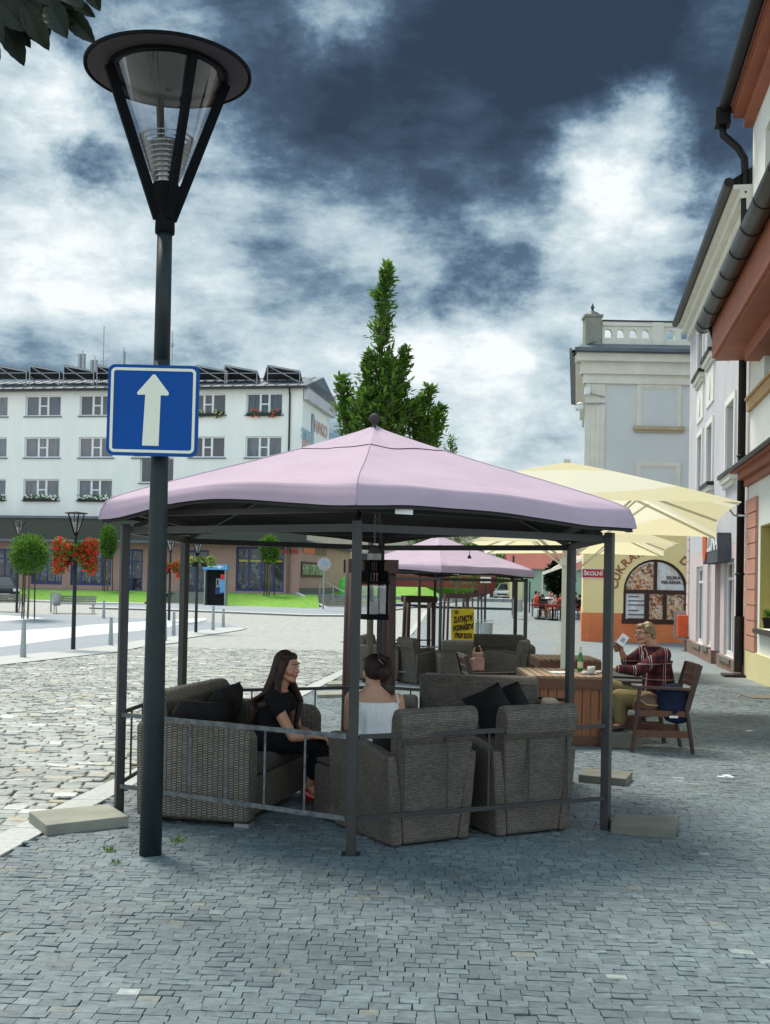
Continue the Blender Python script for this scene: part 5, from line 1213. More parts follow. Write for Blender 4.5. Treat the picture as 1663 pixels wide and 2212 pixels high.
# ================================================================= CONCRETE SLABS
def slab(pix, h, label, m='concrete', far=None):
    a, b, c, d = [G(*p) for p in pix]; cx = sum((v.x for v in (a, b, c, d))) / 4; cy = sum((v.y for v in (a, b, c, d))) / 4; z = zg(cy)
    q = MB(); vs = [Vector((v.x, v.y, z + .004)) for v in (a, b, c, d)] + [Vector((v.x, v.y, z + h)) for v in (a, b, c, d)]
    q.add(vs, [(0, 1, 2, 3), (4, 5, 6, 7)] + [(j, (j + 1) % 4, (j + 1) % 4 + 4, j + 4) for j in range(4)]); q.origin = Vector((cx, cy, z))
    o = q.build('concrete_slab', M[m], None, bevel=.006); return tag(o, label, 'concrete slab', 'concrete weight slabs')
slab([(100, 1806), (277, 1787), (235, 1762), (62, 1777)], .075, 'pale concrete slab on the kerb at the foot of the left gazebo post')
slab([(1319, 1802), (1456, 1814), (1466, 1790), (1330, 1783)], .075, 'grey concrete slab beside the right front gazebo post', 'concrete_d')
slab([(1249, 1690), (1352, 1699), (1366, 1684), (1262, 1676)], .07, 'damp concrete slab behind the right armchair', 'concrete_d')
slab([(686, 1508), (765, 1506), (758, 1500), (683, 1501)], .06, 'concrete slab with the kerb behind the seated women, nearer of two')
slab([(706, 1484), (765, 1483), (760, 1478), (712, 1478)], .06, 'concrete slab behind the seated women, farther of two')

# ================================================================= WOODEN GARDEN FURNITURE
def make_woodchair(loc, rz, label, group):
    t = thing('wooden_armchair', label, 'chair', tuple(loc), rz, group); W_ = .56
    for s in (-1, 1):
        x = s * W_ / 2
        m = MB(); m.bar((x, .27, 0), (x, .20, .655), .028, .055); m.build('leg', M['wood_dark'], t, world=False)
        m = MB(); m.bar((x, -.34, 0), (x, -.27, .45), .028, .06); m.bar((x, -.272, .44), (x * .97, -.40, .90), .028, .055); m.build('leg', M['wood_dark'], t, world=False)
        m = MB(); m.bar((x * 1.04, -.31, .655), (x * 1.04, .28, .67), .06, .024); m.build('arm', M['wood_dark'], t, world=False)
        m = MB(); m.bar((x, -.31, .20), (x, .245, .20), .022, .07); m.build('stretcher', M['wood'], t, world=False)
        m = MB(); m.bar((x, -.28, .405), (x, .22, .405), .024, .06); m.build('seat_rail', M['wood'], t, world=False)
    m = MB()
    for k in range(7): m.bar((-W_ / 2 + .02, -.24 + k * .075, .43), (W_ / 2 - .02, -.24 + k * .075, .43), .058, .016)
    m.build('seat', M['wood'], t, world=False)
    m = MB(); f = lambda z: -.272 - (z - .44) * .278
    for z, h in ((.50, .06), (.60, .06), (.70, .045), (.785, .03), (.885, .045)): m.bar((-W_ / 2 + .014, f(z), z), (W_ / 2 - .014, f(z), z), .018, h)
    for k in range(8): x = -W_ / 2 + .035 + k * .07; m.bar((x, f(.69), .69), (x, f(.88), .88), .022, .018)
    m.build('backrest', M['wood_dark'], t, world=False); return t
GRP3 = 'dark wooden garden armchairs'
cb = (G(1355, 1623) + G(1489, 1627)) / 2
mc = Vector((cb.x - .0, cb.y + .22, 0)); mc.z = zg(mc.y)
wc1 = make_woodchair(mc, R(88), 'dark wooden garden armchair the man in the plaid shirt sits on', GRP3)
def pc(x, y, rz, lb_): return copy_tree(wc1, Vector((x, y, zg(y))), R(rz), lb_, GRP3)
pc(mc.x - .10, mc.y + .85, 96, 'dark wooden garden armchair just behind the seated man')
pc(1.28, 12.5, -84, 'wooden garden armchair behind the rear sofa, the pink bag beside it')
def make_table(loc, rz, label, group, L=.86, D_=1.15, H=.74, slats=9):
    t = thing('slatted_table', label, 'table', tuple(loc), rz, group)
    m = MB(); n = 10
    for k in range(n): x = -L / 2 + (k + .5) * L / n; m.box((x, 0, H - .014), (L / n - .014, D_, .028))
    m.build('tabletop', M['wood_top'], t, world=False, bevel=.002)
    m = MB()
    for s in (-1, 1):
        m.box((0, s * (D_ / 2 - .012), H - .082), (L, .024, .105)); m.box((s * (L / 2 - .012), 0, H - .082), (.024, D_ - .05, .105)); m.box((0, s * (D_ / 2 - .02), .07), (L, .024, .09))
    m.build('frame', M['wood'], t, world=False)
    for s in (-1, 1):
        m = MB()
        for k in range(slats): x = -L / 2 + .03 + (k + .5) * (L - .06) / slats; m.box((x, s * (D_ / 2 - .036), (H - .02) / 2), ((L - .06) / slats - .010, .018, H - .16))
        m.build('slatted_side', M['wood_v'], t, world=False)
    for sx in (-1, 1):
        for sy in (-1, 1): m = MB(); m.box((sx * (L / 2 - .045), sy * (D_ / 2 - .065), (H - .02) / 2), (.06, .05, H - .045)); m.build('leg', M['wood'], t, world=False)
    return t
tb = G(1225, 1612); tb = Vector((tb.x, tb.y + .58, 0)); tb.z = zg(tb.y)
tx0 = P(1141, 1500, 11.6).x; tx1 = P(1318, 1500, 11.6).x
t1 = make_table(Vector(((tx0 + tx1) / 2, tb.y, tb.z)), 0, 'slatted wooden cafe table in front of the seated man with bottle and cup on it', 'slatted wooden cafe tables', L=tx1 - tx0)
t2y = 15.7; t2x = P(1219, 1420, t2y).x
t2 = make_table(Vector((t2x, t2y, zg(t2y))), 0, 'slatted wooden cafe table farther back by the parasol pole', 'slatted wooden cafe tables', L=.86, D_=1.0)
tz = t1.location.z + .742
def on_table(px, py, z):  # point on horizontal plane
    r = ray(px, py); t = (z - EYE.z) / r.z; return EYE + r * t
b_ = on_table(1253, 1450, tz); T = thing('bottle', 'green glass bottle with pale neck foil on the front table', 'bottle', tuple(b_))
q = MB(); q.lathe(b_, [(.030, 0), (.031, .01), (.031, .15), (.022, .19), (.0135, .215)], 16); q.build('body', M['green_glass'], T, smooth=True); q = MB(); q.lathe(b_, [(.0315, .04), (.0315, .11)], 16, cap=False); q.build('label', M['yellow_l'], T); q = MB(); q.lathe(b_, [(.0142, .205), (.0142, .262), (.016, .264), (.016, .275)], 12); q.build('neck_foil', M['yellow_l'], T)
b_ = on_table(1277, 1456, tz); T = thing('cup', 'ivory cup on a saucer beside the green bottle', 'cup', tuple(b_))
q = MB(); q.lathe(b_, [(.028, .006), (.040, .03), (.043, .085), (.039, .085), (.034, .03), (.01, .02)], 16); q.build('cup_body', M['ivory'], T, smooth=True); q = MB(); q.lathe(b_, [(.02, 0), (.06, .006), (.065, .012), (.02, .006)], 18); q.build('saucer', M['ivory'], T)
b_ = on_table(1208, 1452, tz); q = MB(); q.box(b_ + Vector((0, 0, .003)), (.20, .16, .006), R(8)); q.origin = b_; tag(q.build('menu_card', M['paper'], None), 'white menu sheet lying on the front wooden table', 'paper')
b_ = on_table(1210, 1413, t2.location.z + .742); q = MB()
fn = lambda u, v, t: b_ + Vector((t, u, v)); q.prism([(-.05, 0), (.05, 0), (0, .16)], lambda u, v, t: b_ + Vector((t, u, v)), -.07, .07); q.origin = b_; tag(q.build('menu_stand', M['paper'], None), 'white folded menu stand on the rear wooden table', 'menu')
for i, (px_, py_, lb_) in enumerate(((1291, 1455, 'crumpled beige napkin on the table right of the cup'), (1263, 1456, 'crumpled beige napkin between bottle and cup'))):
    b_ = on_table(px_, py_, tz); q = MB(); q.sphere(b_ + Vector((0, 0, .016)), .035, 9, 6, (1.2, .9, .5))
    for v in q.v: v += Vector((noise.noise(v * 40), noise.noise(v * 40 + Vector((9, 0, 0))), abs(noise.noise(v * 30)))) * .014
    q.origin = b_; tag(q.build('napkin', M['beige_far'], None), lb_, 'napkin', 'napkins on the front table')
nb = G(1567, 1681); q = MB(); q.box(nb + Vector((0, 0, .012)), (.14, .05, .012), R(-6)); q.box(nb + Vector((.02, .01, .022)), (.06, .04, .012), R(20))
for v in q.v: v += Vector((noise.noise(v * 30), noise.noise(v * 30 + Vector((9, 0, 0))), 0)) * .02
q.origin = nb; tag(q.build('paper_litter', M['paper'], None), 'crumpled white paper litter lying alone on the pavement', 'litter')
nb = G(1480, 1553 + 35); q = MB(); q.box(nb + Vector((.9, .5, .004)), (.09, .03, .006), .4); q.origin = nb + Vector((.9, .5, 0)); tag(q.build('paper_scrap', M['paper'], None), 'tiny white paper scrap on the pavement right of the chair', 'litter')

# ================================================================= PARASOLS
def make_parasol(cx, cy, rz, half, ze, zp, label, group, base=True, tilt=0.0):
    g0 = zg(cy); t = thing('parasol', label, 'parasol', (cx, cy, g0), rz, group)
    H = ze - g0; Hp = zp - g0; n = 12; m = MB(); rows = []
    cor = [(-half, -half), (half, -half), (half, half), (-half, half)]
    def pt(w, k, f):
        a, b = Vector(cor[k]), Vector(cor[(k + 1) % 4]); e = a.lerp(b, w); s = math.sin(math.pi * w); e = e * (1 - .050 * s)
        p = e * f; z = Hp + (H - Hp) * f ** 1.08 + s * f * .03; z += -tilt * p.y
        return Vector((p.x, p.y, z))
    fr_ = [.02, .15, .3, .5, .7, .85, 1.0]
    for f in fr_: rows.append([pt(j / n, k, f) for k in range(4) for j in range(n)])
    m.rings(rows, cap=False); cp = m.build('canopy', M['parasol'], t, smooth=False, world=False)
    m = MB(); m.rings([[r_ for r_ in rows[0]], [Vector((0, 0, .05)) + r_ * 1.0 for r_ in rows[0]]]); m.build('top_cap', M['pole_cream'], t, world=False)
    m = MB(); m.box((0, 0, Hp / 2), (.085, .085, Hp)); m.build('pole', M['pole_cream'], t, world=False, bevel=.006)
    hub = H - .55
    for k in range(4):
        for w in (0, .5):
            e = pt(w, k, .985); m = MB(); m.bar(Vector((0, 0, Hp - .06)), e - Vector((0, 0, .03)), .022, .03); rb = m.build('rib', M['pole_cream'], t, world=False)
            e2 = pt(w, k, .52); m = MB(); m.bar(Vector((0, 0, hub)), e2 - Vector((0, 0, .04)), .018, .024); m.build('strut', M['pole_cream'], rb, world=False)
    m = MB(); m.lathe((0, 0, hub - .06), [(.08, 0), (.08, .12)], 12); m.build('hub', M['pole_cream'], t, world=False)
    if base:
        m = MB(); m.box((0, 0, .05), (.9, .9, .1)); m.build('base', M['concrete_d'], t, world=False)
    return t
make_parasol(2.43 + .02, 15.0, R(-13), 2.10, 2.47, 3.27, 'big cream parasol whose pole stands by the cafe tables, nearer one', 'cream cafe parasols', tilt=.05)
make_parasol(4.20, 24.8, R(-10), 2.15, 2.42, 3.25, 'cream parasol farther back in front of the bakery corner', 'cream cafe parasols', tilt=.03)
bb = Vector((3.02, 11.9, zg(11.9))); 

# ================================================================= TREES AND STAKES
def stake_frame(c, w, h, label, th=.055):
    t = thing('tree_stakes', label, 'tree support', tuple(c), R(8), 'brown wooden tree stakes')
    hx = w / 2
    for sx in (-1, 1):
        for sy in (-1, 1):
            m = MB(); m.tube([(sx * hx * .93, sy * hx * .93, -.05), (sx * hx * .86, sy * hx * .86, h)], th * .62, 10); m.build('stake', M['stake'], t, world=False, smooth=True)
    for s in (-1, 1):
        m = MB(); m.box((0, s * (hx * .86 + .055), h - .07), (w * 1.12, .03, .14)); m.build('crossboard', M['stake'], t, world=False)
        m = MB(); m.box((s * hx * .80, 0, h - .20), (.03, w * .9, .10)); m.build('crossboard', M['stake'], t, world=False)
    return t
def hornbeam(c, leaders, label, group, n=1.0, trunk=.04, seed=3):
    rnd = random.Random(seed)
    t = thing('hornbeam_tree', label, 'tree', tuple(c), 0, group)
    m = MB(); top = max(l[0][-1][2] for l in leaders)
    m.tube([(0, 0, -.05), (.01, 0, 1.0), (0, .01, 2.0), (.02, 0, 3.0), (.1, 0, top - .5)], [trunk, trunk * .9, trunk * .8, trunk * .55, trunk * .15], 10)
    tr = m.build('trunk', M['bark'], t, world=False, smooth=True)
    m = MB(); tw = MB()
    for pts_, rad in leaders:
        P_ = [Vector(p) for p in pts_]; tw.tube(P_, [.018 * (1 - i / len(P_)) + .004 for i in range(len(P_))], 6)
        L_ = sum((b - a).length for a, b in zip(P_, P_[1:])); cnt = int(L_ * 135 * n)
        for i in range(cnt):
            f = (i + rnd.random()) / cnt * (len(P_) - 1); k = min(int(f), len(P_) - 2); p = P_[k].lerp(P_[k + 1], f - k)
            r_ = rad[k] + (rad[k + 1] - rad[k]) * (f - k); a = rnd.uniform(0, 2 * math.pi); up = rnd.uniform(.4, 1.35)
            d = Vector((math.cos(a), math.sin(a), up)).normalized() * r_ * rnd.uniform(.45, 1.15) * 1.15
            tw.tube([p, p + d], [.004, .0015], 4, cap=False) if rnd.random() < .5 else None
            nl_ = max(3, int(d.length / .032)); leafset(m, p + d * .12, d, nl_, .078, .036, .62, rnd)
    m.build('crown', M['leaf'], t, world=False, fixn=False); tw.build('branches', M['bark'], t, world=False); return t
tp = Vector(((800 - 831) / FPX * 11.6, 11.6, 0)); tp.z = zg(tp.y)
def lz2(y): return 1.58 + (1259 - y) / (FPX / 11.6) - tp.z
def lx2(x): return (x - 802) / (FPX / 11.6)
leaders = [([(0, 0, 2.2), (.05, 0, lz2(880)), (.06, 0, lz2(740)), (.09, 0, lz2(650)), (lx2(828), 0, lz2(575))], [.30, .26, .14, .12, .04]),
           ([(0, .02, 2.2), (.16, 0, lz2(940)), (.26, -.05, lz2(850)), (lx2(868), 0, lz2(755))], [.22, .20, .13, .04]),
           ([(0, 0, 2.2), (lx2(900), .1, lz2(960)), (lx2(905), .1, lz2(900)), (lx2(925), .05, lz2(838))], [.22, .24, .14, .05]),
           ([(.1, 0, 2.1), (lx2(925), -.1, lz2(965)), (lx2(936), -.1, lz2(915)), (lx2(944), -.1, lz2(885))], [.18, .16, .10, .04]),
           ([(0, 0, 2.1), (lx2(760), .1, lz2(950)), (lx2(742), .05, lz2(890)), (lx2(732), 0, lz2(820))], [.20, .20, .15, .05]),
           ([(0, .1, 2.1), (lx2(775), -.25, lz2(930)), (lx2(790), -.15, lz2(850)), (lx2(790), -.1, lz2(770))], [.20, .20, .12, .04]),
           ([(.05, .1, 2.2), (.1, -.3, lz2(930)), (lx2(840), -.25, lz2(850)), (lx2(842), -.2, lz2(790))], [.20, .20, .14, .05]),
           ([(0, .1, 2.2), (.0, .3, lz2(930)), (.05, .3, lz2(850))], [.30, .26, .14]), ([(.1, -.1, 2.1), (.22, -.15, lz2(940)), (.36, -.1, lz2(880))], [.34, .30, .12])]
hornbeam(tp, leaders, 'young column shaped hornbeam rising behind the foreground gazebo', 'young hornbeam trees')
stake_frame(tp, .46, 1.86 + .05, 'brown wooden stakes with crossboards round the nearest hornbeam trunk', .075)
tp2 = Vector((P(905, 1300, 23.5).x, 23.5, zg(23.5)))
hornbeam(tp2, [([(0, 0, 2.3), (0, 0, 4.2), (.25, 0, 5.2)], [.5, .5, .1]), ([(0, 0, 2.2), (.5, 0, 3.6), (.62, 0, 4.95)], [.4, .4, .12])], 'second hornbeam standing behind the far gazebo, mostly hidden', 'young hornbeam trees', n=.6, seed=5)
stake_frame(tp2, .60, 1.62, 'brown wooden tree stakes left of the yellow board', .07)
for (x, d, lb_) in ((985, 34, 'brown tree stakes right of the far gazebo front post'), (1020, 44, 'brown tree stakes behind the yellow board')):
    c = Vector((P(x, 1300, d).x, d, zg(d))); stake_frame(c, .7, 1.75, lb_, .06)
    hornbeam(c, [([(0, 0, 1.9), (0, 0, 3.2), (.1, 0, 4.6)], [.5, .55, .1])], 'distant hornbeam ' + ('nearest the yellow board' if x == 985 else 'seen just above the yellow board, right of the other'), 'young hornbeam trees', n=.35, seed=x)

# ================================================================= OVERHANGING TREE (top left corner)
oc = Vector((-2.3, 2.6, 0)); ot = thing('overhanging_tree', 'dark leafed tree whose leaves hang into the top left corner', 'tree', tuple(oc))
m = MB(); m.tube([oc, oc + Vector((.05, 0, 1.6)), oc + Vector((.2, .1, 3.2)), oc + Vector((.3, .1, 4.6))], [.14, .12, .10, .06], 14); m.build('trunk', M['bark'], ot, smooth=True)
m = MB(); tip = P(60, 20, 3.0); s0_ = oc + Vector((.2, .1, 3.0))
m.tube([s0_, s0_.lerp(tip, .5) + Vector((0, 0, .25)), P(40, -60, 3.05), P(170, -30, 3.0)], [.045, .03, .012, .004], 8); m.build('branch', M['bark'], ot)
m = MB(); rl = random.Random(11)
def bigleaf(m, tipx, tipy, basex, basey, d, wd):
    a, b = P(basex, basey, d), P(tipx, tipy, d + rl.uniform(-.05, .05)); ax = b - a; L_ = ax.length; ax.normalize()
    s = ax.cross(Vector((rl.uniform(-.3, .3), -1, rl.uniform(-.2, .2)))).normalized(); n = s.cross(ax); k = 12; left = []; right = []
    for i in range(k + 1):
        t = i / k; w = math.sin(math.pi * t ** .85) ** .8 * wd * L_ * (1.0 if i % 2 else .93); c = a + ax * L_ * t + n * (.06 * L_ * math.sin(math.pi * t))
        left.append(c + s * w + n * .03 * L_); right.append(c - s * w + n * .03 * L_)
    vs = left + right + [a + ax * L_ * i / k for i in range(k + 1)]; K = k + 1
    m.add(vs, [(i, i + 1, 2 * K + i + 1, 2 * K + i) for i in range(k)] + [(2 * K + i, 2 * K + i + 1, K + i + 1, K + i) for i in range(k)])
for (tx, ty, bx, by, w) in ((53, 144, 5, 45, .24), (68, 105, 20, 20, .22), (2, 130, -30, 60, .25), (107, 110, 50, 5, .24), (108, 78, 92, 10, .2), (148, 85, 105, 5, .23), (208, 95, 145, 25, .21), (206, 38, 150, 0, .24), (217, 25, 185, -40, .28), (120, 60, 60, -30, .26), (60, 70, -10, -10, .26), (30, 60, -40, -10, .3), (160, 30, 90, -50, .3), (90, 40, 10, -60, .3), (130, 20, 60, -60, .3), (180, 20, 120, -40, .3), (12, 90, -40, 20, .3), (40, 30, -40, -50, .34), (75, 90, 40, 20, .2), (140, 50, 100, -10, .26), (100, 20, 30, -60, .32), (170, 60, 130, 5, .22)):
    bigleaf(m, tx, ty, bx, by, 3.0 + rl.uniform(-.08, .08), w)
for i in range(900):
    a = rl.uniform(0, 6.28); r_ = rl.uniform(.1, 1.3) ; c = Vector((-2.6 + math.cos(a) * r_ * .8, 2.4 + math.sin(a) * r_, 4.3 + rl.uniform(-.6, .9)))
    leaf(m, c, Vector((rl.uniform(-1, 1), rl.uniform(-1, 1), rl.uniform(-1, .3))).normalized(), .13, .06, rl)
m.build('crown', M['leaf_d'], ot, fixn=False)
# small weeds in the paving joints
for i, (x, y, k, r_, lb_) in enumerate(((385, 1836, 16, .055, 'small green weed growing right of the lamp post foot'), (236, 1838, 26, .04, 'low yellow green weed tuft left of the lamp post'), (252, 1866, 16, .035, 'tiny weed tuft in front of the lamp post'), (304, 1842, 14, .03, 'weed tuft at the left edge of the lamp post foot'))):
    g_ = G(x, y); m = MB()
    for j in range(k):
        v = Vector((random.uniform(-1, 1), random.uniform(-1, 1), random.uniform(.3, 1.3))).normalized(); leaf(m, g_ + Vector((random.uniform(-.03, .03), random.uniform(-.03, .03), .0)) + (Vector((0, 0, .04)) if i == 0 else Vector()), v, r_ * random.uniform(.7, 1.3), r_ * .22)
    m.origin = g_; tag(m.build('weed', M['weed'], None, fixn=False), lb_, 'weed', 'weeds in the paving')
g_ = G(1636, 1506); m = MB(); m.box(g_ + Vector((.12, 0, .012)), (.62, .62, .016)); m.origin = g_; o = m.build('drain_cover', M['drain'], None); tag(o, 'rusty square drain cover in the pavement at the right edge', 'drain cover')
g_ = G(756, 1386); m = MB(); m.lathe(g_ + Vector((0, 0, -.004)), [(.33, 0), (.33, .010), (.30, .012)], 24); m.origin = g_; tag(m.build('manhole_cover', M['drain'], None), 'round manhole cover in the cobbled street beyond the young woman', 'manhole cover')
# ================================================================= SQUARE ON THE LEFT
sheet('plaza', [tuple(v) for v in PLZ], .008, M['plaza_grey'], thick=.03)
def strip(name, top, bot, dz, m):
    return sheet(name, [tuple(G(*q)) for q in bot] + [tuple(G(*q)) for q in reversed(top)], dz, m)
fe = [(-90, 1446), (0, 1437), (254, 1408), (309, 1397), (383, 1388), (409, 1377), (473, 1368), (533, 1357)]
def inner(q, k): return (q[0] - 6, q[1] - max(5, (q[1] - 1240) * k))
strip('plaza_kerb', [inner(q, .09) for q in fe[:-1]] + [(515, 1355)], fe, .016, M['kerb'])
strip('white_band', [(-90, 1375), (0, 1364.5), (190, 1350), (383, 1338), (445, 1335)], [(-90, 1410), (0, 1398.5), (190, 1373), (383, 1350), (445, 1340)], .0125, M['plaza_white'])
strip('white_band_back', [(-90, 1327), (0, 1328.5), (60, 1332)], [(-90, 1347), (0, 1342), (100, 1335.5)], .0125, M['plaza_white'])
# far pavement with its kerb
far_k = [(193, 1314), (400, 1320), (560, 1326.5), (660, 1330.5), (745, 1331), (790, 1328), (845, 1319.5), (935, 1306.5), (1100, 1288)]
far_t = [(193, 1308), (400, 1308), (560, 1311), (660, 1313), (745, 1311), (790, 1308), (845, 1303), (935, 1298), (1100, 1284)]
sheet('far_pavement', [tuple(G(*q)) for q in far_k] + [tuple(G(*q)) for q in reversed(far_t)], .06, M['plaza_grey'], thick=.12)
sheet('far_kerb', [tuple(G(*q)) for q in far_k] + [tuple(G(q[0], q[1] - 2.2)) for q in reversed(far_k)], .066, M['kerb'], thick=.10)
sheet('left_kerb', [tuple(G(*q)) for q in ((-90, 1296), (62, 1299), (200, 1304), (312, 1306), (312, 1304), (200, 1302), (62, 1297), (-90, 1294))], .07, M['kerb'], thick=.1)
# terrace in front of the shops, lawns, steps
o0 = 3.6
mb = MB(); mb.add([AP.p(-60, .79, -.5), AP.p(14, .79, -.5), AP.p(14, .79, o0), AP.p(-60, .79, o0), AP.p(-60, .60, o0), AP.p(14, .60, o0)], [(0, 1, 2, 3), (3, 2, 5, 4)]); struct(mb.build('terrace', M['setts_far']))
def lawn(name, bot, n=30, zt_=.765, ot=o0 + .02, shear=0):
    mb = MB(); R_ = []
    B = [G(*q) for q in bot]
    for k in range(9):
        row = []
        for j in range(n + 1):
            f = j / n * (len(B) - 1); i = min(int(f), len(B) - 2); b = B[i].lerp(B[i + 1], f - i)
            s = (Vector((b.x, b.y, 0)) - AP.o).dot(AP.d); t = AP.p(s - shear * max(0, j / n - .6) / .4, zt_, ot); p = b.lerp(t, k / 8); p.z = b.z + .03 + (t.z - b.z) * math.sin(k / 8 * math.pi / 2) ** 1.0 + .05 * noise.noise(p * .5); row.append(p)
        R_.append(row)
    vs = [p for r_ in R_ for p in r_]; mb.add(vs, [(a * (n + 1) + j, a * (n + 1) + j + 1, (a + 1) * (n + 1) + j + 1, (a + 1) * (n + 1) + j) for a in range(8) for j in range(n)])
    o = mb.build(name, M['grass'], smooth=True); o['kind'] = 'structure'; return o
lawn('lawn', [(-90, 1294), (62, 1297), (200, 1302), (309, 1304)])
lawn('lawn', [(462, 1305), (520, 1309.5), (580, 1313), (650, 1316.5), (690, 1317)], shear=1.7)
b1, b2 = G(700, 1310), G(1010, 1297)
mb = MB(); top = [P(x, 1262, 92) for x in (690, 735, 800, 860, 920, 980, 1030)]; bot = [G(*q) for q in ((690, 1311), (760, 1309), (800, 1306), (845, 1302), (935, 1297), (985, 1294.5), (1030, 1291))]
mb.add(bot + top, [(i, i + 1, 8 + i, 7 + i) for i in range(6)]); mb.v[-7:] = [Vector((v.x, v.y, 1.3)) for v in mb.v[-7:]]; struct(mb.build('lawn', M['grass']))
st_ = thing('broad_steps', 'flight of pale stone steps between the two lawns behind the lamps', 'steps', tuple(G(385, 1306)))
sa, sb = AP.px(312, 1290, 4.8)[0], AP.px(450, 1290, 4.8)[0]; mb = MB(); nst = 6; zb0 = -.05
for k in range(nst): AP.box(mb, sa, sb, zb0 - .2, .78 - k * .15, o0 + k * .42 + .003, o0 + (k + 1) * .42)
mb.build('steps', M['concrete'], st_)
st2 = thing('side_steps', 'stone steps with a steel handrail right of the grassy bank', 'steps', tuple(G(715, 1318))); mb = MB()
c0 = AP.p(AP.px(684, 1275, o0)[0], 0, o0); dd = (AP.n * .85 + AP.d * .55).normalized(); sd_ = Vector((dd.y, -dd.x, 0)) * (1 if Vector((dd.y, -dd.x, 0)).dot(AP.d) > 0 else -1)
rz_ = math.atan2(sd_.y, sd_.x)
for k in range(7): mb.box(c0 + dd * (.2 + k * .75) + Vector((0, 0, .78 - k * .13 - .35)) + sd_ * .6, (3.2, .76, .7), rz_)
mb.build('steps', M['concrete'], st2)
mb = MB(); mb.bar(c0 - sd_ * 1.2 + Vector((0, 0, .84)), c0 - sd_ * 1.2 + dd * 5.8 + Vector((0, 0, -.0)), .22, .14); mb.build('cheek_kerb', M['kerb'], st2)
mb = MB(); ra, rb = c0 + sd_ * 0.2 + Vector((0, 0, 1.72)), c0 + sd_ * .2 + dd * 4.6 + Vector((0, 0, .95)); mb.tube([ra, rb], .035, 6)
for p_ in (ra, ra.lerp(rb, .5), rb): mb.tube([p_, p_ - Vector((0, 0, .95))], .03, 6)
mb.build('handrail', M['steel'], st2)

def bollard(x, yb, yt, lb_):
    g_ = G(x, yb); h = (yb - yt) / (FPX / g_.y); o_ = MB(); r = .075
    T = thing('bollard', lb_, 'bollard', tuple(g_), 0, 'grey conical bollards along the square')
    o_.lathe(g_, [(r, .02), (r * .62, h - .02), (r * .5, h)], 14); o_.build('post', M['bollard'], T, smooth=False)
for a in ((50, 1420, 1338, 'grey bollard nearest the left edge of the photo'), (239, 1394, 1333, 'grey bollard just left of the left gazebo post'), (356, 1384, 1322, 'grey bollard beside the right flank of the big lamp post'), (375, 1373, 1321, 'grey bollard between the big lamp post and the rear gazebo post'), (460, 1361, 1308, 'grey bollard right of the lamp with the pale flowers'), (482, 1354, 1314, 'rightmost grey bollard in front of the phone box'), (224, 1335, 1296, 'small distant grey bollard before the left lawn')): bollard(*a)

def flowers(T, c, rx, rz_, n, m, seed, droop=.5, fs=.05):
    rd = random.Random(seed); lf = MB(); ff = MB()
    for k in range(n):
        a = rd.uniform(0, 6.283); q = rd.uniform(.35, 1) ** .6; x, y = math.cos(a) * rx * q, math.sin(a) * rx * q * .8
        z = rz_ * (rd.uniform(-1.15, .5) * min(1, abs(x) / rx * 1.5) + .3 * rd.random()); p = Vector(c) + Vector((x, y, z * (1 if z > 0 else droop * 2)))
        if k % 5 < 3: leaf(lf, p, Vector((rd.uniform(-1, 1), rd.uniform(-1, 1), rd.uniform(-.8, .8))).normalized(), fs * 1.8, fs * 1.2, rd)
        else:
            for j in range(5): v = Vector((rd.gauss(0, 1), rd.gauss(0, 1), rd.gauss(0, 1))).normalized(); leaf(ff, p + v * fs * .2, v, fs * .9, fs * .8, rd)
    lf.build('foliage', M['leaf2'], T, fixn=False); ff.build('blossom', m, T, fixn=False)
def small_lamp(x, yb, yt, lb_, dw=None):
    g_ = G(x, yb); px = FPX / g_.y; H = (yb - yt) / px; T = thing('street_lamp', lb_, 'street lamp', tuple(g_), 0, 'smaller cone lamps round the square')
    k = 50 / 77 / .956 * (H / 3.9); kk = k * 1.02
    m = MB(); m.tube([g_, g_ + Vector((0, 0, H - .95 * kk))], [.062, .045], 12); m.build('pole', M['pole_green'], T)
    z1, z2 = H - .95 * kk, H - .05
    for a in (30, 120, 210, 300): v = Vector((math.cos(R(a)), math.sin(R(a)), 0)); m = MB(); m.bar(g_ + v * .03 + Vector((0, 0, z1)), g_ + v * .33 * kk + Vector((0, 0, z2)), .025, .03); m.build('arm', M['black'], T)
    m = MB(); m.lathe(g_, [(.04, z1 + .05), (.30 * kk, z2)], 20, cap=False); m.build('glass_cone', M['glass'], T)
    m = MB(); m.lathe(g_, [(.05, z1 + .1), (.20 * kk, z1 + (z2 - z1) * .62)], 16); m.build('reflector', M['louvre'], T)
    m = MB(); m.lathe(g_, [(.02, z2), (.46 * kk, z2 + .01), (.46 * kk, z2 + .03), (.02, z2 + .07)], 24); m.build('disc', M['disc'], T); return g_, H, px
def basket(g_, H, px, x, y, rx, rz_, lb_, m, seed, n, fs=.05):
    c = Vector((g_.x + (x - 0) / px, g_.y, g_.z + H - y / px))
    T = thing('flower_basket', lb_, 'flower basket', tuple(c), 0, 'flower baskets mounted on the lamp poles')
    q = MB()
    for s in (-1, 1):
        q.lathe(c + Vector((s * .20, 0, -.10)), [(.08, -.17), (.17, .05), (.19, .10), (.17, .10)], 14)
    q.build('bowl', M['pipe'], T); flowers(T, c, rx, rz_, n, m, seed, fs=fs)
g_, H_, px_ = small_lamp(158, 1403, 1106, 'cone lamp with the big red geranium baskets left of the gazebo')
basket(g_, H_, px_, 0, 88, .60, .54, 'large red geranium basket on the lamp beside the ball shaped tree', M['geran'], 3, 2600, .07)
g_, H_, px_ = small_lamp(365, 1340, 1163, 'distant cone lamp right beside the big lamp post')
basket(g_, H_, px_, 2, 62, .50, .50, 'red geranium basket half hidden by the rear gazebo post', M['geran'], 5, 500, .08)
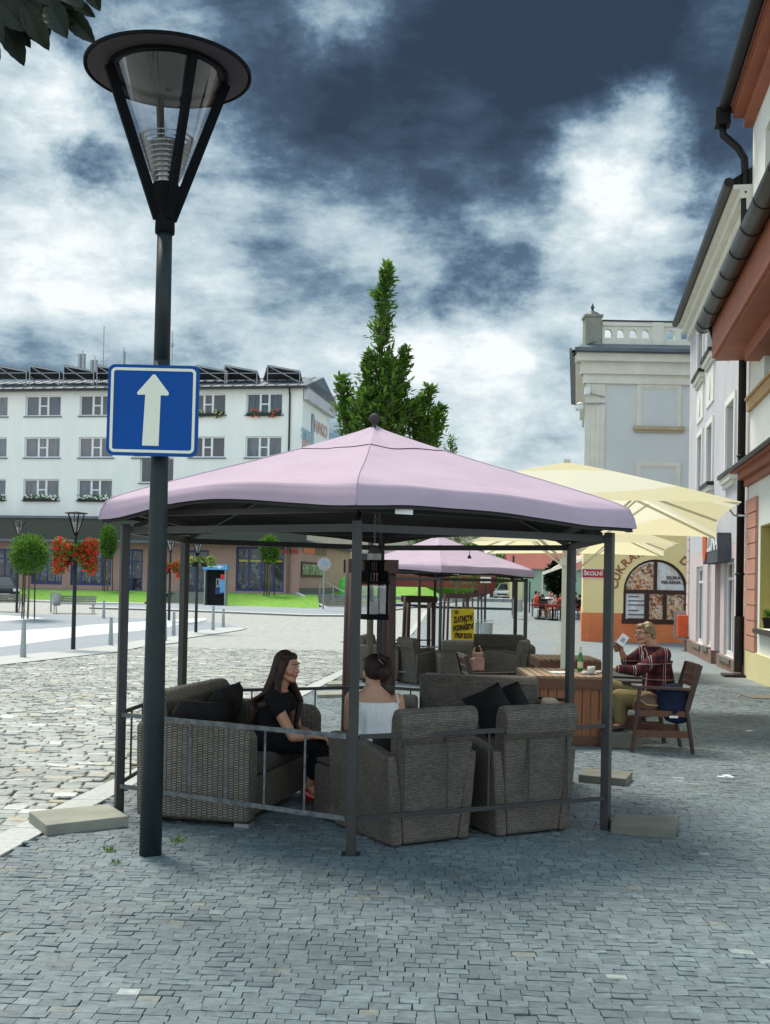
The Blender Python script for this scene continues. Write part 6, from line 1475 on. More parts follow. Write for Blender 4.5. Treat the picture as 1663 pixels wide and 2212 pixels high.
g_, H_, px_ = small_lamp(423, 1366, 1165, 'cone lamp with pale trailing flowers left of the phone box')
basket(g_, H_, px_, 4, 44, .62, .22, 'pale yellow green flower basket above the phone box', M['pflower'], 8, 600, .07)
small_lamp(36, 1322, 1125, 'faint distant cone lamp above the ball shaped tree')

def balltree(x, yb, yc, r_px, lb_, m='leaf2', n=2600, sc=(1, 1, 1), stakes=True, g=None, grp='small trees round the square', lw=.085):
    g_ = g or G(x, yb); px = FPX / g_.y; T = thing('round_tree', lb_, 'tree', tuple(g_), 0, grp)
    c = g_ + Vector((0, 0, (yb - yc) / px)); r_ = r_px / px
    q = MB(); q.tube([g_, g_ + Vector((.02, 0, (c.z - g_.z) * .6)), c], [.05, .045, .02], 8); q.build('trunk', M['bark'], T)
    q = MB(); ballcrown(q, c, r_, int(n * 2.2), lw * 1.25, lw * .75, sc, .2); q.build('crown', M[m], T, fixn=False)
    if stakes:
        S = thing('tree_stakes', 'stakes round the trunk of the ' + lb_.replace('tree ', 'tree, ')[:60].rsplit(' ', 1)[0] if False else stakes, 'tree support', tuple(g_), 0, 'brown wooden tree stakes')
        for dx, dy in ((-.30, .1), (-.1, -.25), (.32, -.05)): q = MB(); q.tube([g_ + Vector((dx, dy, 0)), g_ + Vector((dx * .9, dy * .9, (c.z - g_.z) - r_ * sc[2] * .9))], .035, 6); q.build('stake', M['stake'], S)
        q = MB(); zz_ = (c.z - g_.z) - r_ * sc[2] * .9 - .1; q.bar(g_ + Vector((-.3, -.02, zz_)), g_ + Vector((.32, -.02, zz_)), .03, .09); q.build('crossboard', M['stake'], S)
balltree(60, 1336, 1198, 42, 'bright green ball shaped tree by the left edge', n=3200, stakes='stakes under the bright green ball shaped tree')
lt_ = AP.p(AP.px(226, 1270, 5)[0], .62, 4.6); balltree(226, 1288, 1176, 17, 'small upright tree on the left lawn beside the red geraniums', n=900, sc=(1, 1, 2.1), g=lt_, stakes='thin stakes of the small tree on the left lawn', lw=.13)
lt_ = AP.p(AP.px(577, 1270, 6)[0], .45, 5.6); balltree(577, 1302, 1192, 21, 'small leafy tree on the right lawn before the shop window', n=900, sc=(1, 1, 1.4), g=lt_, stakes='thin stakes of the small tree on the right lawn', lw=.13)
for x_, s_ in ((577, 5.6), (226, 4.6)):
    c_ = AP.p(AP.px(x_, 1270, s_)[0], 0, s_); c_.z = (.45 if x_ == 577 else .62) - .02; q = MB(); q.lathe(c_, [(.75, 0), (.5, .06), (.1, .08)], 12); q.origin = c_; tag(q.build('bark_mulch', M['plinth'] if False else M['wood_top'], None), 'ring of bark mulch round the small tree on the ' + ('right' if x_ == 577 else 'left') + ' lawn', 'mulch', 'mulch rings')

def bench(x, yb, L_, rz, lb_):
    g_ = G(x, yb); T = thing('bench', lb_, 'bench', tuple(g_), rz, 'park benches on the square')
    q = MB()
    for k in range(4): q.box((0, -.22 + k * .12, .45), (L_, .10, .035))
    q.build('seat', M['concrete'], T, world=False); q = MB()
    for k in range(3): q.box((0, .28 + k * .03, .58 + k * .11), (L_, .03, .09))
    q.build('backrest', M['concrete'], T, world=False)
    for s in (-1, 1): q = MB(); x_ = s * (L_ / 2 - .1); q.bar((x_, -.30, 0), (x_, -.15, .44), .04, .05); q.bar((x_, .36, 0), (x_, .2, .44), .04, .05); q.bar((x_, .2, .44), (x_, .37, .86), .04, .05); q.bar((x_, -.25, .43), (x_, .25, .43), .04, .04); q.build('leg', M['steel'], T, world=False)
bench(160, 1324, 2.0, R(6), 'grey park bench seen between the ball tree and the red geranium lamp')
bench(8, 1320, 2.0, R(-6), 'grey park bench at the left edge of the photo')
def bin_(x, yb, h, lb_, r=.2):
    g_ = G(x, yb); T = thing('litter_bin', lb_, 'litter bin', tuple(g_), 0, 'grey litter bins')
    q = MB(); q.lathe(g_ + Vector((.05, 0, .35)), [(r * .9, 0), (r, h - .38), (r * 1.04, h - .35)], 16); q.build('bucket', M['bollard'], T); q = MB(); q.box(g_ + Vector((-r - .03, 0, h / 2 + .02)), (.07, .07, h)); q.box(g_ + Vector((0, 0, h + .08)), (r * 2 + .15, .3, .02)); q.build('post', M['steel'], T)
bin_(120, 1323, .95, 'grey litter bin beside the park bench under the geranium lamp')
bin_(1118, 1336, .95, 'grey litter bin on the far pavement below the white car'); bin_(1045, 1412, .9, 'grey litter bin just right of the yellow board')

# ---------------------------------------------------------------- cars
def car(g_, rz, paint, lb_, sc=1.0, van=False):
    T = thing('parked_car', lb_, 'car', tuple(g_), rz, 'cars parked in the background'); hw = .85
    h1 = .80; top = 1.42 if not van else 1.9
    low = [(-2.05, .30), (2.05, .30), (2.08, .55), (1.95, .78), (1.1, .90), (-1.5, .95), (-2.0, .88), (-2.08, .55)]
    cab = [(1.15, .88), (.45, top - .03), (-.9, top), (-1.55, 1.25 if not van else top - .05), (-1.85, .92)]
    q = MB(); n = len(low)
    for yy, k in ((-hw, 1), (hw, 1)): pass
    rs = [[(x * (.94 if abs(y) > .8 else 1), y, z) for x, z in low] for y in (-hw, -.72, .72, hw)]
    q.rings(rs); q.build('body', M[paint], T, world=False, bevel=.05, seg=2)
    q = MB(); rs = [[(x, y * (1 if z < 1 else .86), z) for x, z in cab] for y in (-.78, .78)]; q.rings(rs); gl = q.build('glasshouse', M['car_g'], T, world=False, bevel=.03)
    q = MB(); q.box((-.22, 0, top), (1.15, 1.24, .045))
    for s in (-1, 1):
        for a, b in (((1.15, .88), (.45, top)), ((-.9, top), (-1.8, .95)), ((-.25, .92), (-.25, top))): q.bar((a[0], s * .775, a[1]), (b[0], s * .67, b[1]), .06, .05)
    q.build('roof', M[paint], T, world=False)
    for x in (-1.3, 1.3):
        for s in (-1, 1): q = MB(); q.tube([(x, s * .70, .31), (x, s * .875, .31)], .31, 16); w = q.build('wheel', M['rubber'], T, world=False); q = MB(); q.tube([(x, s * .876, .31), (x, s * .885, .31)], .19, 12); q.build('rim', M['steel'], w, world=False)
    for s in (-1, 1):
        q = MB(); q.box((1.99, s * .62, .66), (.16, .34, .15)); q.build('headlight', M['white'], T, world=False); q = MB(); q.box((-2.0, s * .68, .74), (.14, .22, .18)); q.build('tail_light', M['red'], T, world=False)
        q = MB(); q.box((.8, s * .95, .95), (.12, .16, .10)); q.build('mirror', M[paint], T, world=False)
    q = MB(); q.box((2.07, 0, .52), (.05, .9, .14)); q.build('grille', M['rubber'], T, world=False)
    q = MB(); q.box((2.10, 0, .40), (.03, .5, .11)); q.build('number_plate', M['white'], T, world=False); return T
gk = G(22, 1298); gk.y += 0; car(Vector((gk.x - .8, gk.y, gk.z)), R(-58), 'car_k', 'black parked car at the left edge before the lawn')
gw = G(1099, 1296); car(gw, R(-112), 'car_w', 'silver white hatchback facing us on the far street')
gw = G(1166, 1291); car(gw + Vector((0, 2, 0)), R(-108), 'car_b', 'blue grey parked car right of the silver white hatchback')
gw = G(1192, 1290); car(gw + Vector((0, 9, 0)), R(-95), 'car_r', 'red parked car seen above the seated crowd')
gw = G(1222, 1290); car(gw + Vector((0, 16, 0)), R(-95), 'car_w', 'white van parked behind the seated crowd', van=True)

# ---------------------------------------------------------------- phone box
pb = G(465, 1308); T = thing('phone_booth', 'open telephone booth with light blue roof and steel sides on the far pavement', 'phone booth', tuple(pb)); px = FPX / pb.y
w_ = 44 / px; hh = 88 / px
q = MB(); q.box(pb + Vector((0, .1, hh - .12)), (w_ + .22, 1.0, .30)); q.build('roof', M['tin'], T)
q = MB(); q.box(pb + Vector((0, -.42, hh - .10)), (.9, .02, .06)); q.box(pb + Vector((.25, -.42, hh - .12)), (.14, .03, .16)); q.build('roof_emblem', M['white'], T)
for s in (-1, 1): q = MB(); q.box(pb + Vector((s * w_ / 2, .1, hh / 2 - .15)), (.07, .85, hh - .3)); q.build('side_panel', M['steel'], T)
q = MB(); q.box(pb + Vector((0, .5, hh / 2 - .12)), (w_ - .08, .05, hh - .25)); q.build('back_panel', M['dark_in'], T)
q = MB(); q.box(pb + Vector((.16, .3, 1.28)), (.34, .26, .5)); ph = q.build('telephone', M['steel'], T); q = MB(); q.box(pb + Vector((.08, .15, 1.32)), (.06, .05, .28)); q.build('handset', M['black'], ph)
q = MB(); q.box(pb + Vector((.18, .25, .82)), (.42, .4, .34)); q.build('shelf_box', M['blue_frame'], T)
q = MB(); q.box(pb + Vector((w_ / 2 - .15, -.33, 1.15)), (.26, .03, .8)); q.build('blue_notice', M['tin'], T); q = MB(); q.box(pb + Vector((w_ / 2 - .15, -.352, 1.62)), (.22, .01, .3)); q.build('red_notice', M['red'], T)
# round traffic sign
g_ = G(698, 1318); T = thing('round_road_sign', 'round pale road sign on a thin pole beside the steps, seen from behind', 'road sign', tuple(g_)); c = P(700, 1218, g_.y - .06); r_ = 14.5 / (FPX / g_.y)
q = MB(); q.tube([c, c + Vector((0, .03, 0))], r_, 24); q.build('disc', M['louvre'], T); q = MB(); q.tube([g_, (g_.x, g_.y, c.z + r_)], .04, 8); q.build('pole', M['steel'], T); q = MB(); q.box(c + Vector((0, -.02, .0)), (r_ * .9, .02, .06)); q.box(c + Vector((0, -.02, r_ * .4)), (r_ * .8, .02, .05)); q.build('bracket', M['tin'], T)
# green waste container behind gazebo post
g_ = G(750, 1303); T = thing('green_container', 'bright green recycling container behind the far gazebo', 'container', tuple(g_)); q = MB(); q.lathe(g_, [(.5, 0), (.55, 1.1), (.5, 1.5), (.2, 1.75)], 14); q.build('body', M['leaf2'] if False else mat('bright_green_plastic', (.08, .55, .06), None, 3, .4), T)
# poles in the far street
for x, yb, yt, r_, lb_, plate in ((1047, 1343, 1262, .055, 'green post with a small white plate on top in the far street', 1), (1107, 1328, 1200, .055, 'tall dark green pole in front of the silver white hatchback', 0), (1143, 1323, 1255, .04, 'thin dark pole beside the right post of the far gazebo', 0), (1220, 1300, 1160, .05, 'dark green lamp pole behind the seated crowd', 0)):
    g_ = G(x, yb); T = thing('street_pole', lb_, 'pole', tuple(g_), 0, 'poles in the far street'); zt_ = P(x, yt, g_.y).z; q = MB(); q.tube([g_, (g_.x, g_.y, zt_)], r_, 10); q.build('pole', M['pole_green'], T)
    if plate: q = MB(); q.box((g_.x, g_.y - .08, zt_ + .22), (.50, .03, .28)); q.build('plate', M['white'], T); q = MB(); q.box((g_.x, g_.y - .1, zt_ + .27), (.36, .01, .03)); q.box((g_.x, g_.y - .1, zt_ + .19), (.30, .01, .03)); q.build('plate_lines', M['roof'], T)
# yellow A-board
yb_ = P(1001, 1350, 24.0); gy = zg(24.0); T = thing('advertising_board', 'yellow jeweller and watchmaker advertising board standing in the far gazebo row', 'sign board', (yb_.x, 24.0, gy)); px = FPX / 24.0
zt_ = P(1001, 1315, 24).z; w_ = 50 / px
mT = Matrix.Translation((yb_.x, 24.0, 0)) @ Matrix.Rotation(R(-1.5), 4, 'Y')
def yfn(u, v, t): return mT @ Vector((u, -t, v))
q = MB(); q.prism([(-w_ / 2, gy + .08), (w_ / 2, gy + .08), (w_ / 2, zt_), (-w_ / 2, zt_)], yfn, -.02, .02); q.build('panel', M['yellow'], T)
for i, (s_, sz, yy) in enumerate((('ZLATNICTVÍ', .118, 1337), ('HODINÁŘSTVÍ', .108, 1355), ('VÝKUP ZLATA', .090, 1373))):
    z = P(1001, yy, 24).z; fm = face_mtx(yfn(.01, z, .026), (1, 0, .13 if i < 2 else 0)); text_mesh('lettering', s_, sz, M['brown_txt'], fm @ Matrix.Diagonal((1, 1.5, 1, 1)), T, bold=.006, xs=.62 if i < 2 else .66)
q = MB(); c = yfn(-.13, P(1001, 1323, 24).z, .024)
for k in range(5): a = R(30 + 30 * k); q.bar(c, c + Vector((math.cos(a) * .07, 0, math.sin(a) * .06)), .010)
q.box(c - Vector((0, 0, .02)), (.09, .01, .012)); q.build('crown_emblem', M['brown_txt'], T)
q = MB(); q.bar(yfn(-w_ / 2 + .03, gy, 0), yfn(-w_ / 2 + .03, gy + .1, 0), .04); q.bar(yfn(w_ / 2 - .03, gy, 0), yfn(w_ / 2 - .03, gy + .1, 0), .04); q.bar(yfn(0, gy, -.5), yfn(0, zt_ - .05, -.03), .03); q.build('stand', M['steel'], T)

# ---------------------------------------------------------------- far buildings, trees, hill
c = P(735, 1262, 96); RB = Plane((c.x, c.y, 0), (1, .06, 0), (.06, -1, 0)); T = thing('red_brown_house', 'long distant beige house with red brown plinth beyond the lawn', 'building', (c.x + 8, c.y + 2, 1.2))
q = MB(); hs = [(1 + k * 2.4, 2.4 + k * 2.4, 2.6, 4.2) for k in range(5)]; RB.wall(q, -12, 13.6, 1.2, 6.5, hs, .2); q.build('wall', M['beige_far'], T); q = MB(); RB.box(q, -12, 13.6, .8, 2.35, -.1, .08); q.build('plinth', M['rusty'], T)
for h in hs: RB.window(T, *h, -.1, bars=(.5,), back=M['curtain'])
q = MB(); q.add([RB.p(-12.4, 6.5, .5), RB.p(14, 6.5, .5), RB.p(14, 9.5, -5), RB.p(-12.4, 9.5, -5)], [(0, 1, 2, 3)]); q.build('roof', M['roof_d'], T)
c = P(1128, 1290, 92); MH = Plane((c.x, c.y, 0), (1, 0, 0), (0, -1, 0)); T = thing('mint_house', 'mint green distant house behind the seated crowd', 'building', (c.x + 3, c.y + 2, 0))
q = MB(); hs = [(1.6, 2.8, 1.2, 2.6)]; MH.wall(q, 0, 9, 0, 3.1, hs, .2); MH.box(q, 0, 9, 0, 3.1, -6, -.3); q.build('wall', M['mint'], T)
q = MB(); MH.box(q, -.9, 0, 0, 2.9, -6, .02); q.build('cream_corner', M['yellow_l'], T)
for h in hs: MH.window(T, *h, -.1, bars=(.5,), back=M['curtain'])
q = MB(); q.add([MH.p(-1.2, 3.0, .5), MH.p(9.3, 3.0, .5), MH.p(9.3, 4.6, -3), MH.p(-1.2, 4.6, -3), MH.p(-1.2, 3.0, -6.5)], [(0, 1, 2, 3), (0, 3, 4)]); q.build('roof', M['rusty'], T)
a, b = P(1172, 1238, 62), P(1262, 1206, 52); T = thing('awning', 'red and white striped awning by the yellow house corner', 'awning', tuple((a + b) / 2)); 
up = Vector((1.6, 1.2, .85))
for k in range(10):
    t0, t1 = k / 10, (k + 1) / 10; q = MB(); q.add([a.lerp(b, t0), a.lerp(b, t1), a.lerp(b, t1) + up, a.lerp(b, t0) + up], [(0, 1, 2, 3)]); q.build('stripe', M['rusty'] if k % 2 else M['trim'], T)
q = MB(); q.bar(a, b, .05, .16); q.bar(a, Vector((a.x, a.y, zg(a.y))), .06); q.build('awning_frame', M['trim'], T)
for i, (x, d, zc, r_, sc, m_, lb_) in enumerate(((1020, 100, 2.7, 2.2, (1.3, 1, .8), 'leaf', 'broad green bush left of the silver white hatchback'), (1062, 110, 3.2, 2.8, (1.2, 1, .9), 'leaf2', 'bright green tree behind the silver white hatchback'), (1128, 118, 3.1, 2.6, (1.2, 1, .9), 'leaf2', 'bright green tree right of the silver white hatchback'), (1150, 128, 6.0, 3.4, (1.2, 1, .9), 'leaf', 'tall tree rising behind the far gazebo roof'), (1185, 135, 6.0, 3.6, (1.3, 1, .8), 'leaf2', 'broad tree above the striped awning, left of the parasol pole'), (1232, 130, 6.5, 3.4, (1.2, 1, .9), 'leaf', 'tree right of the parasol pole above the awning'), (1208, 84, 2.1, 1.0, (.9, 1, 1.3), 'leaf_d', 'dark bushy tree in front of the mint green house'), (985, 104, 2.6, 1.7, (1.1, 1, .9), 'leaf', 'dark green bush behind the yellow board'), (960, 120, 5.0, 3.5, (1.3, 1, .9), 'leaf', 'tree behind the red brown house'))):
    g_ = Vector((P(x, 1260, d).x, d, 0)); T = thing('broad_tree', lb_, 'tree', tuple(g_), 0, 'trees at the end of the street')
    q = MB(); q.tube([g_, g_ + Vector((0, 0, zc))], [.2, .1], 8); q.build('trunk', M['bark'], T); q = MB(); ballcrown(q, g_ + Vector((0, 0, zc)), r_, 1500, .40, .26, sc, .3); q.build('crown', M[m_], T, fixn=False)
mb = MB(); n = 60; vs = []
for i in range(n + 1): x = -500 + i * 1000 / n; h = 6 + 5 * noise.noise(Vector((x * .01, 0, 0))); vs += [Vector((x, 420, -1)), Vector((x, 520, h)), Vector((x, 700, h * .6))]
mb.add(vs, [(3 * i, 3 * i + 3, 3 * i + 4, 3 * i + 1) for i in range(n)] + [(3 * i + 1, 3 * i + 4, 3 * i + 5, 3 * i + 2) for i in range(n)]); struct(mb.build('hills', M['leaf_d'] if False else mat('wooded_hill', (.05, .085, .04), (.03, .055, .028), .08, .9), smooth=True))
# ================================================================= PEOPLE
V = Vector
class Blob(MB):
    def cone(s, p0, r0, p1, r1, seg=14):
        p0, p1 = V(p0), V(p1); s.tube([p0, p1], [r0, r1], seg); s.sphere(p0, r0, seg, 8); s.sphere(p1, r1, seg, 8); return s
    def chain(s, pr, seg=14):
        for (a, ra), (b, rb) in zip(pr, pr[1:]): s.cone(a, ra, b, rb, seg)
        return s
    def ell(s, c, rx, ry, rz, m=None, seg=16, rg=12):
        m = m or Matrix.Identity(3)
        return s.rings([[V(c) + m @ V((math.cos(a) * math.sin(t) * rx, math.sin(a) * math.sin(t) * ry, -math.cos(t) * rz)) for a in (2 * math.pi * j / seg for j in range(seg))] for t in (math.pi * max(.02, min(.98, i / rg)) for i in range(rg + 1))])
    def loft(s, rs, seg=24, pw=2.3):
        out = []
        for c, rt, fw, rx, ry in rs:
            row = []
            for j in range(seg):
                a = 2 * math.pi * j / seg; ca, sa = math.cos(a), math.sin(a)
                row.append(V(c) + V(rt) * rx * math.copysign(abs(ca) ** (2 / pw), ca) + V(fw) * ry * math.copysign(abs(sa) ** (2 / pw), sa))
            out.append(row)
        return s.rings(out)
    def finish(s, name, m, parent, vox=.007, smooth=2):
        o = s.build(name, m, parent, smooth=True)
        r = o.modifiers.new('remesh', 'REMESH'); r.mode = 'VOXEL'; r.voxel_size = vox; r.use_smooth_shade = True
        if smooth: q = o.modifiers.new('smooth', 'SMOOTH'); q.iterations = smooth; q.factor = .5
        bpy.context.view_layer.update(); dg = bpy.context.evaluated_depsgraph_get()
        me = bpy.data.meshes.new_from_object(o.evaluated_get(dg)); o.modifiers.clear(); o.data = me; me.name = name; me.shade_smooth()
        return o
def frame3(fwd, up):
    f = V(fwd).normalized(); u = V(up); u = (u - f * u.dot(f)).normalized(); r = f.cross(u)
    return Matrix((r, f, u)).transposed()
def head(b, c, m, s=1.0, ears=True, neck=None):
    """adds a head; m columns = right, forward, up"""
    T_ = lambda x, y, z: V(c) + m @ (V((x, y, z)) * s)
    rs = []
    for i in range(17):
        t = math.pi * max(.02, min(.98, i / 16)); row = []
        for j in range(24):
            a = 2 * math.pi * j / 24; x, y, z = math.cos(a) * math.sin(t), math.sin(a) * math.sin(t), -math.cos(t)
            X, Y, Z = x * .074, y * .094, z * .115
            if z < 0:
                X *= 1 - .30 * (-z) ** 1.6
                Y *= (1 - .06 * -z) if y > 0 else (1 - .50 * -z)
            if y > .0: Y *= .95; X *= 1.0
            row.append(T_(X, Y, Z))
        rs.append(row)
    b.rings(rs)
    b.cone(T_(0, .080, .022), .009 * s, T_(0, .106, -.022), .0125 * s, 10); b.ell(T_(0, .094, -.026), .017 * s, .011 * s, .009 * s, m)
    b.ell(T_(0, .087, -.048), .024 * s, .010 * s, .0065 * s, m); b.ell(T_(0, .086, -.058), .021 * s, .010 * s, .0070 * s, m)
    b.ell(T_(0, .070, -.090), .026 * s, .022 * s, .020 * s, m)
    for k in (-1, 1):
        b.ell(T_(k * .036, .056, -.026), .030 * s, .030 * s, .032 * s, m); b.ell(T_(k * .030, .078, .038), .026 * s, .010 * s, .010 * s, m)
        b.cone(T_(k * .050, .0, -.055), .022 * s, T_(k * .016, .066, -.088), .020 * s, 8)
        if ears: b.ell(T_(k * .077, -.008, -.008), .008 * s, .019 * s, .031 * s, m)
    return T_
def face_parts(body, T_, m, s, iris=None, lip=None, brow=None):
    for k in (-1, 1):
        q = MB()
        q.rings([[T_(k * .031, .081, .014) + m @ V((math.cos(a) * math.sin(t) * .0145 * s, math.sin(a) * math.sin(t) * .0085 * s, -math.cos(t) * .0070 * s)) for a in (2 * math.pi * j / 12 for j in range(12))] for t in (math.pi * max(.03, min(.97, i / 8)) for i in range(9))])
        e = q.build('eye', M['eye_white'], body, smooth=True)
        q = MB(); q.sphere(T_(k * .031, .0868, .0145), .0058 * s, 10, 8); q.build('iris', M['black'], e, smooth=True)
        q = MB(); q.tube([T_(k * .014, .0925, .032), T_(k * .032, .0935, .0375), T_(k * .050, .078, .031)], [.0025 * s, .0032 * s, .0018 * s], 6); q.build('eyebrow', brow, body)
    q = MB(); q.tube([T_(-.021, .0885, -.052), T_(-.008, .0985, -.0495), T_(0, .0975, -.0515), T_(.008, .0985, -.0495), T_(.021, .0885, -.052)], [.0025 * s, .0058 * s, .0055 * s, .0058 * s, .0025 * s], 8); q.tube([T_(-.018, .088, -.056), T_(0, .0965, -.0595), T_(.018, .088, -.056)], [.002 * s, .0062 * s, .002 * s], 8); q.build('lips', lip, body, smooth=True)
M['eye_white'] = mat('eye_white', (.55, .52, .50), None, 5, .3)
M['lip'] = mat('lip', (.36, .10, .085), None, 5, .45); M['lip_m'] = mat('male_lip', (.36, .16, .12), None, 5, .5)
def hand(b, w, d, pn, side, curl=.5, s=1.0, spread=.16):
    """w wrist, d direction of the palm, pn palm normal (fingers curl towards it), side +-1 = which side the thumb leaves"""
    d = V(d).normalized(); pn = V(pn); pn = (pn - d * pn.dot(d)).normalized(); sx = d.cross(pn) * side
    m = Matrix((sx, d, -pn)).transposed()
    b.cone(w, .024 * s, V(w) + d * .03 * s, .026 * s, 10); b.ell(V(w) + d * .055 * s, .039 * s, .046 * s, .015 * s, m)
    b.ell(V(w) + d * .075 * s, .040 * s, .022 * s, .013 * s, m)
    for i, (off, ln) in enumerate(((.030, .068), (.010, .076), (-.010, .071), (-.029, .056))):
        a0 = V(w) + (d * .088 + sx * off) * s; dd = (d + sx * (off * spread * 14)).normalized(); pts = [a0]; ang = curl * (.55 + .12 * i)
        for k, f in enumerate((.45, .32, .23)):
            ang2 = ang * (k + 1) * .85; pts.append(pts[-1] + (dd * math.cos(ang2) + pn * math.sin(ang2)) * ln * f * s)
        b.chain(list(zip(pts, (.0088 * s, .0082 * s, .0074 * s, .0064 * s))), 8)
    t0 = V(w) + (d * .028 + sx * .030) * s; pts = [t0, t0 + (sx * .024 + d * .024 + pn * .008) * s, t0 + (sx * .032 + d * .050 + pn * (.012 + .016 * curl)) * s, t0 + (sx * .028 + d * .070 + pn * (.018 + .026 * curl)) * s]
    b.chain(list(zip(pts, (.0135 * s, .0115 * s, .0098 * s, .008 * s))), 8)

# ---- young woman with long hair in black on the left sofa
D0 = 7.78
w1 = thing('person', 'young woman with very long brown hair in black, red high heels, looking right', 'person', tuple(P(600, 1640, D0)))
f1 = V((.955, -.295, 0)); s1v = V((-.295, -.955, 0))      # forward, her right (towards us)
pel = P(583, 1592, D0); pel.z = .475; wst = P(588, 1560, D0); chs = P(594, 1520, D0); nkb = P(604, 1489, D0); hd = P(619, 1440, D0 - .02)
shR = nkb + s1v * .165 + V((.015, 0, -.045)); shL = nkb - s1v * .165 + V((.015, 0, -.04))
elR = P(632, 1592, D0 - .20); wrR = P(676, 1589, D0 - .12); elL = shL + V((.05, .02, -.26)); wrL = P(672, 1584, D0 + .05)
hipR = pel + s1v * .085; hipL = pel - s1v * .085
knR = P(692, 1608, D0 - .02); knL = P(698, 1604, D0 + .16); anR = P(668, 1697, D0 + .08); anL = P(676, 1700, D0 + .22)
b = Blob(); hm = frame3((.90, -.43, -.10), (0.02, 0, 1)); hs = .93
T1 = head(b, hd, hm, hs); b.cone(hd + V((-.005, .0, -.05)), .046, nkb, .050)
b.loft([(pel - V((0, 0, .08)), s1v, f1, .14, .11), (pel, s1v, f1, .165, .12), (wst, s1v, f1, .118, .085), (chs, s1v, f1, .138, .10), (nkb - V((0, 0, .05)), s1v, f1, .15, .078), (nkb, s1v, f1, .06, .055)])
b.ell(chs + f1 * .075 + s1v * .06, .05, .05, .05); b.ell(chs + f1 * .075 - s1v * .06, .05, .05, .05)
for sh_, el_, wr_ in ((shR, elR, wrR), (shL, elL, wrL)): b.chain([(sh_, .044), (sh_.lerp(el_, .5), .041), (el_, .034), (el_.lerp(wr_, .35), .034), (wr_, .022)])
hand(b, wrR, (.85, .25, -.15), (0, .2, -1), 1, .7, .92); hand(b, wrL, (.8, -.4, -.1), (0, 0, -1), -1, .7, .92)
for hp_, kn_, an_ in ((hipR, knR, anR), (hipL, knL, anL)): b.chain([(hp_, .080), (hp_.lerp(kn_, .5), .068), (kn_, .052), (kn_.lerp(an_, .35), .048), (an_, .030)])
for an_ in (anR, anL): b.chain([(an_, .030), (an_ + f1 * .05 + V((0, 0, -.055)), .030), (an_ + f1 * .13 + V((0, 0, -.115)), .022)])
bd = b.finish('body', M['skin_d'], w1, .0055); face_parts(bd, T1, hm, hs, None, M['lip'], M['hair'])
b = Blob()
b.loft([(pel - V((0, 0, .04)), s1v, f1, .165, .13), (pel + V((0, 0, .04)), s1v, f1, .172, .13), (wst, s1v, f1, .130, .098), (chs, s1v, f1, .150, .118), (nkb - V((0, 0, .055)), s1v, f1, .166, .092), (nkb - V((-.005, 0, .012)), s1v, f1, .085, .070)])
b.ell(chs + f1 * .08 + s1v * .06, .058, .058, .058); b.ell(chs + f1 * .08 - s1v * .06, .058, .058, .058)
for sh_, el_ in ((shR, elR), (shL, elL)): b.chain([(sh_ + V((0, 0, .006)), .056), (sh_.lerp(el_, .30), .056)])
for v in b.v: v += V((noise.noise(v * 9), noise.noise(v * 9 + V((5, 0, 0))), noise.noise(v * 9 + V((0, 7, 0))))) * .010
b.finish('black_top', M['cloth_black'], bd, .008)
b = Blob()
for hp_, kn_, an_ in ((hipR, knR, anR), (hipL, knL, anL)): b.chain([(hp_, .100), (hp_.lerp(kn_, .5), .084), (kn_, .066), (kn_.lerp(an_, .4), .060), (kn_.lerp(an_, .70), .048)])
for v in b.v: v += V((noise.noise(v * 11), noise.noise(v * 11 + V((5, 0, 0))), noise.noise(v * 11 + V((0, 7, 0))))) * .012
b.finish('black_trousers', M['cloth_black'], bd, .008)
for an_ in (anR, anL):
    b = Blob(); hl = an_ + V((-.02, 0, -.055)); toe = an_ + f1 * .145 + V((0, 0, -.125))
    b.chain([(hl, .034), (an_ + f1 * .05 + V((0, 0, -.085)), .026), (an_ + f1 * .11 + V((0, 0, -.125)), .029), (toe, .024)], 10); b.cone(hl + V((-.012, 0, -.02)), .014, hl + V((-.018, 0, -.095)), .006, 8); b.finish('high_heel', M['red_shoe'], bd, .005)
b = Blob(); up_ = hm @ V((0, 0, 1)); bk = hm @ V((0, -1, 0)); rt = hm @ V((1, 0, 0))
b.ell(T1(0, -.022, .018), .086 * hs, .094 * hs, .112 * hs, hm)
# cut-away is done by leaving the face in front: side curtains and a long fall down the back
pb_ = [(T1(0, -.05, .03), .080, .060), (T1(0, -.068, -.06), .082, .058), (nkb + f1 * -.075 + V((0, 0, -.02)), .105, .040), (chs - f1 * .145 + V((0, 0, .02)), .125, .042), (P(560, 1532, D0), .12, .044), (P(549, 1556, D0), .10, .034), (P(540, 1584, D0), .05, .014)]
b.loft([(c_, s1v, f1, rx, ry) for c_, rx, ry in pb_], pw=2)
b.chain([(T1(.074, .012, .045), .022), (T1(.082, .010, -.03), .024), (T1(.080, -.01, -.11), .026), (shR + f1 * .03 + V((0, 0, -.02)), .028), (chs + s1v * .14 - f1 * .05, .024)], 10)
b.chain([(T1(-.074, .012, .045), .022), (T1(-.080, .02, -.03), .022), (T1(-.074, .02, -.12), .026), (shL + f1 * .075 + V((0, 0, -.05)), .026), (P(640, 1560, D0 + .12), .020), (P(643, 1600, D0 + .12), .012)], 10)
b.ell(T1(0, .022, .082), .068 * hs, .050 * hs, .034 * hs, hm)
for v in b.v: v += V((noise.noise(v * V((30, 30, 3))), noise.noise(v * V((30, 30, 3)) + V((5, 0, 0))), 0)) * .007
b.finish('long_hair', M['hair'], bd, .006, 1)

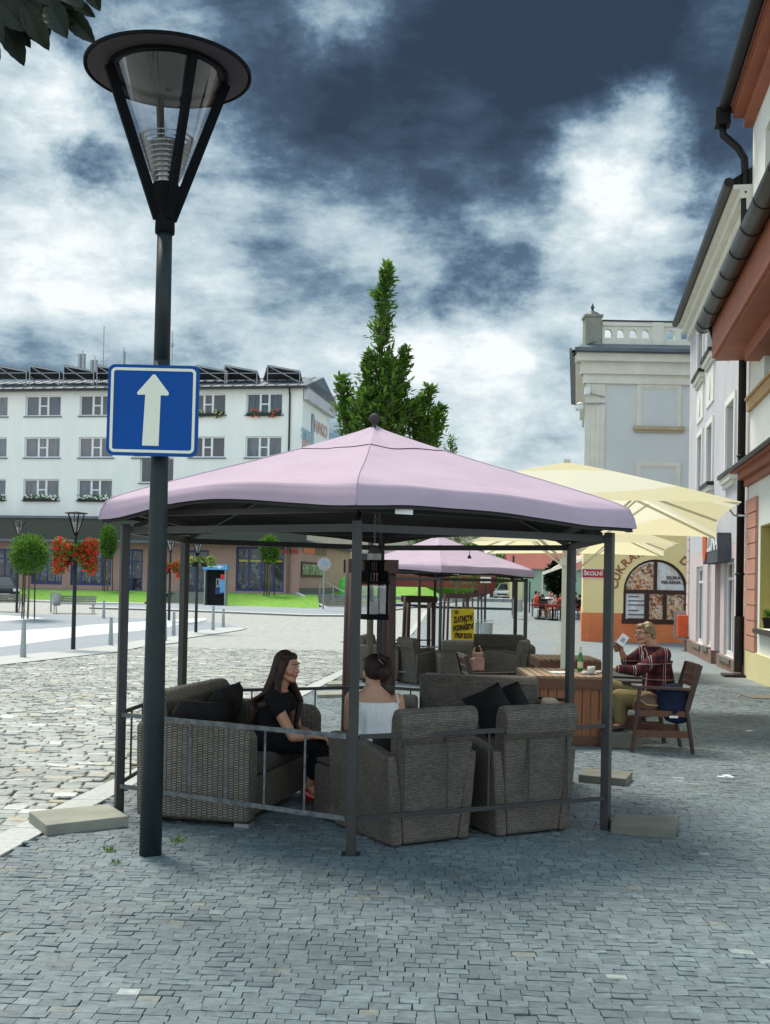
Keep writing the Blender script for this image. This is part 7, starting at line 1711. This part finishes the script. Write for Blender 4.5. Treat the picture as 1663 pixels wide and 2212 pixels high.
# ---- woman in the white strapless dress seen from behind
D2 = 8.22
w2 = thing('person', 'woman with pinned up dark hair in a white strappy dress, seen from behind', 'person', tuple(P(815, 1640, D2)))
f2 = V((-.12, .993, 0)); r2 = V((.993, .12, 0))
pel = P(817, 1596, D2); wst = P(817, 1565, D2 - .01); chs = P(814, 1530, D2 - .02); nkb = P(806, 1487, D2 + .0); hd = P(806, 1447, D2 + .03)
shR = P(858, 1512, D2); shL = P(759, 1508, D2)
b = Blob(); hm = frame3((-.42, .90, -.12), (-.04, 0, 1)); hs = .95
T2 = head(b, hd, hm, hs); b.cone(hd + V((0, 0, -.05)), .050, nkb, .056)
b.loft([(pel - V((0, 0, .1)), r2, f2, .16, .13), (pel, r2, f2, .18, .13), (wst, r2, f2, .142, .10), (chs, r2, f2, .158, .105), (nkb - V((0, 0, .075)), r2, f2, .172, .085), (nkb - V((0, 0, .02)), r2, f2, .10, .065), (nkb + V((0, 0, .03)), r2, f2, .05, .05)])
elR = P(868, 1572, D2 + .02); elL = P(753, 1570, D2 + .04); wrR = P(845, 1590, D2 + .28); wrL = P(772, 1590, D2 + .28)
for sh_, el_, wr_ in ((shR, elR, wrR), (shL, elL, wrL)): b.chain([(sh_, .052), (sh_.lerp(el_, .5), .047), (el_, .038), (el_.lerp(wr_, .35), .037), (wr_, .024)])
hand(b, wrR, (-.3, .9, -.1), (0, 0, -1), -1, .5, .92); hand(b, wrL, (.3, .9, -.1), (0, 0, -1), 1, .5, .92)
for k in (-1, 1):
    hp_ = pel + r2 * .09 * k; kn_ = hp_ + f2 * .42 + V((0, 0, .03)); an_ = kn_ + f2 * .03 + V((0, 0, -.36)); b.chain([(hp_, .088), (kn_, .056), (kn_.lerp(an_, .35), .050), (an_, .032), (an_ + f2 * .07 + V((0, 0, -.05)), .028), (an_ + f2 * .15 + V((0, 0, -.065)), .024)])
bd = b.finish('body', M['skin'], w2, .006); face_parts(bd, T2, hm, hs, None, M['lip'], M['hair2'])
b = Blob(); top_ = P(814, 1514, D2)
b.loft([(pel - V((0, 0, .14)), r2, f2, .21, .17), (pel, r2, f2, .20, .155), (wst, r2, f2, .168, .126), (chs + V((0, 0, -.01)), r2, f2, .168, .118), (V((chs.x, chs.y, top_.z)), r2, f2, .166, .104)])
for k in (-1, 1): hp_ = pel + r2 * .09 * k; b.chain([(hp_, .11), (hp_ + f2 * .40 + V((0, 0, .02)), .085)])
for i, v in enumerate(b.v):
    if v.z < chs.z - .03: v += (v - V((pel.x, pel.y, v.z))).normalized() * .009 * math.sin(math.atan2(v.y - pel.y, v.x - pel.x) * 17)
b.finish('white_dress', M['cloth_white'], bd, .008, 1)
for k, x in ((1, 858),):
    q = MB(); a_ = P(x + (4 if k > 0 else 0), 1518, D2 - .105); t_ = P(x - 4 * k + 2, 1496, D2 - .05); q.tube([a_, a_.lerp(t_, .5) + V((0, -.018, 0)), t_, t_ + V((0, .05, -.0))], .0045, 6); q.build('dress_strap', M['cloth_white'], bd)
b = Blob(); b.ell(T2(0, -.022, .022), .086 * hs, .096 * hs, .108 * hs, hm); b.ell(T2(0, -.075, -.012), .066 * hs, .045 * hs, .062 * hs, hm)
bc_ = P(835, 1437, D2 - .02); b.ell(bc_, .042, .045, .070); b.ell(P(829, 1452, D2 - .07), .050, .036, .055); b.chain([(P(822, 1418, D2 - .05), .026), (P(838, 1428, D2 - .07), .028), (P(842, 1450, D2 - .06), .026), (P(828, 1468, D2 - .06), .026)], 10)
b.ell(T2(0, .036, .078), .066 * hs, .048 * hs, .038 * hs, hm)
for v in b.v: v += V((noise.noise(v * 26), noise.noise(v * 26 + V((5, 0, 0))), noise.noise(v * 26 + V((0, 5, 0))))) * .008
b.finish('pinned_hair', M['hair2'], bd, .006, 1)
q = MB(); q.tube([P(818, 1424, D2 - .115), P(828, 1434, D2 - .125)], [.004, .003], 6); q.build('hair_clip', M['steel'], bd)
q = MB(); q.sphere(T2(-.083, -.005, -.052), .006, 8, 6); q.build('earring', M['louvre'], bd)

# ---- man in plaid shirt drinking at the table
D3 = 11.62
w3 = thing('person', 'fair haired man in a dark red plaid shirt and khaki trousers raising a glass', 'person', tuple(P(1400, 1560, D3)))
f3 = V((-.985, -.10, 0)); s3 = V((.10, -.985, 0))   # forward (left), side towards us
pel = P(1424, 1516, D3); wst = P(1424, 1478, D3); chs = P(1417, 1434, D3); nkb = P(1412, 1400, D3); hd = P(1394, 1368, D3)
shN = P(1420, 1412, D3) + s3 * .19; shF = P(1405, 1410, D3) - s3 * .19
elN = P(1376, 1449, D3 - .30); wrN = P(1326, 1444, D3 - .26); elF = P(1352, 1432, D3 + .22); wrF = P(1342, 1406, D3 + .12)
hpN = pel + s3 * .10; hpF = pel - s3 * .10; knN = P(1338, 1504, D3 - .16); knF = P(1326, 1484, D3 + .16); anN = P(1340, 1563, D3 - .10); anF = P(1330, 1556, D3 + .16)
b = Blob(); hm = frame3((-.97, -.12, -.10), (0, 0, 1)); hs = 1.0
T3 = head(b, hd, hm, hs); b.cone(hd + V((.02, 0, -.05)), .060, nkb, .066)
b.loft([(pel - V((0, 0, .06)), s3, f3, .16, .12), (pel, s3, f3, .175, .14), (wst, s3, f3, .165, .14), (chs, s3, f3, .185, .125), (nkb - V((0, 0, .06)), s3, f3, .18, .10), (nkb, s3, f3, .08, .07)])
for sh_, el_, wr_ in ((shN, elN, wrN), (shF, elF, wrF)): b.chain([(sh_, .056), (sh_.lerp(el_, .5), .050), (el_, .042), (el_.lerp(wr_, .35), .040), (wr_, .028)])
hand(b, wrN, (-.95, .15, -.12), (0, 0, -1), 1, .6); hand(b, wrF, (-.35, -.1, .9), (-.8, -.4, -.2), 1, 1.0)
for hp_, kn_, an_ in ((hpN, knN, anN), (hpF, knF, anF)): b.chain([(hp_, .09), (kn_, .060), (kn_.lerp(an_, .35), .056), (an_, .036), (an_ + f3 * .1 + V((0, 0, -.05)), .03)])
bd = b.finish('body', M['skin_m'], w3, .0065); face_parts(bd, T3, hm, hs, None, M['lip_m'], M['hair_b'])
b = Blob()
b.loft([(pel - V((0, 0, .03)), s3, f3, .19, .165), (wst, s3, f3, .185, .165), (chs, s3, f3, .205, .148), (nkb - V((0, 0, .055)), s3, f3, .20, .118), (nkb - V((0, 0, .0)), s3, f3, .10, .09), (nkb + V((0, 0, .03)), s3, f3, .078, .075)])
for sh_, el_, wr_ in ((shN, elN, wrN), (shF, elF, wrF)): b.chain([(sh_, .074), (sh_.lerp(el_, .5), .068), (el_, .060), (el_.lerp(wr_, .78 if sh_ is shN else .35), .050)])
for v in b.v: v += V((noise.noise(v * 10), noise.noise(v * 10 + V((5, 0, 0))), noise.noise(v * 10 + V((0, 7, 0))))) * .014
b.finish('plaid_shirt', M['plaid'], bd, .009)
b = Blob()
for hp_, kn_, an_ in ((hpN, knN, anN), (hpF, knF, anF)): b.chain([(hp_, .115), (hp_.lerp(kn_, .5), .098), (kn_, .082), (kn_.lerp(an_, .4), .076), (kn_.lerp(an_, .82), .066)])
for v in b.v: v += V((noise.noise(v * 10), noise.noise(v * 10 + V((5, 0, 0))), noise.noise(v * 10 + V((0, 7, 0))))) * .014
b.finish('khaki_trousers', M['khaki'], bd, .009)
for an_ in (anN, anF): b = Blob(); b.chain([(an_ + V((.01, 0, -.03)), .042), (an_ + f3 * .09 + V((0, 0, -.05)), .040), (an_ + f3 * .19 + V((0, 0, -.062)), .034)], 10); b.finish('shoe', M['shoe'], bd, .008)
b = Blob(); b.ell(T3(0, -.022, .022), .083, .092, .104, hm); b.ell(T3(0, -.060, -.035), .064, .044, .060, hm); b.ell(T3(0, .045, .082), .060, .045, .030, hm)
for k in (-1, 1): b.ell(T3(k * .072, -.01, .035), .016, .045, .045, hm)
for v in b.v: v += V((noise.noise(v * 30), noise.noise(v * 30 + V((5, 0, 0))), noise.noise(v * 30 + V((0, 5, 0))))) * .012
b.finish('fair_hair', M['hair_b'], bd, .007, 1)
q = MB(); fr_c = [T3(.078, .02, .018), T3(.058, .088, .018), T3(.0, .104, .016), T3(-.058, .088, .018), T3(-.078, .02, .018)]; q.tube(fr_c, .0022, 5); q.build('glasses', M['black'], bd)
gp = wrF + V((-.07, -.02, .075)); T = thing('beer_glass', 'glass with a dark red drink in the raised hand of the man', 'glass', tuple(gp)); gm = frame3((.35, .1, .93), (0, 0, 1))
ax_ = V((-.30, -.05, .95)).normalized(); q = MB(); q.tube([gp - ax_ * .08, gp - ax_ * .0], [.028, .031], 14); q.build('drink', M['red'] if False else M['wood_v'], T); q = MB(); q.tube([gp - ax_ * .085, gp + ax_ * .065], [.030, .036], 16, cap=False); q.build('glass_body', M['glass'], T)
cp = P(1345, 1382, D3 + .02); q = MB(); mm_ = Matrix.Rotation(R(-35), 3, 'Y'); q.box(cp, (.085, .006, .12), m=mm_.inverted()); q.origin = cp; cd_ = q.build('beer_mat', M['paper'], None, bevel=.008); tag(cd_, 'pale beer mat held above the drink by the man', 'beer mat')
q = MB(); q.box(cp + V((0, -.0045, 0)), (.040, .002, .045), m=mm_.inverted()); ROOTM[cd_.name] = Matrix.Translation(cp); q.build('print', M['bollard'], cd_)
# footrest block, bag and jacket on the chair
fb = P(1330, 1590, 11.62); q = MB(); q.box((fb.x + .03, 11.65, zg(11.6) + .09), (.40, .50, .17)); q.origin = V((fb.x, 11.65, zg(11.6))); tag(q.build('footrest_block', M['concrete_d'], None, bevel=.015), 'stone block under the feet of the seated man', 'stone block')
jc = P(1452, 1515, 11.20); b = Blob(); T = thing('jacket', 'dark navy jacket hanging over the side of the chair of the man', 'jacket', tuple(jc))
b.ell(jc + V((0, 0, .02)), .16, .06, .17); b.ell(jc + V((.05, 0, -.10)), .13, .055, .14); b.ell(jc + V((-.06, .02, .10)), .10, .06, .08); b.ell(jc + V((.10, .02, .0)), .07, .05, .14)
for v in b.v: v += V((noise.noise(v * 8), noise.noise(v * 8 + V((5, 0, 0))), noise.noise(v * 8 + V((0, 5, 0))))) * .035
b.finish('cloth', M['navy'], T, .010); q = MB(); q.box(P(1455, 1548, 11.12), (.085, .006, .022), R(0)); q.build('label_tag', M['white'], T)
bg = P(1402, 1520, 11.28); T = thing('shoulder_bag', 'brown leather bag on the chair beside the navy jacket', 'bag', tuple(bg)); b = Blob(); b.ell(bg + V((0, 0, -.01)), .17, .06, .12)
for v in b.v: v += V((noise.noise(v * 9), 0, noise.noise(v * 9 + V((0, 5, 0))))) * .02
b.finish('bag_body', M['leather'], T, .010); q = MB(); q.tube([bg + V((-.14, -.03, .08)), bg + V((-.05, -.075, -.0)), bg + V((.06, -.075, -.01)), bg + V((.15, -.03, .07))], .009, 6); q.build('strap', M['ochre'], T)
bg = P(1030, 1428, 12.5); T = thing('handbag', 'dusty pink leather bag hung on the back of a wooden chair', 'bag', tuple(bg)); b = Blob(); b.box(bg + V((0, 0, -.04)), (.15, .06, .16), .3); b.box(bg + V((.01, 0, .06)), (.10, .04, .08), .5); b.tube([bg + V((-.05, 0, .06)), bg + V((-.035, 0, .16)), bg + V((.02, 0, .18)), bg + V((.055, 0, .06))], .012, 8)
for v in b.v: v += V((noise.noise(v * 11), noise.noise(v * 11 + V((5, 0, 0))), noise.noise(v * 11 + V((0, 5, 0))))) * .03
b.finish('bag_body', M['pinkbag'], T, .010)

# ---- crowd at the red cafe tables far away
def far_person(x, yb, ytop, shirt, hair, lb_, face=(0, -1, 0), d=None, seated=True):
    g_ = G(x, yb)
    px = FPX / g_.y; H = (yb - ytop) / px; k = H / (1.28 if seated else 1.7)
    T = thing('person', lb_, 'person', tuple(g_), 0, 'people at the red cafe tables'); f = V(face).normalized(); r_ = V((f.y, -f.x, 0))
    z = lambda h: g_ + V((0, 0, h * k)); hz = .48 if seated else .9
    b = Blob(); hm = frame3(f, (0, 0, 1)); hc = z(hz + .69); head(b, hc, hm, k); b.cone(hc - V((0, 0, .06)), .05 * k, z(hz + .52), .055 * k)
    b.loft([(z(hz - .06), r_, f, .15 * k, .12 * k), (z(hz + .2), r_, f, .14 * k, .10 * k), (z(hz + .45), r_, f, .18 * k, .10 * k), (z(hz + .53), r_, f, .08 * k, .06 * k)])
    sh = []
    for s in (-1, 1):
        a = z(hz + .47) + r_ * .19 * s * k; e = a + f * .10 * k - V((0, 0, .26 * k)); w_ = e + f * .24 * k; sh.append((a, e)); b.chain([(a, .05 * k), (e, .04 * k), (w_, .028 * k)], 8); hand(b, w_, f, (0, 0, -1), s, .5, k)
        if seated: kn = z(hz) + r_ * .1 * s * k + f * .42 * k; an = kn - V((0, 0, .40 * k)); b.chain([(z(hz) + r_ * .1 * s * k, .09 * k), (kn, .06 * k), (an, .035 * k), (an + f * .12 * k, .03 * k)], 8)
        else: kn = z(.48) + r_ * .1 * s * k; an = z(.07) + r_ * .11 * s * k; b.chain([(z(hz) + r_ * .1 * s * k, .09 * k), (kn, .06 * k), (an, .035 * k), (an + f * .12 * k, .03 * k)], 8)
    bd = b.finish('body', M['skin'], T, .022)
    b = Blob(); b.loft([(z(hz - .02), r_, f, .18 * k, .15 * k), (z(hz + .2), r_, f, .16 * k, .125 * k), (z(hz + .45), r_, f, .195 * k, .12 * k), (z(hz + .55), r_, f, .09 * k, .075 * k)])
    for a, e in sh: b.chain([(a, .066 * k), (a.lerp(e, .8), .06 * k)], 8)
    b.finish('shirt', M[shirt], bd, .024)
    b = Blob(); b.ell(hc + hm @ V((0, -.025, .025)) * k, .088 * k, .095 * k, .108 * k, hm); b.finish('hair', M[hair], bd, .022)
far = [(1158, 1330, 1276, 'geran', 'hair2', 'person in a red top at the left end of the cafe crowd', (.8, -.2, 0)), (1171, 1333, 1283, 'cloth_black', 'hair', 'seated person in black, second from left in the cafe crowd', (.3, 1, 0)),
       (1186, 1330, 1279, 'white', 'hair_b', 'seated person in white, near the middle of the cafe crowd', (-.4, -1, 0)), (1199, 1334, 1284, 'pinkbag', 'hair2', 'seated person in a dusty pink top in the cafe crowd', (-.8, -.3, 0)),
       (1211, 1332, 1281, 'geran', 'hair', 'seated person in red just left of the parasol pole', (-.7, .7, 0)), (1240, 1334, 1278, 'navy', 'hair2', 'seated person in navy beside the yellow house corner', (-.9, -.2, 0)),
       (1180, 1326, 1286, 'navy', 'hair_b', 'seated person in navy at the back of the cafe crowd', (.2, -1, 0)),
       (1164, 1326, 1278, 'navy', 'hair2', 'person in navy between the red and the black tops, crowd left', (.9, -.5, 0)), (1192, 1325, 1280, 'cloth_black', 'hair2', 'person in black sitting behind the person in white', (-.2, -1, 0)), (1250, 1336, 1284, 'cloth_black', 'hair', 'person in black tight against the yellow house corner', (-1, .1, 0))]
for a in far: far_person(*a[:6], face=a[6])
ct = None
for i, (x, y, lb_) in enumerate(((1165, 1336, 'red draped cafe table at the left of the crowd'), (1193, 1338, 'red draped cafe table in the middle of the crowd'), (1228, 1336, 'red draped cafe table behind the parasol pole'))):
    g_ = G(x, y); T = thing('cafe_table', lb_, 'table', tuple(g_), 0, 'red draped cafe tables'); q = MB(); q.box(g_ + V((0, 0, .735)), (.8, .8, .03)); tp_ = q.build('tabletop', M['wood_dark'], T); q = MB(); q.rings([[g_ + V((sx * r_, sy * r_, z)) for sx, sy in ((-1, -1), (1, -1), (1, 1), (-1, 1))] for r_, z in ((.415, .64), (.405, .755))]); q.build('cloth', M['tablec'], tp_); q = MB(); q.tube([g_, g_ + V((0, 0, .72))], .04, 8); q.box(g_ + V((0, 0, .02)), (.5, .5, .04)); q.build('pedestal', M['black'], T)
c0_ = None
for i, (x, y, rz_, lb_) in enumerate(((1158, 1331, -90, 'dark cafe chair at the left end of the crowd'), (1171, 1337, 0, 'dark cafe chair with its back to us, second from left'), (1186, 1331, 180, 'dark cafe chair under the person in white'), (1199, 1337, 60, 'dark cafe chair under the person in dusty pink'), (1211, 1335, 30, 'dark cafe chair left of the parasol pole'), (1240, 1336, 90, 'dark cafe chair beside the yellow house corner'))):
    g_ = G(x, y)
    if c0_ is None:
        c0_ = thing('cafe_chair', lb_, 'chair', tuple(g_), R(rz_), 'dark cafe chairs in the distance')
        q = MB(); q.box((0, 0, .45), (.44, .44, .03)); q.build('seat', M['wood_dark'], c0_, world=False); q = MB()
        for k in range(4): q.box((-.18 + k * .12, -.21, .68), (.03, .02, .42))
        q.box((0, -.21, .88), (.44, .025, .07)); q.build('backrest', M['wood_dark'], c0_, world=False)
        for sx in (-1, 1):
            for sy in (-1, 1): q = MB(); q.box((sx * .2, sy * .2, .22), (.035, .035, .44)); q.build('leg', M['wood_dark'], c0_, world=False)
    else: copy_tree(c0_, g_, R(rz_), lb_, 'dark cafe chairs in the distance')
